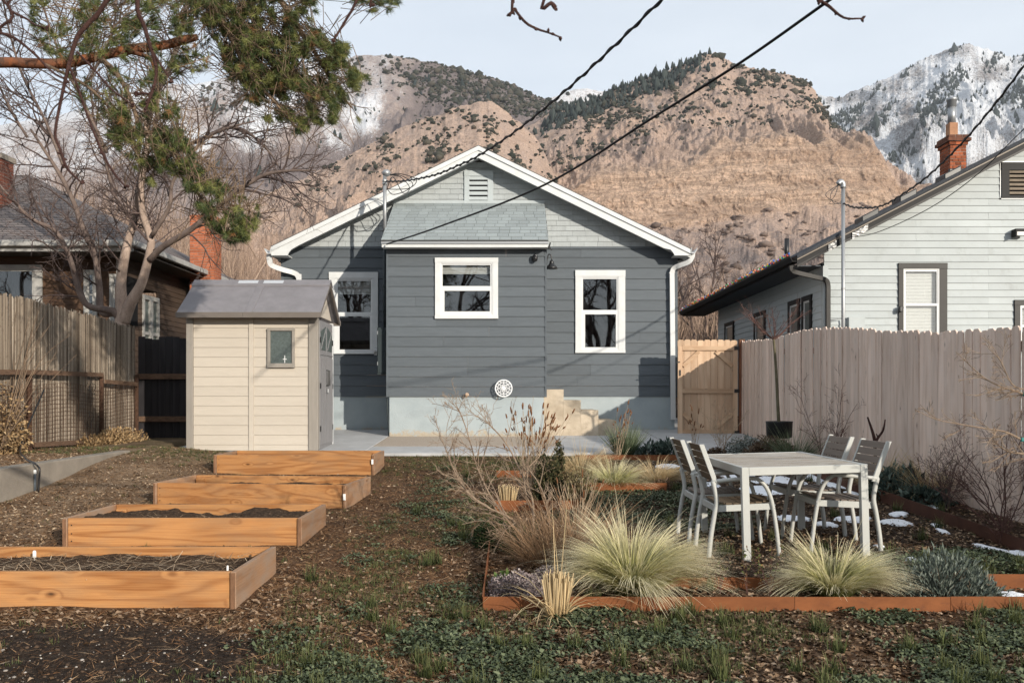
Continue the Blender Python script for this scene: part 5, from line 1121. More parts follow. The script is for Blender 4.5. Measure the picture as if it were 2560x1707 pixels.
# string of coloured bulbs on the gutter
lights = thing('light_string', 'string of tiny multicoloured festive bulbs along the dark gutter', 'light string', (4.8, 18, REz))
bulbcols = [(0.5, 0.02, 0.015), (0.02, 0.12, 0.5), (0.6, 0.25, 0.01), (0.02, 0.3, 0.05), (0.6, 0.10, 0.01), (0.45, 0.45, 0.42)]
for ci, c in enumerate(bulbcols):
    m = MB(); y = RYr + 0.2 + ci * 0.02
    while y < 27.6:
        m.lathe((REx - 0.12 + random.uniform(-.03, .03), y + random.uniform(-.03, .03), REz + random.uniform(-.01, .05)), [(0.008, 0), (0.022, 0.012), (0.02, 0.03), (0.004, 0.045)], 6); y += 0.13 + 0.01 * ci
    o = m.build('bulbs', flat('bulb_%d' % ci, c, 0.25, 0.6), lights); o['kind'] = 'stuff'
MB().tube([(REx - .12 + random.uniform(-.015, .015), y, REz + .004 + random.uniform(0, .02)) for y in np.arange(RYr + .1, 27.6, .15)], 0.006, 5).build('wire', flat('green_wire', (0.01, 0.05, 0.02), 0.6), lights)
# chimney
chR = thing('brick_chimney', 'corbelled red brick chimney with a metal flue on the white house roof', 'chimney', (8.7, 17.6, 5.8))
M_brickR = pm('red_brick', (0.27, 0.078, 0.034), 0.9, 0.25, 18, bump=0.6, bscale=100, tint=0.42, dirt=((0.05, 0.035, 0.028), 0.7)); M_brickD = pm('sooty_brick', (0.14, 0.06, 0.038), 0.9, 0.35, 14, bump=0.6, bscale=100, tint=0.35)
Yc = 19.6; cx0, cx1 = X_(1660 + 1752 * .4082, Yc), X_(1660 + 1853 * .4082, Yc)
czb, cz1, cz2 = 5.2, Z_(888 * .4082, Yc), Z_(826 * .4082, Yc)
ch_ = (cz2 - cz1) / 3
brick_stack(chR, M_brickR, M_mortar, cx0, cx1, Yc, Yc + .5, cz1 - ch_ * 12, cz1 + .001, 3, 2, ch_, 0.006)
for i, e in enumerate((0.03, 0.075, 0.045)): brick_stack(chR, M_brickD if i else M_brickR, M_mortar, cx0 - e, cx1 + e, Yc - e, Yc + .5 + e, cz1 + ch_ * i + .001, cz1 + ch_ * (i + 1) + .001, 3, 2, ch_, 0.008)
fx0, fx1 = X_(1660 + 1752 * .4082, Yc + .1), X_(1660 + 1804 * .4082, Yc + .1); fz1 = Z_(748 * .4082, Yc + .1)
bx('flue_tile', pm('clay_flue', (0.36, 0.19, 0.11), 0.85, 0.2, 8), chR, fx0, fx1, Yc + .12, Yc + .12 + (fx1 - fx0), cz2 - .02, fz1, 0.012)
pcx = (fx0 + fx1) / 2; pcy = Yc + .12 + (fx1 - fx0) / 2; pz1 = Z_(655 * .4082, Yc + .3); pz2 = Z_(608 * .4082, Yc + .3)
MB().lathe((pcx, pcy, fz1 - .02), [(0.082, 0), (0.082, pz1 - fz1 + .02)], 16).build('flue_pipe', M_galv, chR, True)
MB().lathe((pcx, pcy, pz1), [(0.08, -.04), (0.10, -.03), (0.10, (pz2 - pz1) * .55), (0.115, (pz2 - pz1) * .6), (0.115, (pz2 - pz1) * .95), (0.09, (pz2 - pz1) * .98)], 16).build('flue_cap', M_galv, chR, True)
bx('flashing', M_black, chR, cx0 - .06, cx1 + .06, Yc - .09, Yc - .012, rz_(cx0) - .1, rz_(cx0) + .16, 0.02)
# mast and floodlight of the white house
ms = thing('service_mast', 'bare galvanised service mast through the white house roof edge', 'service mast', (5.65, 14.6, 3))
myx = X_(2108, 16.52); top = Z_(462, 16.52)
MB().tube([(myx, 16.52, 0.9), (myx, 16.52, top - .05)], 0.034, 12).build('pipe', M_galv, ms, True)
MB().tube(smooth([(myx, 16.52, top - .06), (myx - .005, 16.52, top + .02), (myx - .05, 16.52, top + .055), (myx - .095, 16.52, top + .01)], 4), [0.05] * 13, 12).build('weatherhead', M_galv, ms, True)
for i, d in enumerate((.0, .03, .06)): MB().tube(smooth([(myx - .09, 16.52, top), (myx - .16 - d * 3, 16.50, top - .2), (myx - .26 + d * 3, 16.49, top - .36), (myx - .05, 16.49, top - .36 + d)], 5), 0.006, 5).build('drip_loop', M_black, ms, True)
bx('meter_box', M_vs, ms, myx + .25, myx + .55, RW - .12, RW - .022, 1.4, Z_(c6b(0, 728)[1], 16.9)); MB().tube([(myx + .16, 16.9, 1.0), (myx + .16, 16.9, Z_(c6b(0, 735)[1], 16.9)), (myx - .1, 16.9, Z_(c6b(0, 742)[1], 16.9))], .014, 6).build('conduit', M_galv, ms)
for pz in (1.7, 3.6): MB().lathe((myx, 16.52, pz), [(.04, 0), (.042, .03)], 10).build('strap', M_galv, ms)
fl = thing('flood_light', 'small flood light on the white siding at the right picture edge', 'flood light', (8.3, 16.9, 4.3))
fp = W(1660 + 2172 * .4082, 1428 * .4082, 16.9)
bx('housing', M_dgut, fl, fp.x - .10, fp.x + .14, 16.82, 16.978, fp.z + .02, fp.z + .075, .008); bx('lens', flat('flood_lens', (0.4, 0.4, 0.4), .2, .6), fl, fp.x - .08, fp.x + .12, 16.82, 16.93, fp.z - .06, fp.z + .018, .006); bx('visor', M_dgut, fl, fp.x - .105, fp.x - .085, 16.8, 16.96, fp.z - .08, fp.z + .018)
snr = W(*c6b(1222, 688), 16.9); sn = thing('window_sensor', 'small black sensor on the dark window casing of the white house', 'sensor', tuple(snr)); bx('body', M_black, sn, snr.x - .04, snr.x + .025, 16.86, 16.95, snr.z - .05, snr.z + .06, .015); bx('bracket', M_black, sn, snr.x + .026, snr.x + .06, 16.9, 16.945, snr.z + .02, snr.z + .05)

# ------------------------------------------------------------------ picket fence and gate
pf = thing('picket_fence', 'tall weathered dog-eared picket fence along the right side of the yard', 'fence', (4.7, 12, 0.6))
M_picket = wood('weathered_picket', (0.74, 0.59, 0.495), (0.55, 0.415, 0.335), 'z', 0.16, 0.95, ring=30, weather=((0.68, 0.58, 0.52), 0.4))
M_frail = wood('fence_rail', (0.30, 0.22, 0.16), (0.2, 0.14, 0.1), 'y', 0.1, 0)
def ffx(Y): return float(np.interp(Y, [4, 8, 13, 17.6], [4.76, 4.74, 4.64, 4.56]))
ftop_px = [1850, 1916, 1960, 2013, 2068, 2133, 2231, 2340, 2449, 2560]; ftop_py = [853, 848, 838, 824, 818, 820, 826, 829, 824, 816]
def ftop(Y):
    px = CX + ffx(Y) / Y * F; return CZ - (np.interp(px, ftop_px, ftop_py) - HY) / F * Y if px < 2560 else 2.23 - 0.0427 * (8.06 - Y)
pk = MB(); pk.prism_x([(-.5, 0), (.5, 0), (.5, .985), (.28, 1.0), (-.28, 1.0), (-.5, .985)], -.5, .5); pkme = pk.mesh('picket'); pkme.materials.append(M_picket)
Yp = 4.9; n = 0
while Yp < 17.55:
    w = 0.137 + random.uniform(-.004, .004)
    o = bpy.data.objects.new('picket', pkme); col.objects.link(o); setparent(o, pf)
    zb = float(gz0(4.6, Yp)) - 0.06; zt = ftop(Yp) + random.uniform(-.012, .012)
    o.location = (ffx(Yp) + random.uniform(-.007, .007), Yp, zb); o.scale = (0.016, w, zt - zb); o.rotation_euler = (random.uniform(-.004, .004), random.uniform(-.006, .006), random.uniform(-.05, .05))
    Yp += w + 0.0025; n += 1
for k in (0.3, 1.0, 1.65):
    ys = np.linspace(4.9, 17.5, 6)
    for a, b in zip(ys[:-1], ys[1:]): MB().bar((ffx(a) + .04, a, float(gz0(4.6, a)) + k), (ffx(b) + .04, b - .004, float(gz0(4.6, b)) + k), .04, .09).build('rail', M_frail, pf)
for y in np.linspace(5.1, 17.4, 6): bx('post', M_frail, pf, ffx(y) + .065, ffx(y) + .155, y - .045, y + .045, float(gz0(4.6, y)) - .1, float(gz0(4.6, y)) + 1.75)
# gate, facing the yard
gt = thing('garden_gate', 'new cedar garden gate with diagonal braces beside the grey house', 'gate', (3.9, 17.5, 0.85))
M_gate = wood('new_cedar_gate', (0.56, 0.41, 0.285), (0.42, 0.275, 0.175), 'z', 0.16, 0.8, ring=18); M_gatex = wood('new_cedar_gate_rail', (0.55, 0.39, 0.26), (0.40, 0.25, 0.15), 'x', 0.12, 0.7, ring=18)
GYf = 17.5; gx0, gx1 = X_(c6b(70, 0)[0], GYf), X_(c6b(378, 0)[0], GYf); gzb, gzt = Z_(c6b(0, 1335)[1], GYf), Z_(c6b(0, 845)[1], GYf)
nbd = 9; gw = (gx1 - gx0) / nbd
for i in range(nbd):
    a, b = gx0 + gw * i + .002, gx0 + gw * (i + 1) - .002; zt = gzt + random.uniform(-.008, .008)
    MB().prism([(a, gzb), (b, gzb), (b, zt - .025), (b - .025, zt), (a + .025, zt), (a, zt - .025)], GYf, GYf + .018).build('board', M_gate, gt)
def gp(x, y): p = W(*c6b(x, y), GYf - .02); return (p.x, GYf - .022, p.z)
for y in (888, 1108, 1318): MB().bar((gx0 + .09, GYf - .02, Z_(c6b(0, y)[1], GYf)), (gx1 - .09, GYf - .02, Z_(c6b(0, y)[1], GYf)), .036, .088, (0, 0, 1)).build('rail', M_gatex, gt, bevel=.003)
for x in (gx0 + .045, gx1 - .045): bx('stile', M_gate, gt, x - .044, x + .044, GYf - .04, GYf - .002, gzb, gzt - .13, .003)
for a, b in (((180, 905), (98, 980)), ((268, 905), (352, 980)), ((98, 1225), (180, 1300)), ((352, 1225), (265, 1300))): MB().bar(gp(*a), gp(*b), .03, .075, (0, -1, 0)).build('brace', M_gatex, gt) if False else MB().add(*(lambda A, B: (lambda A, B, n: ([(A.x - n.x, A.y - .012, A.z - n.z), (A.x + n.x, A.y - .012, A.z + n.z), (B.x + n.x, B.y - .012, B.z + n.z), (B.x - n.x, B.y - .012, B.z - n.z), (A.x - n.x, A.y + .02, A.z - n.z), (A.x + n.x, A.y + .02, A.z + n.z), (B.x + n.x, B.y + .02, B.z + n.z), (B.x - n.x, B.y + .02, B.z - n.z)], [(0, 1, 2, 3), (7, 6, 5, 4), (0, 4, 5, 1), (1, 5, 6, 2), (2, 6, 7, 3), (3, 7, 4, 0)]))(Vector(A), Vector(B), Vector((-(Vector(B) - Vector(A)).z, 0, (Vector(B) - Vector(A)).x)).normalized() * .036))(gp(*a), gp(*b))).build('brace', M_gatex, gt)
for y in (888, 1108, 1322): bx('hinge', M_black, gt, gx1 - .07, gx1 + .03, GYf - .055, GYf - .041, Z_(c6b(0, y)[1], GYf) - .035, Z_(c6b(0, y)[1], GYf) + .035)
bx('latch', M_black, gt, gx0 + .03, gx0 + .055, GYf - .06, GYf - .041, Z_(c6b(0, 1030)[1], GYf), Z_(c6b(0, 1000)[1], GYf)); bx('bolt', M_black, gt, gx0 - .05, gx0 + .04, GYf - .055, GYf - .042, Z_(c6b(0, 962)[1], GYf), Z_(c6b(0, 957)[1], GYf))
gpz = thing('gate_post', 'reddish timber gate post between the cedar gate and the picket fence', 'post', (4.55, 17.5, .8))
bx('post', wood('red_post', (0.20, 0.085, 0.045), (0.13, 0.05, 0.028), 'z', 0, 0), gpz, gx1 + .032, gx1 + .14, GYf - .05, GYf + .05, .6, gzt - .01, .004); bx('cap', M_oldrail, gpz, gx1 + .03, gx1 + .142, GYf - .052, GYf + .052, gzt - .009, gzt + .01)

# ------------------------------------------------------------------ table and chairs
M_pow = pm('pale_powder_coat', (0.44, 0.445, 0.42), 0.42, 0.05, 4, bump=0.05, spec=0.4)
t = NT('table_slat_weathered'); p = t.pos((5, 160, 60)); p2_ = t.pos((3, 30, 3))
n_ = t.noise(p, 1, 3, .6); c_ = t.mix(t.rng(n_, .35, .65), (0.20, 0.15, 0.10), (0.42, 0.37, 0.31)); c_ = t.mix(t.rng(t.noise(p2_, 1, 5, .7), .45, .62, 0, .7), c_, (0.50, 0.49, 0.47)); t.bump(n_, .4, .002); M_tslat = t.done(c_, .8, .2)
M_cslat = wood('brown_polywood', (0.125, 0.09, 0.058), (0.085, 0.06, 0.038), 'y', .08, 0, ring=8, rough=.7)
M_cslat2 = wood('greyed_polywood', (0.175, 0.14, 0.115), (0.13, 0.105, 0.086), 'y', .08, 0, ring=8, rough=.7)
tl, tw, thh = 1.52, 0.95, 0.705
tb = thing('garden_table', 'pale metal framed garden table with weathered slatted top', 'table', (1.75, 6.63, float(gz0(1.9, 6.8)) + .0), local=True, rot=(0, R(-1.6), R(0)))
for a, b, c, d in ((0, tw, 0, .032), (0, tw, tl - .032, tl)): bx('apron', M_pow, tb, a + .055, b - .055, c, d, thh - .062, thh, .003)
for a, b in ((0, .032), (tw - .032, tw)): bx('apron', M_pow, tb, a, b, .055, tl - .055, thh - .062, thh, .003)
for x in (0, tw - .054):
    for y in (0, tl - .054): bx('leg', M_pow, tb, x, x + .054, y, y + .054, -.05, thh + .001, .003)
ns = 17; sw_ = (tl - .07) / ns
for i in range(ns): bx('slat', M_tslat, tb, .034, tw - .034, .035 + sw_ * i, .035 + sw_ * (i + 1) - .007, thh - .022, thh - .003, .002)
def chair(label, x, y, face, mats):
    """face +1: seat opens to +x"""
    c = thing('garden_chair', label, 'chair', (x, y, float(gz0(x, y))), 'metal and slat armchairs around the garden table', local=True, rot=(0, R(-1.0), 0 if face > 0 else math.pi))
    hw = .25
    for s in (-1, 1):
        yy = s * hw
        pts = [(.27, yy, -.03), (.245, yy, .22), (.215, yy, .42), (.175, yy, .53), (.12, yy, .59), (.05, yy, .607), (-.25, yy, .585)]
        MB().tube(smooth(pts, 5), .0165, 8).build('front_leg', M_pow, c, True)
        pts = [(-.285, yy, -.03), (-.265, yy, .15), (-.235, yy, .32), (-.215, yy, .42), (-.225, yy, .51), (-.242, yy, .59)]
        MB().tube(smooth(pts, 5), .0185, 8).build('back_leg', M_pow, c, True)
        q = .018
        MB().hexa([(-.235, yy - q * .6, .56), (-.195, yy - q * .6, .56), (-.195, yy + q * .6, .56), (-.235, yy + q * .6, .56), (-.345, yy - q * .6, .875), (-.308, yy - q * .6, .878), (-.308, yy + q * .6, .878), (-.345, yy + q * .6, .875)]).build('upright', M_pow, c, bevel=.003)
        MB().bar((.225, yy * .93, .385), (-.22, yy * .93, .372), .022, .05).build('seat_rail', M_pow, c, bevel=.003)
        for z_ in (.37, .398): MB().lathe((.232, yy + s * .017, z_), [(.006, -.002), (.007, .003 * s)], 8, 'y').build('rivet', M_galv, c)
    MB().bar((.215, -hw * .9, .385), (.215, hw * .9, .385), .022, .045).build('seat_rail', M_pow, c); MB().bar((-.215, -hw * .9, .372), (-.215, hw * .9, .372), .022, .045).build('seat_rail', M_pow, c)
    for i in range(7):
        x0 = -.195 + i * .058; zz = .398 + .018 * ((i - 2.5) / 3.5) ** 2
        MB().box(x0, x0 + .05, -hw * .9, hw * .9, zz, zz + .014).build('seat_slat', mats[0], c, bevel=.002)
    for i in range(5):
        f0, f1 = (i + .04) / 5, (i + .93) / 5; za, zb = .58 + .29 * f0, .58 + .29 * f1; xa, xb = -.222 - .105 * f0, -.222 - .105 * f1
        MB().hexa([(xa, -hw + .012, za), (xa + .016, -hw + .012, za), (xa + .016, hw - .012, za), (xa, hw - .012, za), (xb, -hw + .012, zb), (xb + .016, -hw + .012, zb), (xb + .016, hw - .012, zb), (xb, hw - .012, zb)]).build('back_slat', mats[1], c, bevel=.002)
    return c
chair('slatted armchair tucked under the near left side of the garden table', 1.815, 7.10, 1, (M_cslat, M_cslat))
chair('slatted armchair at the far left side of the garden table', 1.80, 7.80, 1, (M_cslat2, M_cslat))
chair('slatted armchair tucked under the near right side of the garden table', 2.60, 7.12, -1, (M_cslat2, M_cslat2))
chair('slatted armchair at the far right side of the garden table', 2.60, 7.86, -1, (M_cslat2, M_cslat2))

# ------------------------------------------------------------------ rusted steel edging
M_cor_shade = pm('shaded_rusted_edging', (0.075, 0.03, 0.018), 0.85, 0.3, 5, bump=.4, bscale=130, bd=.002)  # older patina plus the fence's shade, both put into this darker colour
M_cor = pm('rusted_steel_edging', (0.18, 0.062, 0.022), 0.85, 0.22, 5, (1, 1, 2), 0.4, 130, 0.002, tint=0.06, c2=(0.225, 0.08, 0.028), dirt=((0.10, 0.04, 0.022), 0.6))
def edging(label, pts, h=0.10, seg=1.15, z=None, m=None):
    o = thing('steel_edging', label, 'garden edging', (pts[0][0], pts[0][1], float(gz0(*pts[0]))), 'rusted steel edgings round the planting beds')
    for (xa, ya), (xb, yb) in zip(pts[:-1], pts[1:]):
        L = math.hypot(xb - xa, yb - ya); n = max(1, round(L / seg)); ux, uy = (xb - xa) / L, (yb - ya) / L; px_, py_ = -uy * .003, ux * .003
        for i in range(n):
            a, b = L * i / n, L * (i + 1) / n - .003; q = [(xa + ux * a, ya + uy * a), (xa + ux * b, ya + uy * b)]
            zt = [float(gz0(*r)) + h for r in q] if z is None else [z, z]; zb = min(zt) - h - .12; j = random.uniform(-.004, .004)
            MB().hexa([(q[0][0] - px_, q[0][1] - py_, zb), (q[1][0] - px_, q[1][1] - py_, zb), (q[1][0] + px_, q[1][1] + py_, zb), (q[0][0] + px_, q[0][1] + py_, zb),
                       (q[0][0] - px_, q[0][1] - py_, zt[0] + j), (q[1][0] - px_, q[1][1] - py_, zt[1] + j), (q[1][0] + px_, q[1][1] + py_, zt[1] + j), (q[0][0] + px_, q[0][1] + py_, zt[0] + j)]).build('edging_strip', m or M_cor, o)
edging('long rusted steel edging strip along the front of the nearest planting bed', [(-0.175, 5.33), (3.6, 5.33)], .088, 0.95)
edging('rusted steel edging down the left side of the nearest planting bed', [(-0.178, 5.34), (-0.178, 6.95)], .092)
edging('rusted steel edging at the back of the nearest bed in front of the table', [(1.0, 5.86), (2.5, 5.86)], .075)
edging('short rusted steel edging at the lower right picture edge', [(3.08, 5.84), (4.0, 5.84)], .10)
edging('rusted steel edging in front of the cut grass stubble and dark shrub', [(-0.17, 8.86), (0.68, 8.86)], .10)
edging('rusted steel edging under the pair of small feather grasses', [(0.70, 10.10), (1.78, 10.10)], .10, .6)
edging('rusted steel edging behind the seed head shrub, facing away', [(-0.20, 11.35), (0.72, 11.35)], .09)
edging('rusted steel edging along the patio in front of the grey leaved plants', [(0.95, 13.2), (3.4, 13.2)], .085)
edging('rusted steel edging coloured darker for the fence shade, along the foot of the picket fence', [(4.02, 5.6), (3.97, 9.0), (3.80, 13.1)], .12, 1.05, m=M_cor_shade)
# ------------------------------------------------------------------ vegetation helpers
RR = random.Random(5)
def rv(k=1.0): return Vector((RR.gauss(0, 1), RR.gauss(0, 1), RR.gauss(0, 1))) * k
def branch(mb, p, d, L, r0, lvl, S):
    """S: per level dicts: seg, wob, up, n, ang, ratio, sides; last level has no children"""
    s = S[lvl]; n = max(2, int(L / s['seg'])); p = Vector(p); d = Vector(d).normalized(); pts = [p.copy()]; ds = [d.copy()]
    r1 = max(r0 * s.get('tip', 0.35), s.get('rmin', 0.002)); rad = [r0]
    for i in range(n):
        d = (d + rv(s['wob']) + Vector((0, 0, s['up']))).normalized(); p = p + d * (L / n); pts.append(p.copy()); ds.append(d.copy()); rad.append(r0 + (r1 - r0) * (i + 1) / n)
    mb.tube(pts, rad, s.get('sides', 4), False)
    if lvl + 1 < len(S): spawn(mb, pts, ds, rad, L, lvl, S)
    return pts
def spawn(mb, pts, ds, rad, L, lvl, S, lo=0.2, cnt=None):
    s = S[lvl]; c = S[lvl + 1]; m = cnt if cnt is not None else max(1, int(s['n'] * RR.uniform(0.7, 1.3)))
    for k in range(m):
        t = lo + (1 - lo) * (k + RR.random()) / m; f = t * (len(pts) - 1); i = min(int(f), len(pts) - 2); w = f - i
        q = pts[i].lerp(pts[i + 1], w); r = rad[i] * (1 - w) + rad[i + 1] * w; d = ds[i]
        ax = d.cross(rv()).normalized(); a = R(s['ang']) * RR.uniform(0.6, 1.35)
        nd = (Matrix.Rotation(a, 3, ax) @ d)
        branch(mb, q, nd, L * s['ratio'] * RR.uniform(0.5, 1.2) * (1.15 - 0.5 * t), min(r * 0.7, c.get('rmax', 1)), lvl + 1, S)
def limb(mb, pix, rad, sides=8, n=5):
    """pix: (px,py,Y) along a limb; rad: radii in photo pixels at the same points"""
    P = smooth([W(*q) for q in pix], n); m = len(P); rr = np.interp(np.linspace(0, len(pix) - 1, m), range(len(pix)), [r / F * q[2] for r, q in zip(rad, pix)])
    mb.tube(P, list(rr), sides); ds = [(P[min(i + 1, m - 1)] - P[max(i - 1, 0)]).normalized() for i in range(m)]
    L = sum((P[i + 1] - P[i]).length for i in range(m - 1)); return P, ds, list(rr), L

def bark(name, c, c2, scale=8, tint=0):
    t = NT(name); p = t.pos((1, 1, 0.45), rnd=False); n = t.noise(p, scale, 6, .65); n2 = t.noise(p, scale * 7, 4, .6)
    cc = t.mix(t.rng(n, .35, .65), c, c2); cc = t.mix(t.rng(n2, .5, .7, 0, .4), cc, sc(c, .5)); t.bump(n2, .7, .01); return t.done(cc, .9, .15)
M_maple = bark('maple_bark', (0.27, 0.20, 0.16), (0.43, 0.33, 0.27)); M_twig = bark('twig_bark', (0.075, 0.055, 0.05), (0.13, 0.095, 0.085), 3)
M_pbark = bark('pine_bark', (0.085, 0.055, 0.042), (0.27, 0.095, 0.04), 9); M_ptwig = bark('pine_twig_bark', (0.11, 0.078, 0.055), (0.22, 0.155, 0.105), 6)
M_cherry = bark('dark_bark', (0.040, 0.020, 0.018), (0.085, 0.045, 0.038), 40); M_pale = bark('pale_stem', (0.30, 0.22, 0.15), (0.46, 0.36, 0.25), 30)
M_redst = bark('red_stem', (0.085, 0.045, 0.04), (0.15, 0.085, 0.07), 30)

# ------------------------------------------------------------------ the bare maple by the reed fence
mp = thing('maple_tree', 'bare multi-stemmed maple leaning over the reed fence', 'tree', (-7.35, 16.4, 0.8))
def k1(x, y, Y=9.3): return (x * .38273, y * .38273, Y)
def q4(x, y, Y=16.4): a, b = c4(x, y); return (a, b, Y)
tm = MB(); limbs = []
limbs.append(limb(tm, [q4(590, 1010), q4(592, 880), q4(600, 760), q4(592, 610), q4(620, 430), q4(655, 300), q4(690, 110, 16.2), q4(702, 0, 16.1), q4(760, -180, 15.9), q4(790, -420, 15.7)], [22, 20, 17, 12.5, 10.5, 8.5, 7.5, 6.5, 4.5, 2.5]))
limbs.append(limb(tm, [q4(600, 800), q4(640, 700, 16.3), q4(695, 600, 16.2), q4(738, 430, 16.1), q4(735, 375, 16.1), q4(700, 260, 16), q4(692, 120, 15.9), q4(720, -60, 15.8), q4(700, -300, 15.7)], [17, 14, 11.5, 9.5, 9, 8.5, 7.5, 5, 2.5]))
tm.build('trunk', M_maple, mp, True); tm = MB()
limbs.append(limb(tm, [q4(590, 770), q4(545, 738, 16.3), q4(440, 718, 16.1), q4(390, 650, 16), q4(345, 490, 15.9), q4(272, 350, 15.8), q4(150, 285, 15.6), q4(40, 170, 15.4), q4(-60, 60, 15.3)], [13, 9, 7.5, 7, 6.5, 5.5, 4.5, 3.2, 2]))
limbs.append(limb(tm, [q4(592, 740), q4(500, 745, 16.5), q4(486, 620, 16.6), q4(462, 445, 16.6), q4(405, 335, 16.6), q4(368, 225, 16.6), q4(318, 115, 16.5), q4(255, 10, 16.5), q4(150, -150, 16.4)], [12, 9, 8, 7.5, 7, 6, 5.5, 4.5, 2.5]))
limbs.append(limb(tm, [q4(735, 490, 16.1), q4(800, 425, 15.9), q4(930, 345, 15.6), q4(1090, 212, 15.3), q4(1190, 135, 15.1), q4(1290, 76, 15), q4(1400, 55, 14.9), q4(1550, 52, 14.8)], [9, 8, 7, 6, 5.4, 5, 3.5, 1.6]))
limbs.append(limb(tm, [q4(645, 285), q4(590, 225, 16.5), q4(545, 120, 16.6), q4(500, -60, 16.7), q4(420, -260, 16.8)], [6, 5, 4.5, 4, 2]))
limbs.append(limb(tm, [q4(745, 370, 16), q4(830, 230, 15.8), q4(850, 100, 15.7), q4(980, -80, 15.5), q4(1100, -150, 15.3), q4(1250, -190, 15.2)], [6, 5, 4.6, 4.2, 3, 1.5]))
limbs.append(limb(tm, [q4(700, 60, 16), q4(850, -30, 15.8), q4(960, -90, 15.6), q4(1150, -160, 15.4), q4(1300, -60, 15.2), q4(1390, 70, 15.1)], [5.5, 5, 4.6, 4, 2.6, 1.4]))
for pix, rd in (([k1(700, 1000, 16.2), k1(560, 700, 16), k1(420, 420, 15.8), k1(300, 100, 15.6), k1(250, -150, 15.5)], [4, 3.6, 3, 2.5, 1.5]), ([k1(420, 1100, 16.4), k1(300, 800, 16.2), k1(150, 500, 16), k1(60, 200, 15.9), k1(0, -100, 15.8)], [4, 3.5, 3, 2.4, 1.4]),
                ([k1(940, 900, 16), k1(1010, 640, 15.8), k1(1120, 420, 15.7), k1(1180, 200, 15.6), k1(1240, -60, 15.5)], [9, 8, 7, 6, 4]), ([k1(560, 560, 16), k1(700, 300, 15.8), k1(760, 60, 15.7), k1(720, -160, 15.6)], [3.4, 3, 2.4, 1.4]), ([k1(180, 900, 15.8), k1(60, 700, 15.6), k1(-60, 420, 15.4), k1(-140, 150, 15.3)], [3.4, 3, 2.4, 1.4])): limbs.append(limb(tm, pix, rd))
tm.build('limbs', bark('maple_limb_bark', (0.12, 0.09, 0.08), (0.21, 0.16, 0.135)), mp, True)
S_m = [dict(seg=.2, wob=.1, up=0, n=8, ang=48, ratio=.5, sides=5), dict(seg=.12, wob=.16, up=.02, n=7, ang=48, ratio=.5, sides=4, rmin=.0035, rmax=.018), dict(seg=.10, wob=.2, up=-.02, n=5, ang=50, ratio=.55, sides=3, rmin=.003, rmax=.009), dict(seg=.08, wob=.2, up=-.02, n=0, ang=45, ratio=.5, sides=3, rmin=.0025, rmax=.005)]
tw = MB()
for (P, ds, rr, L), cnt, lo in zip(limbs, (26, 28, 24, 26, 20, 18, 16, 16, 26, 26, 22, 24, 22), (.35, .35, .25, .25, .22, .2, .2, .2, .1, .1, .2, .1, .1)):
    spawn(tw, P, ds, rr, min(L, 2.6), 0, S_m, lo, cnt)
# drooping right-hand sprays
P, ds, rr, L = limbs[4]
S_d = [dict(seg=.2, wob=.1, up=0, n=8, ang=55, ratio=.4, sides=4), dict(seg=.12, wob=.1, up=-.14, n=6, ang=35, ratio=.5, sides=3, rmin=.003, rmax=.010), dict(seg=.1, wob=.12, up=-.1, n=0, ang=30, ratio=.5, sides=3, rmin=.0025, rmax=.005)]
spawn(tw, P, ds, rr, 2.9, 0, S_d, .45, 16)
tw.build('twigs', M_twig, mp)['kind'] = 'stuff'

# ------------------------------------------------------------------ pine: limbs reach in from the left
pine = thing('pine_tree', 'pine reaching in from the upper left with a broken orange limb', 'tree', (-6.5, 8.7, 0.8))
pb = MB(); pb.tube(smooth([(-6.6, 8.7, 0.5), (-6.5, 8.7, 3), (-6.3, 8.8, 6), (-6.2, 8.9, 10)]), [.26] * 6 + [.23] * 6 + [.17] * 7, 12).build('trunk', M_pbark, pine, True)
pl = MB(); limb(pl, [(-420, 190, 8.8), (-200, 165, 8.9), k1(0, 410, 9), k1(200, 415, 9), k1(420, 415, 9.05), k1(640, 370, 9.1), k1(850, 325, 9.15), k1(1060, 300, 9.2), k1(1200, 262, 9.2), k1(1290, 245, 9.2)], [15, 14, 13, 12.2, 13.2, 11.6, 12.2, 10.6, 11.4, 7.5], 10)
pl.build('broken_limb', M_pbark, pine, True)
pl2 = MB(); limb(pl2, [k1(880, 345, 9.15), k1(980, 385, 9.1), k1(1010, 470, 9.05)], [6, 5, 2], 8); pl2.build('stub', M_pbark, pine, True)
lm = MB()
plimbs = [limb(lm, [(-500, -500, 8.9), (0, -330, 9.2), (400, -190, 9.5), (640, -60, 9.6), (760, 90, 9.6), (840, 220, 9.6), (880, 270, 9.6)], [12, 11, 9, 7.5, 6, 4, 2]),
          limb(lm, [(300, -230, 9.4), (470, -60, 9.3), (560, 60, 9.2), (620, 180, 9.1), (690, 260, 9.0), (740, 320, 9)], [8, 7, 6, 4.5, 3, 1.6]),
          limb(lm, [k1(640, 370, 9.1), k1(760, 480, 9), k1(850, 640, 8.9), k1(930, 850, 8.8), k1(1080, 880, 8.8), k1(1190, 1080, 8.7), k1(1290, 1260, 8.7), k1(1380, 1360, 8.7), k1(1560, 1420, 8.7)], [7, 6, 5.5, 5, 4.5, 4, 3.5, 3, 1.5]),
          limb(lm, [k1(250, 400, 9), k1(560, 560, 8.9), k1(760, 760, 8.8), k1(880, 960, 8.8), k1(900, 1060, 8.8)], [4, 3.6, 3, 2.4, 1.4])]
lm.build('limbs', M_ptwig, pine, True)
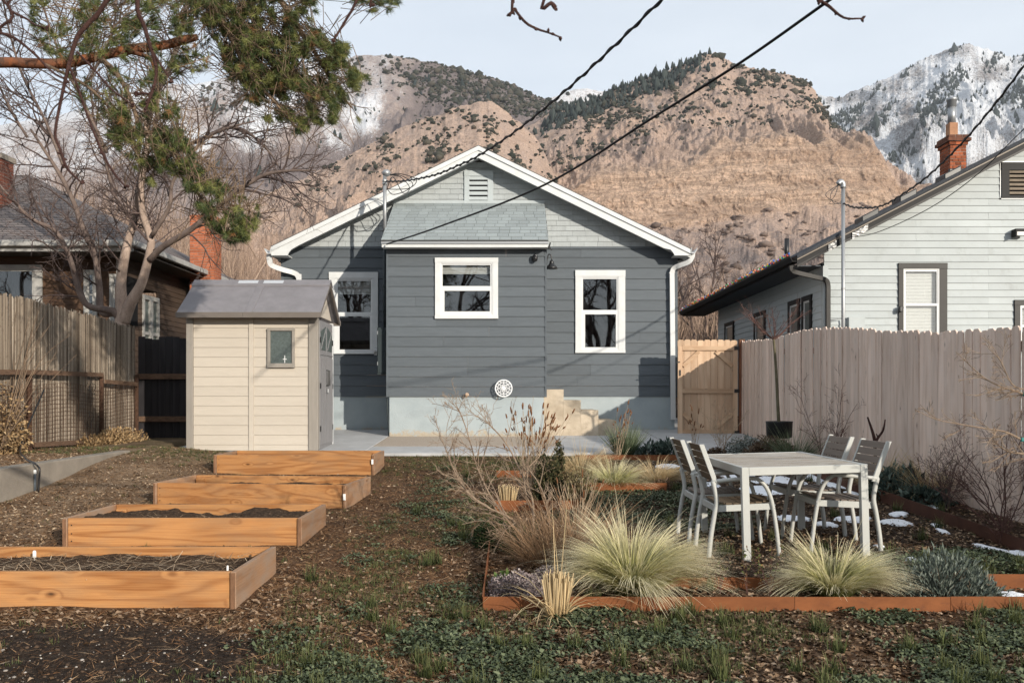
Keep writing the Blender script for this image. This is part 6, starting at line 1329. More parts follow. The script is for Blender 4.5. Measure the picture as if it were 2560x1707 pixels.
def poly_in(P, x, y):
    c = np.zeros(len(x), bool); n = len(P)
    for i in range(n):
        (x0, y0), (x1, y1) = P[i], P[(i + 1) % n]
        m = ((y0 > y) != (y1 > y)) & (x < (x1 - x0) * (y - y0) / (y1 - y0 + 1e-9) + x0); c ^= m
    return c
def tufts_in(poly, n, Y, dY, r):
    P = np.array(poly) * 1.0884; out = []
    lo, hi = P.min(0), P.max(0)
    while sum(map(len, out)) < n:
        x = r.uniform(lo[0], hi[0], 4000); y = r.uniform(lo[1], hi[1], 4000)
        k = poly_in(P, x, y) & (fbm(x / 26, y / 26, 3, 91) > 0.475); out.append(np.stack([x[k], y[k]], -1))
    q = np.concatenate(out)[:n]; d = Y + r.normal(0, dY, n)
    return np.stack([(q[:, 0] - CX) / F * d, d, CZ - (q[:, 1] - HY) / F * d], -1)
r_ = np.random.default_rng(3)
main_poly = [(455, -60), (740, -60), (722, 20), (705, 65), (760, 88), (805, 105), (792, 150), (852, 180), (848, 215), (800, 235), (832, 262), (822, 292), (745, 282), (705, 302), (665, 315), (618, 292), (600, 250), (560, 225), (530, 180), (500, 100), (440, 40)]
T = [tufts_in(main_poly, 3200, 9.5, .35, r_), tufts_in([(560, -20), (720, -20), (740, 90), (800, 150), (790, 220), (700, 230), (620, 200), (560, 120)], 900, 9.5, .3, r_),
     tufts_in([(258, 255), (330, 235), (400, 245), (425, 300), (440, 345), (470, 400), (400, 405), (345, 425), (290, 380), (250, 310)], 560, 8.8, .2, r_),
     tufts_in([(395, 340), (455, 385), (520, 430), (598, 475), (585, 545), (535, 565), (480, 520), (430, 440)], 480, 8.7, .2, r_),
     tufts_in([(780, -30), (870, -30), (925, 5), (890, 30), (800, 30)], 70, 9.2, .15, r_), tufts_in([(60, -30), (480, -30), (480, 160), (330, 200), (200, 150), (80, 120)], 900, 9.2, .5, r_), tufts_in([(150, 160), (330, 190), (420, 240), (260, 300), (180, 250)], 120, 9.0, .3, r_)]
tp_ = np.concatenate(T); nT = len(tp_)
org = np.where(tp_[:, :1] < -3.4, np.array([[-4.4, 9.2, 5.6]]), np.array([[-3.4, 9.6, 6.4]]))
dirs = (tp_ - org); dirs /= np.linalg.norm(dirs, axis=1, keepdims=True)
dirs = dirs + r_.normal(0, .45, (nT, 3)) + np.array([0, 0, .25]); dirs /= np.linalg.norm(dirs, axis=1, keepdims=True)
NN = 40
nd = r_.normal(0, .62, (nT, NN, 3)) + dirs[:, None, :]; nd /= np.linalg.norm(nd, axis=2, keepdims=True)
b0 = tp_[:, None, :] - dirs[:, None, :] * r_.uniform(0, .06, (nT, NN, 1)); ln = r_.uniform(.045, .085, (nT, NN, 1))
sd = np.cross(nd, r_.normal(0, 1, (nT, NN, 3))); sd /= np.linalg.norm(sd, axis=2, keepdims=True)
nv = np.stack([b0 - sd * .0021, b0 + sd * .0021, b0 + nd * ln], 2).reshape(-1, 3)
dead = (r_.random(nT) < .035); cT = np.where(dead, .97, r_.random(nT) * .8)
npmesh('needles', nv, np.arange(len(nv)).reshape(-1, 3), veg_mat('pine_needle', [(0, (0.028, 0.046, 0.015)), (.4, (0.078, 0.102, 0.028)), (.82, (0.21, 0.21, 0.062)), (.9, (0.2, 0.11, 0.04)), (1, (0.24, 0.12, 0.05))], .55, spec=.35), pine, {'c': np.repeat(np.clip(cT, 0, 1), NN * 3)})['kind'] = 'stuff'
tgm = MB()
for i in range(0, nT):
    if i % 2 == 0: tgm.tube([tp_[i] - dirs[i] * .34 + r_.normal(0, .03, 3), tp_[i] - dirs[i] * .16 + r_.normal(0, .012, 3), tp_[i]], [.0045, .0038, .0025], 3, False)
S_p = [dict(seg=.2, wob=.1, up=0, n=8, ang=55, ratio=.3, sides=4), dict(seg=.1, wob=.18, up=.0, n=5, ang=45, ratio=.5, sides=4, rmin=.0025, rmax=.006), dict(seg=.08, wob=.2, up=0, n=0, ang=40, ratio=.5, sides=3, rmin=.002, rmax=.003)]
for P, ds, rr, L in plimbs: spawn(tgm, P, ds, rr, 2.6, 0, S_p, .15, 26)
tgm.build('twigs', M_ptwig, pine)['kind'] = 'stuff'

# ------------------------------------------------------------------ near fruit tree: twigs hang into the top of the frame
nt = thing('fruit_tree', 'dark budded twigs of a near fruit tree hanging into the top of the picture', 'tree', (-2.4, -0.6, 0.05))
tr = MB()
tr.tube(smooth([(-2.4, -.6, 0), (-2.35, -.5, 1.2), (-2.2, -.2, 2.2), (-1.9, .6, 3.0), (-1.5, 1.5, 3.35), (-.8, 2.2, 3.45), (.1, 2.5, 3.4), (1.0, 2.7, 3.3), (1.8, 2.8, 3.25)]), list(np.linspace(.11, .012, 49)), 8).build('trunk', M_cherry, nt, True)
Yn = 2.5
paths = [([(760, -560), (420, -280), (268, 0), (220, 60), (192, 96), (172, 165), (153, 248), (138, 333), (150, 372), (168, 421), (203, 456)], [8, 7, 6, 6, 6, 4.5, 4, 3.5, 3.5, 3.5, 2]),
         ([(560, -420), (400, -160), (344, 0), (362, 70), (376, 120), (390, 165), (388, 205), (376, 240), (364, 275)], [7, 6.5, 6, 5.5, 5, 4.5, 4, 4, 3]),
         ([(172, 165), (195, 220), (215, 280), (238, 340), (262, 395), (290, 440), (312, 465)], [3.5, 3, 3, 3, 3, 3, 2]),
         ([(376, 120), (400, 160), (428, 203)], [3, 2.8, 2]), ([(192, 130), (240, 180), (280, 225), (330, 262)], [3, 3, 2.5, 2]), ([(376, 235), (342, 234)], [3, 3]),
         ([(-200, -200), (20, 15), (0, 70), (-30, 120)], [5, 4, 3.5, 3]), ([(420, -280), (40, -20), (70, 50), (115, 72)], [4, 4, 3, 2]), ([(-60, 80), (20, 88), (80, 130), (130, 180), (165, 200)], [4, 4, 3.5, 3, 2.5]),
         ([(1000, -300), (900, -20), (868, 45), (850, 75), (836, 98)], [4, 3.5, 3.5, 3, 3]), ([(1000, -300), (930, -10), (928, 15)], [3, 3, 3]),
         ([(1300, -360), (1281, 0), (1286, 22), (1314, 57), (1343, 73), (1370, 82), (1399, 93)], [5, 3.6, 3.6, 3.4, 3, 2.4, 2]), ([(1286, 25), (1275, 36)], [3, 4]),
         ([(1500, -300), (1360, 0), (1378, 8), (1388, 20)], [5, 4, 5, 6]), ([(2050, -300), (2046, -20), (2052, 2), (2072, 16), (2110, 45), (2155, 47)], [5, 5, 4.5, 4, 2.8, 2])]
bud = MB()
for pix, rd in paths:
    P, ds, rr, L = limb(tr2 := MB(), [(a, b, Yn) for a, b in pix], rd, 6, 4); tr2.build('twig', M_cherry, nt, True)
    for i in range(2, len(P)):
        if RR.random() < .30 or i == len(P) - 1:
            for k in range(1 if i < len(P) - 1 else 3):
                d = (ds[i] + rv(.7)).normalized(); b = P[i]; l = RR.uniform(.008, .014); bud.tube([b, b + d * l * .5, b + d * l], [.003, .0045, .0012], 5)
bud.build('buds', M_cherry, nt, True)['kind'] = 'stuff'

# ------------------------------------------------------------------ far bare growth behind the houses
t = NT('far_twigs'); M_far = t.done(t.ramp(t.attr('c'), [(0, (0.10, 0.07, 0.058)), (.5, (0.235, 0.165, 0.125)), (1, (0.36, 0.265, 0.2))]), .95, .05)
def thicket(name, label, spots, m, seed, nb=46, wid=.03):
    r = np.random.default_rng(seed); V = []; C = []
    for (x, y, h, sp) in spots:
        z0 = float(gz0(x, y)); n = nb
        a = r.uniform(0, 6.283, n); tl_ = np.abs(r.normal(0, sp, n)); L = h * r.uniform(.35, 1.05, n); bh = r.uniform(0, .45, n) * h * (r.random(n) < .6)
        base = np.stack([x + np.cos(a) * tl_ * bh * .6 + r.normal(0, .3, n), y + np.sin(a) * tl_ * bh * .6, z0 + bh], -1)
        L = np.minimum(L, h * 1.05 - bh); p0 = base; c = r.random()
        for s in range(3):
            d = np.stack([np.cos(a) * tl_ * (1 + .5 * s), np.sin(a) * tl_ * (1 + .5 * s), np.ones(n)], -1) + r.normal(0, .16, (n, 3)); d /= np.linalg.norm(d, axis=1, keepdims=True)
            p1 = p0 + d * (L / 3)[:, None]; w0, w1 = wid * (1 - s / 3.2), wid * (1 - (s + 1) / 3.2)
            sx = np.stack([np.ones(n), r.normal(0, .3, n), r.normal(0, .25, n)], -1)
            V.append(np.stack([p0 - sx * w0, p0 + sx * w0, p1 + sx * w1, p1 - sx * w1], 1).reshape(-1, 3)); C.append(np.repeat(np.clip(c * .6 + r.random(n) * .45, 0, 1), 4)); p0 = p1
    V = np.concatenate(V); tag(npmesh(name, V, np.arange(len(V)).reshape(-1, 4), m, None, {'c': np.concatenate(C)}), label, 'thicket', None, 'stuff')
r_ = np.random.default_rng(8); sp = []
for i in range(230):
    y = r_.uniform(36, 80); px = r_.uniform(-300, 760); topy = np.interp(px, [-300, 100, 300, 480, 600, 700], [430, 430, 420, 470, 540, 600]) + r_.uniform(0, 190)
    sp.append((X_(px, y), y, max(2.5, Z_(topy, y) - float(gz0(0, y))), .24))
thicket('thicket', 'reddish brown bare thicket behind the brown bungalow and shed', sp, M_far, 1, 64, .035)
sp = []
for i in range(90):
    y = r_.uniform(34, 70); px = r_.uniform(1560, 2000); topy = np.interp(px, [1560, 1760, 2000], [655, 690, 640]) + r_.uniform(0, 140); sp.append((X_(px, y), y, max(2, Z_(topy, y) - float(gz0(0, y))), .25))
thicket('thicket', 'brown bare scrub in the gap beside the white house', sp, M_far, 2, 60, .03)
S_b = [dict(seg=.5, wob=.12, up=.05, n=10, ang=40, ratio=.55, sides=6), dict(seg=.3, wob=.16, up=.05, n=8, ang=42, ratio=.5, sides=4, rmin=.006, rmax=.08), dict(seg=.2, wob=.2, up=.03, n=6, ang=42, ratio=.5, sides=3, rmin=.005, rmax=.03), dict(seg=.2, wob=.2, up=.02, n=0, ang=40, ratio=.5, sides=3, rmin=.005, rmax=.012)]
def bare_tree(label, x, y, h, r, S=S_b, fork=3, m=None, seed=1):
    RR.seed(seed); o = thing('bare_tree', label, 'tree', (x, y, float(gz0(x, y)))); t1 = MB(); z0 = float(gz0(x, y)) - .1
    P = [Vector((x, y, z0)), Vector((x + RR.uniform(-.1, .1), y, z0 + h * .18)), Vector((x + RR.uniform(-.2, .2), y, z0 + h * .32))]; t1.tube(smooth(P), list(np.linspace(r, r * .75, 13)), 8)
    t1.build('trunk', m or M_twig, o, True); t2 = MB()
    for k in range(fork):
        a = 6.283 * k / fork + RR.uniform(-.5, .5); branch(t2, P[-1] - Vector((0, 0, .1)), (math.cos(a) * .5, math.sin(a) * .5, 1), h * .68, r * .62, 0, S)
    t2.build('crown', m or M_twig, o)['kind'] = 'stuff'; return o
bare_tree('bare dark tree in the gap between the grey and white houses', 5.1, 31, 5.4, .12, seed=3)
bare_tree('bare tree standing behind the white house eave beyond the gate', 8.0, 37, 6.5, .12, seed=9)
# trees at the back of the lot, behind the viewpoint: they show in the window glass
bare_tree('tall bare tree behind the viewpoint mirrored in the bump-out window', -2.6, -12, 11, .22, seed=4)
bare_tree('tall bare tree behind the viewpoint mirrored in the right window', 4.6, -12.5, 10, .3, seed=6)
bare_tree('bare tree behind the viewpoint mirrored in the window beside the shed', -8.5, -12, 10, .2, seed=7)
bare_tree('bare tree behind the viewpoint mirrored in the bungalow window', -27, -12, 11, .25, seed=12)
# ------------------------------------------------------------------ grasses, shrubs and ground litter
def blades(n, base, rb, L, th0, th1, lean=(0, 0), w=.004, seed=1, segs=5, az=None, Lj=.25, locks=0):
    """arching blades; returns V, F, t, rnd"""
    r = np.random.default_rng(seed); a = r.uniform(0, 6.283, n) if az is None else r.normal(az[0], az[1], n)
    br = rb * np.sqrt(r.random(n)); x0 = base[0] + br * np.cos(a); y0 = base[1] + br * np.sin(a); z0 = np.full(n, base[2])
    k = np.clip(r.normal(.5, .28, n), 0, 1.1); t0 = R(th0[0]) + (R(th0[1]) - R(th0[0])) * k; t1 = R(th1[0]) + (R(th1[1]) - R(th1[0])) * k + r.normal(0, .12, n)
    if locks:                                         # blades hang together in strands
        li = r.integers(0, locks, n); la = r.uniform(0, 6.283, locks) if az is None else r.normal(az[0], az[1], locks); a = la[li] + r.normal(0, .13, n)
        lk = r.random(locks); k = lk[li] + r.normal(0, .08, n); l1 = r.random(locks); k1 = l1[li] + r.normal(0, .1, n)
        t0 = R(th0[0]) + (R(th0[1]) - R(th0[0])) * k; t1 = R(th1[0]) + (R(th1[1]) - R(th1[0])) * k1 + .5 * t0
        x0 = base[0] + br * np.cos(a); y0 = base[1] + br * np.sin(a)
    LL = L * np.clip(r.normal(1, Lj, n), .3, 1.6); d = np.stack([np.cos(a), np.sin(a)], -1)
    p = np.stack([x0, y0, z0], -1); V = []; T = []; tw = r.uniform(0, 6.283, n); sd = np.stack([np.cos(tw), np.sin(tw), 0 * tw], -1)
    cur = r.normal(0, .22, n)
    for s in range(segs + 1):
        t = s / segs; ww = w * (1 - t) ** .6 * (.5 + .5 * min(1, t * 4 + .3)) + .0004
        V.append(np.stack([p - sd * ww, p + sd * ww], 1)); T.append(np.full((n, 2), t))
        th = t0 + (t1 - t0) * (t + .5 / segs); hd = d.copy(); c_, s_ = np.cos(cur * t), np.sin(cur * t)
        hd = np.stack([d[:, 0] * c_ - d[:, 1] * s_, d[:, 0] * s_ + d[:, 1] * c_], -1)
        step = np.concatenate([hd * np.sin(th)[:, None], np.cos(th)[:, None]], 1); step[:, 0] += lean[0] * t; step[:, 1] += lean[1] * t
        p = p + step / np.linalg.norm(step, axis=1, keepdims=True) * (LL / segs)[:, None]
    V = np.stack(V, 1); T = np.stack(T, 1); V = V.reshape(n, -1, 3); T = T.reshape(n, -1)
    f = np.array([(2 * s, 2 * s + 1, 2 * s + 3, 2 * s + 2) for s in range(segs)]); m = 2 * (segs + 1)
    Fc = (f[None] + (np.arange(n) * m)[:, None, None]).reshape(-1, 4)
    return V.reshape(-1, 3), Fc, T.ravel(), np.repeat(r.random(n), m)
def join(*parts):
    V, Fc, T, C = [], [], [], []; o = 0
    for v, f, t, c in parts: V.append(v); Fc.append(f + o); T.append(t); C.append(c); o += len(v)
    return np.concatenate(V), np.concatenate(Fc), np.concatenate(T), np.concatenate(C)
def grass_mat(name, root, mid, tip, spread=.5):
    t = NT(name); c = t.ramp(t.attr('t'), [(0, root), (.35, mid), (1, tip)])
    k = t.rng(t.attr('c'), 0, 1, 1 - spread, 1 + spread * .7); sc_ = t.new('ShaderNodeVectorMath', operation='SCALE'); t.link(c, sc_.inputs[0]); t.link(k, sc_.inputs['Scale'])
    tl = t.n.new('ShaderNodeBsdfTranslucent'); t.link(sc_.outputs[0], tl.inputs[0]); t.done(sc_.outputs[0], .6, .25)
    mx = t.new('ShaderNodeMixShader'); mx.inputs[0].default_value = .25; t.link(t.b.outputs[0], mx.inputs[1]); t.link(tl.outputs[0], mx.inputs[2]); t.link(mx.outputs[0], t.n['Material Output'].inputs[0]); return t.m
M_feather = grass_mat('feather_grass', (0.09, 0.11, 0.025), (0.37, 0.355, 0.13), (0.88, 0.78, 0.55), .3)
M_straw = grass_mat('straw', (0.28, 0.20, 0.11), (0.48, 0.36, 0.20), (0.58, 0.45, 0.27), .3)
M_stub = grass_mat('cut_stubble', (0.42, 0.30, 0.15), (0.60, 0.45, 0.25), (0.66, 0.52, 0.31), .3)
M_brown = grass_mat('brown_dry_grass', (0.15, 0.085, 0.045), (0.27, 0.165, 0.09), (0.38, 0.25, 0.15), .45)
M_lawn = grass_mat('lawn_grass', (0.026, 0.032, 0.011), (0.066, 0.084, 0.028), (0.155, 0.16, 0.065), .5)
M_blue = grass_mat('blue_grass', (0.035, 0.05, 0.02), (0.095, 0.13, 0.07), (0.21, 0.24, 0.15), .4)
def gpos(px, py, lift=0.0): x, y = G(px, py); return (x, y, float(gz(x, y)) + lift)
def at_(px, Y): x = X_(px, Y); return (x, Y, float(gz(x, Y)))
def grass(name, label, base, parts, m, cat='ornamental grass', group=None):
    V, Fc, T, C = join(*parts); o = thing(name, label, cat, base, group); b = npmesh('blades', V, Fc, m, o, {'t': T, 'c': C}); b['kind'] = 'stuff'; return o
def fountain(b, L, n, seed, w=.0023, right=.45):
    return [blades(int(n * .40), b, .10, L, (6, 46), (72, 112), (right * .6, 0), w, seed, 8, az=(.15, .75), Lj=.13, locks=34), blades(int(n * .26), b, .10, L * .92, (10, 50), (74, 108), (0, 0), w, seed + 1, 8, az=(3.0, .7), Lj=.13, locks=22),
            blades(int(n * .22), b, .10, L * .62, (10, 48), (55, 82), (.1, 0), w, seed + 2, 8, az=(-1.5, .8), Lj=.15, locks=20), blades(int(n * .12), b, .09, L * .95, (4, 30), (50, 90), (.15, 0), w, seed + 3, 8, az=(1.5, .9), Lj=.15, locks=12),
            blades(int(n * .035), b, .05, L * .82, (2, 14), (14, 40), (.06, 0), w * .8, seed + 4, 8, locks=9), blades(int(n * .08), b, .08, L * .5, (20, 70), (60, 120), (0, 0), w, seed + 5, 6)]
b1 = at_(1580, 5.62); b1 = (b1[0], b1[1], .335)
grass('feather_grass', 'largest pale feather grass clump in the nearest bed, left of the table', b1, fountain(b1, .56, 3400, 1), M_feather)
b2 = at_(2085, 5.60); b2 = (b2[0], b2[1], .335)
grass('feather_grass', 'feather grass clump in front of the table legs, at the right of the nearest bed', b2, fountain(b2, .42, 2400, 11, .0021, .6), M_feather)
b3 = at_(1534, 10.28)
grass('feather_grass', 'small feather grass clump above the steel edging, left of the back pair', b3, fountain(b3, .46, 1500, 21, .003), M_feather)
b4 = at_(1640, 10.45)
grass('feather_grass', 'small feather grass clump above the steel edging, right of the back pair', b4, fountain(b4, .42, 1200, 31, .003, .6), M_straw)
b5 = at_(1455, 11.0)
grass('feather_grass', 'straw coloured feather grass behind the dark green shrub', b5, fountain(b5, .55, 1300, 41, .003), M_straw)
b6 = at_(1385, 6.45)
grass('dry_grass', 'tangled reddish brown dry grass behind the mauve shrub', b6, [blades(900, b6, .2, .42, (5, 60), (30, 110), (.03, 0), .0022, 12), blades(500, (b6[0] + .18, b6[1] + .25, b6[2]), .2, .5, (5, 55), (30, 120), (0, 0), .002, 13)], M_brown)
b7 = at_(1560, 13.62)
o = grass('blue_oat_grass', 'upright green grass tuft with brown seed stems beside the patio', b7, [blades(650, b7, .12, .42, (3, 38), (8, 55), (0, 0), .005, 14)], M_blue)
b8 = at_(1990, 12.7)
grass('dry_grass', 'dark arching grass tuft at the foot of the fence behind the table', b8, [blades(500, b8, .12, .5, (5, 55), (30, 100), (.1, 0), .004, 15)], M_blue)
for px, Y, lb, sd in ((2200, 9.9, 'tan grass tuft behind the dark leafy plant by the fence', 16), (2318, 9.35, 'tan grass tuft right of the dark leafy plant by the fence', 17)):
    b = at_(px, Y); b = (min(b[0], 4.5), b[1], b[2] + .05); grass('dry_grass', lb, b, [blades(420, b, .1, .42, (8, 60), (30, 105), (0, 0), .0035, sd)], M_straw)
# cut back stubble clumps
def stub(label, base, n, h, r, seed, loose):
    rr = np.random.default_rng(seed); o = thing('cut_grass_clump', label, 'cut grass', base); m = MB()
    for i in range(n):
        a = rr.uniform(0, 6.283); q = r * math.sqrt(rr.random()); x, y = base[0] + q * math.cos(a), base[1] + q * .7 * math.sin(a); t = rr.normal(0, .05, 2); hh = h * rr.uniform(.75, 1.04)
        m.tube([(x, y, base[2] - .02), (x + (x - base[0]) * .25 + t[0] * hh * .5, y + t[1] * hh * .5, base[2] + hh * .5), (x + (x - base[0]) * .5 + t[0] * hh, y + t[1] * hh, base[2] + hh)], [.0042, .0038, .0034], 5)
    s = m.mesh('stalks'); s.attributes.new('t', 'FLOAT', 'POINT').data.foreach_set('value', [min(1, (v[2] - base[2]) / h) for v in m.v]); s.attributes.new('c', 'FLOAT', 'POINT').data.foreach_set('value', np.repeat(rr.random(n), 15).astype(np.float32))
    place('stalks', s, M_stub, o)['kind'] = 'stuff'
    if loose:
        V, Fc, T, C = join(*loose); npmesh('loose_leaves', V, Fc, M_stub, o, {'t': T, 'c': C})['kind'] = 'stuff'
g1 = gpos(1392, 1549); stub('cut back straw clump with long loose leaves in front of the steel edging', g1, 110, .27, .06, 1,
     [blades(9, g1, .04, .58, (0, 8), (2, 14), (-.05, 0), .0035, 20), blades(26, g1, .05, .40, (10, 50), (90, 160), (.15, -.1), .004, 21), blades(12, g1, .05, .45, (15, 50), (100, 165), (-.2, -.1), .004, 22), blades(20, g1, .06, .3, (30, 80), (80, 110), (.1, -.3), .005, 23)])
g2 = at_(1268, 9.25); stub('small cut back straw clump beside the seed head shrub', g2, 70, .22, .07, 2, None)

# leafy mounds
def leafy(name, label, base, rad, n, leaf, m, cat='shrub', seed=1, stems=0, up=.5, fold=.5, shell=.55):
    r = np.random.default_rng(seed); d = r.normal(0, 1, (n, 3)); d /= np.linalg.norm(d, axis=1, keepdims=True); d[:, 2] = np.abs(d[:, 2])
    lump = .72 + .5 * fbm(d[:, 0] * 2.3 + 9 + seed, d[:, 1] * 2.3 + d[:, 2] * 2, 3, seed); rr = (shell + (1 - shell) * r.random(n)) * lump
    p = np.array(base) + d * rr[:, None] * np.array(rad)
    ld = d + r.normal(0, .5, (n, 3)) + np.array([0, 0, up]); ld /= np.linalg.norm(ld, axis=1, keepdims=True)
    sd = np.cross(ld, r.normal(0, 1, (n, 3))); sd /= np.linalg.norm(sd, axis=1, keepdims=True); L = leaf[0] * r.uniform(.6, 1.3, n)[:, None]; Wd = leaf[1] * r.uniform(.7, 1.3, n)[:, None]
    nn = np.cross(sd, ld) * fold * Wd
    V = np.stack([p, p + ld * L * .45 + sd * Wd + nn, p + ld * L - nn * .6, p + ld * L * .45 - sd * Wd + nn], 1).reshape(-1, 3)
    o = thing(name, label, cat, base); npmesh('leaves', V, np.arange(len(V)).reshape(-1, 4), m, o, {'c': np.repeat(r.random(n), 4)})['kind'] = 'stuff'
    if stems:
        mb = MB()
        for i in range(stems):
            q = p[i]; b = Vector(base); mb.tube([b + rv(.02), b.lerp(Vector(q), .5) + rv(.015), q], [.004, .003, .002], 4, False)
        mb.build('stems', M_ptwig, o)['kind'] = 'stuff'
    return o
M_mauve = veg_mat('mauve_dry_heads', [(0, (0.13, 0.10, 0.105)), (.5, (0.25, 0.20, 0.20)), (1, (0.42, 0.36, 0.34))], .9)
M_greyg = veg_mat('grey_green_leaf', [(0, (0.05, 0.062, 0.05)), (.6, (0.125, 0.15, 0.125)), (1, (0.26, 0.29, 0.25))], .8)
M_sage = veg_mat('sage_leaf', [(0, (0.03, 0.045, 0.038)), (.6, (0.075, 0.105, 0.085)), (1, (0.17, 0.21, 0.175))], .7)
M_yew = veg_mat('dark_conifer_leaf', [(0, (0.020, 0.026, 0.012)), (.6, (0.05, 0.055, 0.025)), (1, (0.13, 0.10, 0.05))], .7)
M_jun = veg_mat('juniper_leaf', [(0, (0.014, 0.026, 0.010)), (.6, (0.035, 0.058, 0.022)), (1, (0.075, 0.105, 0.04))], .7)
M_silver = veg_mat('silver_leaf', [(0, (0.14, 0.165, 0.14)), (.6, (0.27, 0.30, 0.27)), (1, (0.45, 0.47, 0.43))], .8)
M_umber = veg_mat('umber_dead_leaf', [(0, (0.05, 0.03, 0.02)), (.6, (0.13, 0.085, 0.055)), (1, (0.25, 0.18, 0.12))], .9)
M_olive = veg_mat('olive_dry_leaf', [(0, (0.07, 0.06, 0.03)), (.6, (0.17, 0.14, 0.07)), (1, (0.33, 0.27, 0.15))], .9)
q = at_(1292, 5.62); leafy('dry_sedum', 'low mauve grey dry shrub at the left corner of the nearest bed', (q[0], q[1], .31), (.21, .17, .17), 5200, (.014, .006), M_mauve, seed=2, stems=60, shell=.35)
q = at_(1372, 5.75); leafy('dry_sedum', 'mauve grey dry shrub behind the straw clump', (q[0], q[1], .31), (.17, .15, .19), 3400, (.014, .006), M_mauve, seed=3, stems=40, shell=.35)
q = at_(2352, 5.64); leafy('lavender', 'grey green lavender mound at the right end of the nearest bed', (q[0], q[1], .31), (.30, .22, .29), 4200, (.05, .0042), M_greyg, seed=4, stems=200, up=.9, shell=.15)
q = at_(2435, 5.6); leafy('lavender', 'smaller grey green lavender spilling towards the right edge', (q[0], q[1], .31), (.19, .14, .17), 1600, (.045, .0042), M_greyg, seed=5, stems=90, up=.8, shell=.15)
q = at_(1238, 7.3); leafy('juniper', 'low dark green juniper mound behind the left steel edging', q, (.22, .3, .2), 3400, (.025, .007), M_jun, seed=6, stems=40)
q = at_(1310, 7.0); leafy('juniper', 'dark green ground juniper at the foot of the bare pale shrub', q, (.2, .22, .14), 1800, (.025, .007), M_jun, seed=26, stems=20)
q = at_(1372, 9.35); leafy('yew', 'upright dark green yew shrub behind the cut straw clump', q, (.19, .15, .52), 3800, (.034, .010), M_yew, seed=7, stems=60, up=.9, shell=.25); 
q = at_(1392, 9.5); leafy('yew', 'thin leaning spire of dark conifer above the yew shrub', (q[0] + .02, q[1], q[2] + .3), (.07, .07, .36), 900, (.03, .008), M_yew, seed=27, stems=30, up=1.0, shell=.1)
q = at_(1440, 9.6); leafy('dead_shrub', 'olive brown tangled shrub right of the dark yew', q, (.28, .2, .36), 2600, (.03, .006), M_olive, seed=8, stems=140, shell=.25)
q = at_(1625, 13.5); leafy('sage', 'grey green leafy sage along the patio edging, left clump', q, (.24, .16, .22), 420, (.085, .017), M_sage, seed=9, stems=30)
q = at_(1672, 13.45); leafy('sage', 'grey green leafy sage along the patio edging, right clump', q, (.22, .16, .26), 420, (.09, .017), M_sage, seed=10, stems=30)
q = at_(1862, 13.6); leafy('silver_shrub', 'silvery rounded shrub in front of the cedar gate', q, (.32, .25, .36), 2200, (.035, .010), M_silver, seed=11, stems=60, shell=.4)
q = at_(1790, 13.5); leafy('low_shrub', 'small reddish brown shrub left of the silvery one', q, (.2, .16, .16), 900, (.03, .01), M_umber, seed=12, stems=40)
q = at_(2255, 9.55); leafy('sage', 'dark green broad leaved clump beside the steel edging by the fence', (q[0] - .05, q[1], q[2] + .04), (.36, .3, .30), 700, (.10, .020), M_sage, seed=13, stems=40)
q = at_(2310, 9.15); leafy('sage', 'low dark leaved clump right of the broad leaved clump by the fence', (q[0] - .02, q[1], q[2] + .02), (.26, .24, .17), 420, (.085, .018), M_sage, seed=14, stems=20)
q = at_(1650, 10.2); leafy('dead_shrub', 'small brown tuft at the right end of the feather grass edging', (q[0] + .02, q[1], q[2]), (.14, .1, .14), 700, (.02, .006), M_umber, seed=15, stems=40)
q = at_(1258, 5.9); leafy('weed', 'small bright green weed inside the left steel edging', (q[0], q[1], .32), (.07, .08, .1), 160, (.035, .014), veg_mat('weed_leaf', [(0, (0.035, 0.065, 0.015)), (1, (0.10, 0.15, 0.04))], .6), seed=16, stems=8)

# bare shrubs
S_s = [dict(seg=.09, wob=.1, up=.03, n=6, ang=36, ratio=.55, sides=5), dict(seg=.06, wob=.15, up=.04, n=5, ang=42, ratio=.5, sides=4, rmin=.0018, rmax=.006), dict(seg=.05, wob=.2, up=.03, n=3, ang=42, ratio=.5, sides=3, rmin=.0016, rmax=.004), dict(seg=.05, wob=.2, up=.03, n=0, ang=42, ratio=.5, sides=3, rmin=.0014, rmax=.003)]
def shrub(label, base, stems, m, S=S_s, name='bare_shrub', seed=1, cat='shrub'):
    RR.seed(seed); o = thing(name, label, cat, base); st = MB(); b = Vector(base)
    for d, L, r in stems: branch(st, b + Vector((RR.uniform(-.03, .03), RR.uniform(-.03, .03), -.03)), d, L, r, 0, S)
    st.build('stems', m, o)['kind'] = 'stuff'; return o
q = at_(1330, 6.9)
M_pale2 = bark('pale_stem_thin', (0.20, 0.14, 0.10), (0.33, 0.25, 0.18), 30)
shb = thing('bare_shrub', 'sprawling pale bare shrub spreading left over the path', 'shrub', q); st = MB(); RR.seed(21)
def q8(x, y, Y): return (1100 + x * .6207, 1000 + y * .6207, Y)
S_l = [dict(seg=.1, wob=.08, up=.02, n=6, ang=42, ratio=.34, sides=5)] + S_s[1:]
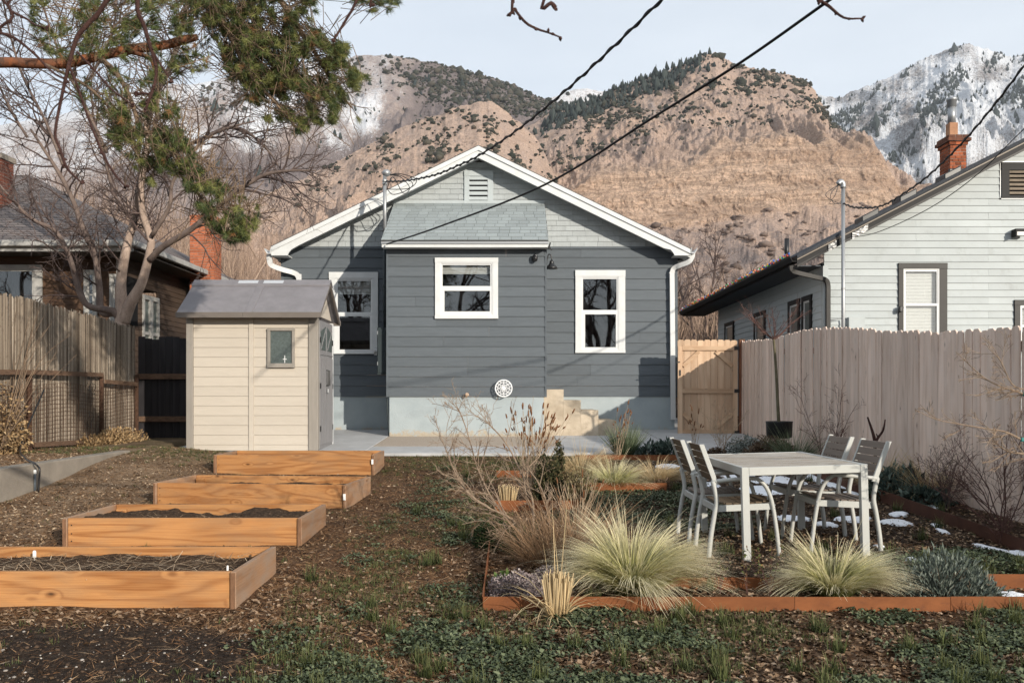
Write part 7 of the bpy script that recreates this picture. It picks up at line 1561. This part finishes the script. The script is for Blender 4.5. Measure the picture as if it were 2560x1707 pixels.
for pix, rd, cnt in (([q8(365, 625, 6.9), q8(355, 560, 6.9), q8(290, 480, 6.8), q8(190, 430, 6.7), q8(110, 370, 6.6), q8(60, 290, 6.55), q8(20, 190, 6.5), q8(0, 140, 6.5)], [3.6, 3.2, 2.7, 2.3, 2, 1.6, 1.2, .8], 20),
                     ([q8(355, 610, 6.95), q8(330, 540, 7), q8(270, 480, 7), q8(200, 380, 7), q8(150, 270, 7), q8(125, 180, 7), q8(90, 70, 7), q8(60, 10, 7)], [3.6, 3, 2.5, 2.2, 1.8, 1.5, 1.1, .8], 20),
                     ([q8(365, 600, 7), q8(375, 500, 7.1), q8(372, 400, 7.2), q8(330, 300, 7.3), q8(270, 180, 7.4), q8(200, 100, 7.5), q8(140, 60, 7.5)], [3.6, 3.2, 2.6, 2.2, 1.8, 1.4, .8], 18),
                     ([q8(370, 560, 6.9), q8(420, 480, 6.9), q8(430, 420, 6.9), q8(395, 330, 7), q8(340, 260, 7)], [3, 2.3, 2, 1.5, .8], 14), ([q8(365, 610, 6.9), q8(300, 560, 6.7), q8(220, 520, 6.6)], [3, 2, 1], 12)):
    P, ds, rr, L = limb(st, pix, rd, 6, 4); spawn(st, P, ds, rr, min(L, 1.2), 0, S_l, .2, cnt)
st.build('stems', M_pale2, shb)['kind'] = 'stuff'
up = lambda a, t: (math.cos(a) * t, math.sin(a) * t, 1)
rr_ = random.Random(3)
q = at_(2506, 7.9); shrub('reddish bare vase shaped shrub by the fence at the right edge', (q[0], q[1], q[2]), [((rr_.uniform(-.75, .75), rr_.uniform(-.4, .4), 1), rr_.uniform(.6, 1.0), .007) for _ in range(9)], M_redst, seed=31)
q = at_(2372, 8.9); shrub('small dark twiggy shrub by the fence beside the steel edging', q, [((rr_.uniform(-.3, .3), rr_.uniform(-.3, .3), 1), rr_.uniform(.4, .62), .005) for _ in range(9)], M_twig, seed=32)
q = at_(2075, 12.4); shrub('loose bare shrub against the fence behind the table', q, [((rr_.uniform(-.6, .6), rr_.uniform(-.3, .3), 1), rr_.uniform(.7, 1.25), .006) for _ in range(10)], M_redst, seed=33)
q = at_(2440, 7.2); shrub('sparse thin twigs at the fence foot near the right edge', (q[0] + .2, q[1], q[2]), [((rr_.uniform(-.4, .4), rr_.uniform(-.3, .3), 1), rr_.uniform(.25, .4), .003) for _ in range(6)], M_redst, seed=34)
q = at_(1770, 14.6); shrub('thin dry stems rising before the cedar gate', (q[0], 13.6, q[2]), [((rr_.uniform(-.5, .5), rr_.uniform(-.2, .2), 1), rr_.uniform(.4, .8), .004) for _ in range(8)], M_pale, seed=35)
st = MB(); RR.seed(5); limb(st, [q8(1752, 172, 10.4), q8(1748, 150, 10.4), q8(1738, 115, 10.4), q8(1722, 68, 10.4)], [4, 4, 3.2, 2], 6); limb(st, [q8(1752, 172, 10.4), q8(1765, 150, 10.4), q8(1785, 120, 10.4), q8(1793, 78, 10.4)], [4, 3.4, 2.8, 1.6], 6); limb(st, [q8(1765, 150, 10.4), q8(1757, 135, 10.4)], [2, 1.2], 5); limb(st, [q8(1752, 172, 10.4), q8(1752, 235, 10.4), q8(1750, 300, 10.4)], [4, 4.4, 5], 6)
o = thing('pruned_stump', 'dark forked pruned stem standing against the fence above a chair back', 'stem', tuple(W(*q8(1752, 300, 10.4)))); st.build('stem', M_cherry, o, True)
# seed head perennials
M_seed = pm('seed_head', (0.17, 0.075, 0.032), .95, .3, 60, bump=.6, bscale=200)
def seedheads(label, base, n, h, sp, seed, frac=.9, size=1.0, lean=0.0):
    RR.seed(seed); o = thing('seed_head_plant', label, 'perennial', base); st, hd = MB(), MB(); b = Vector(base)
    for i in range(n):
        d = Vector((RR.gauss(lean, sp), RR.gauss(0, sp), 1)); L = h * RR.uniform(.55, 1.05); p = b + Vector((RR.uniform(-.06, .06), RR.uniform(-.05, .05), 0)); k = [p, p + d.normalized() * L * .5 + rv(.015), p + d.normalized() * L + rv(.03)]
        st.tube(k, [.0035, .003, .002], 4, False)
        for j in range(RR.randint(0, 2)):
            s0 = k[1].lerp(k[2], RR.uniform(0, .7)); e = s0 + (d.normalized() + rv(.4)) * RR.uniform(.06, .18); st.tube([s0, e], [.002, .0015], 3, False); k2 = (e, (e - s0).normalized())
            if RR.random() < frac: hd.tube([k2[0], k2[0] + k2[1] * .02 * size, k2[0] + k2[1] * .045 * size], [.005, .009 * size, .003], 6)
        if RR.random() < frac: dd = (k[2] - k[1]).normalized(); l = RR.uniform(.05, .1) * size; hd.tube([k[2], k[2] + dd * l * .3, k[2] + dd * l * .8, k[2] + (dd + rv(.1)) * l], [.005, .010 * size, .008 * size, .003], 6)
    st.build('stems', M_pale, o)['kind'] = 'stuff'; hd.build('seed_heads', M_seed, o, True)['kind'] = 'stuff'
seedheads('clump of tall dry stems with dark brown seed spikes before the bump-out', at_(1325, 9.9), 60, 1.0, .2, 41, .85, lean=.08)
seedheads('sparse dry stems with brown seed spikes above the green grass tuft', at_(1545, 13.4), 16, .8, .16, 42, .7, lean=.1)
seedheads('few brown seed spikes standing before the cedar gate', at_(1735, 13.6), 10, .75, .16, 43, .8)
seedheads('low brown flower heads behind the largest feather grass', at_(1440, 7.4), 40, .55, .35, 44, .25, .7)
# leafy upright suckers in front of the table
M_bud = veg_mat('fresh_leaf', [(0, (0.05, 0.065, 0.02)), (.7, (0.12, 0.14, 0.05)), (1, (0.24, 0.10, 0.04))], .6)
for px, h, sd, lb in ((1868, .42, 51, 'thin leafy sucker in front of the near left table leg'), (1925, .34, 52, 'leafy low shrub with a few rust leaves before the table'), (1800, .22, 53, 'low leafy sprig right of the largest feather grass')):
    b = at_(px, 5.66); b = (b[0], b[1], .33); RR.seed(sd); o = thing('leafy_sucker', lb, 'shrub', b); st = MB(); V = []; C = []
    for i in range(2 if sd == 51 else 7):
        P = branch(st, b, (RR.uniform(-.45, .45) * (.3 if sd == 51 else 1), RR.uniform(-.2, .2), 1), h * RR.uniform(.6, 1.05), .0035, 0, [dict(seg=.05, wob=.1, up=.02, n=0, ang=30, ratio=.5, sides=4, rmin=.0012)])
        for p in P[2:]:
            for k in range(3):
                d = rv().normalized(); s = d.cross(rv()).normalized(); l = RR.uniform(.015, .03); V += [p, p + d * l * .5 + s * l * .25, p + d * l, p + d * l * .5 - s * l * .25]; C += [RR.random()] * 4
    st.build('stems', M_redst, o)['kind'] = 'stuff'; npmesh('leaves', [tuple(v) for v in V], np.arange(len(V)).reshape(-1, 4), M_bud, o, {'c': C})['kind'] = 'stuff'
# potted sapling on its root ball
pt = thing('potted_sapling', 'bare staked sapling in a black nursery pot by the fence', 'sapling', at_(1950, 13.5))
pc = W(1948, 1087, 13.5)
MB().lathe((pc.x, 13.5, pc.z - .05), [(.15, 0), (.19, .02), (.2, .24), (.205, .26), (.18, .26), (.17, .2)], 16).build('pot', flat('black_plastic', (.012, .012, .013), .5), pt, True)
st = MB(); limb(st, [(1948, 1070, 13.5), (1944, 1000, 13.5), (1940, 920, 13.5), (1934, 845, 13.5)], [4.5, 4, 3.6, 3], 7); st.build('trunk', bark('sapling_bark', (0.10, 0.085, 0.05), (0.17, 0.15, 0.10), 20), pt, True)
st = MB(); RR.seed(61); b = W(1934, 850, 13.5)
for i in range(9): a = RR.uniform(0, 6.28); branch(st, b, (math.cos(a) * 1.1, math.sin(a) * .8, .75), RR.uniform(.5, .75), .009, 0, [dict(seg=.1, wob=.1, up=.06, n=7, ang=40, ratio=.5, sides=4, rmin=.002), dict(seg=.07, wob=.15, up=.05, n=3, ang=40, ratio=.5, sides=3, rmin=.0016, rmax=.004), dict(seg=.06, wob=.15, up=.05, n=0, ang=40, ratio=.5, sides=3, rmin=.0014, rmax=.003)])
st.build('crown', M_redst, pt)['kind'] = 'stuff'
q = at_(1930, 13.2); leafy('root_ball', 'brown shaggy mound of dead stems round the black nursery pot', (q[0], q[1], q[2]), (.42, .25, .34), 3200, (.07, .006), M_umber, 'dead plant', seed=17, stems=120, up=-.3)
# tree at the right edge with green ties
rt = thing('young_tree', 'tan bare branches with teal ties reaching in from the right edge', 'tree', (3.55, 5.9, .35))
st = MB(); RR.seed(71); Yt = 5.9
MB().tube(smooth([(3.62, Yt, .2), (3.6, Yt, .8), (3.57, Yt, 1.3), (3.62, Yt, 1.9)]), [.022] * 19, 8).build('trunk', M_pale, rt, True)
br = [limb(st, [(2620, 1130, Yt), (2560, 1102, Yt), (2515, 1080, Yt), (2470, 1072, Yt), (2400, 1060, Yt), (2340, 1048, Yt), (2290, 1025, Yt)], [3.4, 2.8, 2.3, 1.9, 1.5, 1.1, .7], 6, 4), limb(st, [(2620, 1010, Yt), (2560, 985, Yt), (2500, 965, Yt), (2455, 940, Yt), (2390, 880, Yt)], [3.2, 2.6, 2, 1.4, .7], 6, 4),
      limb(st, [(2640, 1160, Yt), (2560, 1135, Yt), (2520, 1128, Yt), (2480, 1100, Yt)], [3, 2.4, 2, 1], 6, 4), limb(st, [(2640, 990, Yt), (2570, 975, Yt), (2530, 960, Yt), (2500, 900, Yt), (2470, 870, Yt)], [2.6, 2, 1.6, 1.2, .7], 6, 4)]
for P, ds, rr, L in br: spawn(st, P, ds, rr, .7, 0, S_l, .2, 9)
st.build('branches', M_pale2, rt)['kind'] = 'stuff'
for px, py in ((2556, 1098), (2562, 985)):
    p = W(px, py, Yt); MB().box(p.x - .012, p.x + .014, p.y - .012, p.y + .012, p.z - .014, p.z + .012).build('tie', flat('teal_tie', (.01, .16, .15), .5), rt, bevel=.004)
# dry vines at the left edge
M_vine = veg_mat('dry_vine_leaf', [(0, (0.11, 0.065, 0.03)), (.5, (0.26, 0.17, 0.085)), (1, (0.42, 0.30, 0.17))], .9)
leafy('dry_vine', 'heap of dry tan vine leaves on the fence at the left edge', (-6.95, 12.0, .78), (.3, .55, 1.05), 2600, (.05, .014), M_vine, 'vine', seed=18, stems=70, up=-.8, shell=.3)
leafy('dry_leaves', 'drift of dry tan leaves along the foot of the reed fence', (-6.75, 14.9, .74), (.22, 1.4, .3), 2600, (.05, .014), M_vine, 'leaf drift', seed=19, shell=.2)
st = MB(); RR.seed(81); o = thing('bramble', 'long arching bare stems over the reed fence at the left edge', 'bramble', (-6.8, 12.0, .8))
for i in range(13):
    b = Vector((-6.9 + RR.uniform(-.05, .1), 11.9 + RR.uniform(-.2, .3), .9)); e = W(RR.uniform(20, 230), 400 + RR.uniform(640, 980) * .51, 12.4); mid = b.lerp(e, .5) + Vector((0, 0, RR.uniform(.0, .35))); st.tube(smooth([b, mid, e], 6), list(np.linspace(.008, .0025, 13)), 4, False)
st.build('stems', M_ptwig, o)['kind'] = 'stuff'

# ------------------------------------------------------------------ scattered ground cover
def free(x, y):
    k = ~((y > 13.72) & (x > -5.6)) & ~((x < -5.4) & (x > -5.7)) & (x < 4.7)
    for a, u, v, L, dp, z1, so in BEDS:
        lx = (x - a.x) * u.x + (y - a.y) * u.y; ly = (x - a.x) * v.x + (y - a.y) * v.y; k &= ~((lx > -.05) & (lx < L + .03) & (ly > -.05) & (ly < dp + .04))
    return k
def sample(n, dens, seed, ymax=13.8, ymin=3.6, near=1.6):
    """points in the yard, thicker near the camera where they show larger"""
    r = np.random.default_rng(seed); out = []; c = 0
    while c < n:
        y = ymin + (ymax - ymin) * r.random(30000) ** near; x = r.uniform(-.66, .62, 30000) * y
        k = (r.random(30000) < dens(x, y)) & free(x, y); out.append(np.stack([x[k], y[k]], -1)); c += k.sum()
    q = np.concatenate(out)[:n]; return q[:, 0], q[:, 1], r
def chips(name, label, n, dens, seed, L, Wd, m, curl=.5, tilt=.35, lift=.004, ymax=13.8, near=1.6, elong=1.0):
    x, y, r = sample(n, dens, seed, ymax, near=near); z = gz(x, y); L = L * np.clip(r.lognormal(0, .3, n), .4, 1.5); Wd = Wd * np.clip(r.lognormal(0, .25, n), .4, 1.5)
    a = r.uniform(0, 6.283, n); nrm = r.normal(0, tilt, (n, 3)); nrm[:, 2] = 1; nrm /= np.linalg.norm(nrm, axis=1, keepdims=True)
    u = np.stack([np.cos(a), np.sin(a), 0 * a], -1); u -= nrm * (u * nrm).sum(1, keepdims=True); u /= np.linalg.norm(u, axis=1, keepdims=True); v = np.cross(nrm, u)
    p = np.stack([x, y, z + lift + Wd * tilt * .8 * r.random(n)], -1); cu = (curl * Wd * r.uniform(-.3, 1, n))[:, None]
    L = L[:, None]; Wd = Wd[:, None]
    V = np.stack([p - u * L * .5, p - u * L * .1 + v * Wd * .5 + nrm * cu, p + u * L * .5 + nrm * cu * .5, p - u * L * .1 - v * Wd * .5 + nrm * cu], 1).reshape(-1, 3)
    o = npmesh(name, V, np.array([[0, 1, 2], [0, 2, 3]])[None].repeat(n, 0).reshape(-1, 3) + np.repeat(np.arange(n) * 4, 2)[:, None], m, None, {'c': np.repeat(r.random(n), 4)})
    tag(o, label, name.replace('_', ' '), None, 'stuff')
M_leafl = veg_mat('leaf_litter', [(0, (0.035, 0.020, 0.012)), (.35, (0.10, 0.060, 0.035)), (.75, (0.20, 0.132, 0.082)), (1, (0.38, 0.275, 0.19))], .9)
M_chip = veg_mat('wood_chip', [(0, (0.13, 0.075, 0.04)), (.5, (0.29, 0.19, 0.11)), (1, (0.55, 0.43, 0.30))], .9)
M_needle = veg_mat('fallen_needle', [(0, (0.11, 0.052, 0.025)), (.5, (0.25, 0.13, 0.062)), (1, (0.42, 0.27, 0.15))], .9)
M_cover = veg_mat('ground_cover_leaf', [(0, (0.030, 0.042, 0.020)), (.5, (0.075, 0.095, 0.046)), (.9, (0.155, 0.175, 0.098)), (1, (0.23, 0.21, 0.10))], .6, spec=.3)
def z_(i): return lambda x, y: zone(x, y)[i]
chips('leaf_litter', 'brown leaf litter lying over the yard', 46000, lambda x, y: np.clip(.20 + .8 * sstep(-.8, .3, x) - .7 * zone(x, y)[0] + .5 * (1 - sstep(5.1, 5.6, np.abs(y - 5.2) + 4.8)), .03, 1), 301, .036, .021, M_leafl, .6, .34)
chips('wood_chips', 'pale wood chips scattered on the left of the yard', 15000, lambda x, y: np.clip(zone(x, y)[1] * .9 + .10 - .1 * zone(x, y)[0], 0, 1), 302, .032, .015, M_chip, .2, .3)
chips('fallen_needles', 'reddish pine needles and dry stalks over the path', 60000, lambda x, y: np.clip(.85 * (1 - sstep(-.2, .6, x)) - .78 * zone(x, y)[0], .02, 1), 303, .085, .0035, M_needle, .5, .25)
chips('dry_stalks', 'long dry straw stalks lying on the soil', 900, lambda x, y: np.clip(.6 - .45 * zone(x, y)[0] - .4 * sstep(-.5, 1, x), .05, 1), 304, .17, .0045, M_chip, .5, .12)
# leaves of the low green cover: small rosettes
def rosettes(name, label, n, dens, seed, k, L, Wd, m, up=.9, ymax=13.8, near=1.6, spread=.03, hgt=.02):
    x, y, r = sample(n, dens, seed, ymax, near=near); z = gz(x, y); N = n * k
    X = np.repeat(x, k) + r.normal(0, spread, N); Y = np.repeat(y, k) + r.normal(0, spread, N); Z = gz(X, Y) + r.uniform(.003, hgt, N)
    a = r.uniform(0, 6.283, N); el = r.uniform(.1, up, N); d = np.stack([np.cos(a) * np.cos(el), np.sin(a) * np.cos(el), np.sin(el)], -1); s = np.stack([-np.sin(a), np.cos(a), 0 * a], -1) + r.normal(0, .25, (N, 3)); nn = np.cross(d, s)
    l = (L * r.uniform(.6, 1.4, N))[:, None]; w = (Wd * r.uniform(.6, 1.3, N))[:, None]; p = np.stack([X, Y, Z], -1)
    V = np.stack([p, p + d * l * .5 + s * w + nn * w * .5, p + d * l - nn * w * .4, p + d * l * .5 - s * w + nn * w * .5], 1).reshape(-1, 3)
    o = npmesh(name, V, np.arange(N * 4).reshape(-1, 4), m, None, {'c': np.repeat(np.clip(np.repeat(r.random(n), k) * .6 + r.random(N) * .4, 0, 1), 4)}); tag(o, label, 'ground cover', None, 'stuff')
rosettes('ground_cover', 'low green leafy ground cover in patches over the lawn', 7500, z_(2), 311, 9, .025, .0085, M_cover, hgt=.022)
def turf(name, label, n, dens, seed, k, L, m, w=.0022, near=1.6):
    x, y, r = sample(n, dens, seed, near=near); V, Fc, T, C = [], [], [], []; N = n * k
    X = np.repeat(x, k) + r.normal(0, .022, N); Y = np.repeat(y, k) + r.normal(0, .022, N); Z = gz(X, Y) - .004; a = r.uniform(0, 6.283, N); th = np.abs(r.normal(0, .5, N)); l = L * r.uniform(.5, 1.4, N)
    d = np.stack([np.cos(a), np.sin(a), 0 * a], -1); s = np.stack([-np.sin(a), np.cos(a), 0 * a], -1) * w; p = np.stack([X, Y, Z], -1); m1 = p + d * (l * .5 * np.sin(th))[:, None] + np.array([0, 0, 1]) * (l * .5 * np.cos(th))[:, None]; m2 = m1 + d * (l * .5 * np.sin(th * 2))[:, None] + np.array([0, 0, 1]) * (l * .5 * np.cos(th * 2))[:, None]
    V = np.stack([p - s, p + s, m1 + s * .8, m1 - s * .8, m2 + s * .15, m2 - s * .15], 1).reshape(-1, 3); f = np.array([[0, 1, 2, 3], [3, 2, 4, 5]]); Fc = (f[None] + (np.arange(N) * 6)[:, None, None]).reshape(-1, 4)
    o = npmesh(name, V, Fc, m, None, {'t': np.tile([0, 0, .5, .5, 1, 1], N), 'c': np.repeat(r.random(N), 6)}); tag(o, label, 'grass', None, 'stuff')
turf('grass', 'patchy winter grass growing through the litter', 2900, lambda x, y: np.clip(zone(x, y)[3] + .01, 0, 1), 321, 14, .036, M_lawn)
turf('grass', 'few darker grass tufts standing in the foreground', 160, lambda x, y: .5 * sstep(-1.6, -.6, x) + 0 * y, 322, 60, .10, M_lawn, .003, 2.0)
# pebbles on the dark soil
x, y, r = sample(900, lambda x, y: .5 * zone(x, y)[0] + .1, 331, 6.5, near=1.2); k = len(ICOV); s = .0035 * r.lognormal(0, .5, 900)
V = ICOV[None] * s[:, None, None] * np.array([1, 1, .6]) + np.stack([x, y, gz(x, y) + .002], -1)[:, None, :]
tag(npmesh('pebbles', V.reshape(-1, 3), (ICOF[None] + (np.arange(900) * k)[:, None, None]).reshape(-1, 3), veg_mat('pebble', [(0, (0.15, 0.13, 0.11)), (1, (0.5, 0.46, 0.42))], .9), None, {'c': np.repeat(r.random(900), k)}), 'pale pebbles scattered on the dark soil', 'pebbles', None, 'stuff')
# clods of earth
nC = 7000; x, y, r = sample(nC, lambda x, y: zone(x, y)[0] * .9 + .06, 335, 8, near=1.3); s = .0055 * r.lognormal(0, .45, nC)
V = ICOV[None] * (1 + r.normal(0, .25, (nC, k, 1))) * s[:, None, None] * np.array([1, 1, .65]) + np.stack([x, y, gz(x, y) + .001], -1)[:, None, :]
tag(npmesh('soil_clods', V.reshape(-1, 3), (ICOF[None] + (np.arange(nC) * k)[:, None, None]).reshape(-1, 3), veg_mat('soil_clod', [(0, (0.012, 0.008, 0.006)), (.6, (0.04, 0.026, 0.018)), (1, (0.10, 0.066, 0.044))], .95), None, {'c': np.repeat(r.random(nC), k)}), 'crumbly clods of dark soil in the lower left corner', 'soil', None, 'stuff')
# straw on the bed soil
for bi, n in ((0, 700), (1, 160), (2, 60)):
    a, u, v, L, dp, z1, so = BEDS[bi]; r = np.random.default_rng(340 + bi); gu = r.uniform(.08, L - .08, n); gv = r.uniform(.08, dp - .08, n); P = np.stack([a.x + u.x * gu + v.x * gv, a.y + u.y * gu + v.y * gv, np.full(n, z1 + so + .025 + r.uniform(-.01, .012, n))], -1)
    an = r.uniform(0, 3.14, n); d = np.stack([np.cos(an), np.sin(an), r.normal(0, .12, n)], -1) * r.uniform(.03, .11, n)[:, None]; s = np.stack([-np.sin(an), np.cos(an), 0 * an], -1) * .002
    V = np.stack([P - d - s, P - d + s, P + d + s, P + d - s], 1).reshape(-1, 3)
    tag(npmesh('straw', V, np.arange(4 * n).reshape(-1, 4), M_chip, None, {'c': np.repeat(r.random(n), 4)}), ('dry straw over the soil of the nearest raised bed', 'bits of straw on the soil of the second raised bed', 'bits of straw on the soil of the third raised bed')[bi], 'straw', None, 'stuff')
# remaining snow in the fence shade
t = NT('old_snow'); p = t.pos(rnd=False); t.bump(t.noise(p, 30, 4), .5, .02); M_snow = t.done(t.mix(t.rng(t.noise(p, 12, 4), .45, .7, 0, .25), (.78, .80, .84), (.5, .48, .46)), .7, .3)
SV, SF = [], []
def snow(px0, px1, py0, py1, seed):
    x0, y0 = G(px0, (py0 + py1) / 2); x1, _ = G(px1, (py0 + py1) / 2); ya, yb = G(px0, py1)[1], G(px0, py0)[1]; cx, cy, rx, ry = (x0 + x1) / 2, (ya + yb) / 2, abs(x1 - x0) / 2, abs(yb - ya) / 2
    n = 34; o = len(SV); a = np.linspace(0, 6.283, n, endpoint=False); k = .55 + .8 * fbm(np.cos(a) * 1.6 + seed * 3.1, np.sin(a) * 1.6, 4, seed); lv = [(1.0, -.008), (.93, .012), (.6, .022), (0.0, .026)]
    for f, h in lv:
        xs = cx + rx * k * f * np.cos(a); ys = cy + ry * k * f * np.sin(a); zs = gz(xs, ys) + h
        SV.extend(np.stack([xs, ys, zs], -1).tolist())
    for l in range(3):
        for i in range(n): SF.append((o + l * n + i, o + l * n + (i + 1) % n, o + (l + 1) * n + (i + 1) % n, o + (l + 1) * n + i))
for i, q in enumerate(((1880, 2010, 1190, 1225), (1985, 2060, 1180, 1205), (1800, 1900, 1175, 1205), (1840, 1960, 1215, 1240), (1945, 2020, 1275, 1292), (2085, 2180, 1282, 1300), (2200, 2275, 1294, 1316), (2040, 2090, 1296, 1312), (2225, 2270, 1278, 1290), (2435, 2525, 1370, 1392), (2525, 2575, 1378, 1395), (2300, 2345, 1265, 1278), (2330, 2352, 1312, 1320), (2340, 2370, 1330, 1340), (2490, 2570, 1478, 1500), (2180, 2215, 1372, 1380), (2260, 2300, 1405, 1425), (1640, 1700, 1160, 1170), (1770, 1850, 1155, 1168), (2060, 2130, 1205, 1222), (2110, 2150, 1228, 1240), (1750, 1800, 1205, 1222))): snow(*q, i + 1)
tag(npmesh('snow', SV, SF, M_snow, None, None, True), 'thin patches of old snow in the fence shade', 'snow', None, 'stuff')

# ------------------------------------------------------------------ thin winter haze between the yard and the mountains
hz = MB().box(-4200, 7200, -60, 5600, -12, 2450).mesh('haze')
hm = bpy.data.materials.new('haze_air'); hm.use_nodes = True; hn = hm.node_tree.nodes; hn.clear()
ho = hn.new('ShaderNodeOutputMaterial'); hv = hn.new('ShaderNodeVolumePrincipled'); hv.inputs['Color'].default_value = (0.86, 0.91, 0.98, 1); hv.inputs['Density'].default_value = 0.000035; hv.inputs['Anisotropy'].default_value = 0.1
hm.node_tree.links.new(hv.outputs[0], ho.inputs['Volume'])
tag(place('haze', hz, hm), 'thin pale winter haze over the distant hills', 'haze', None, 'stuff')
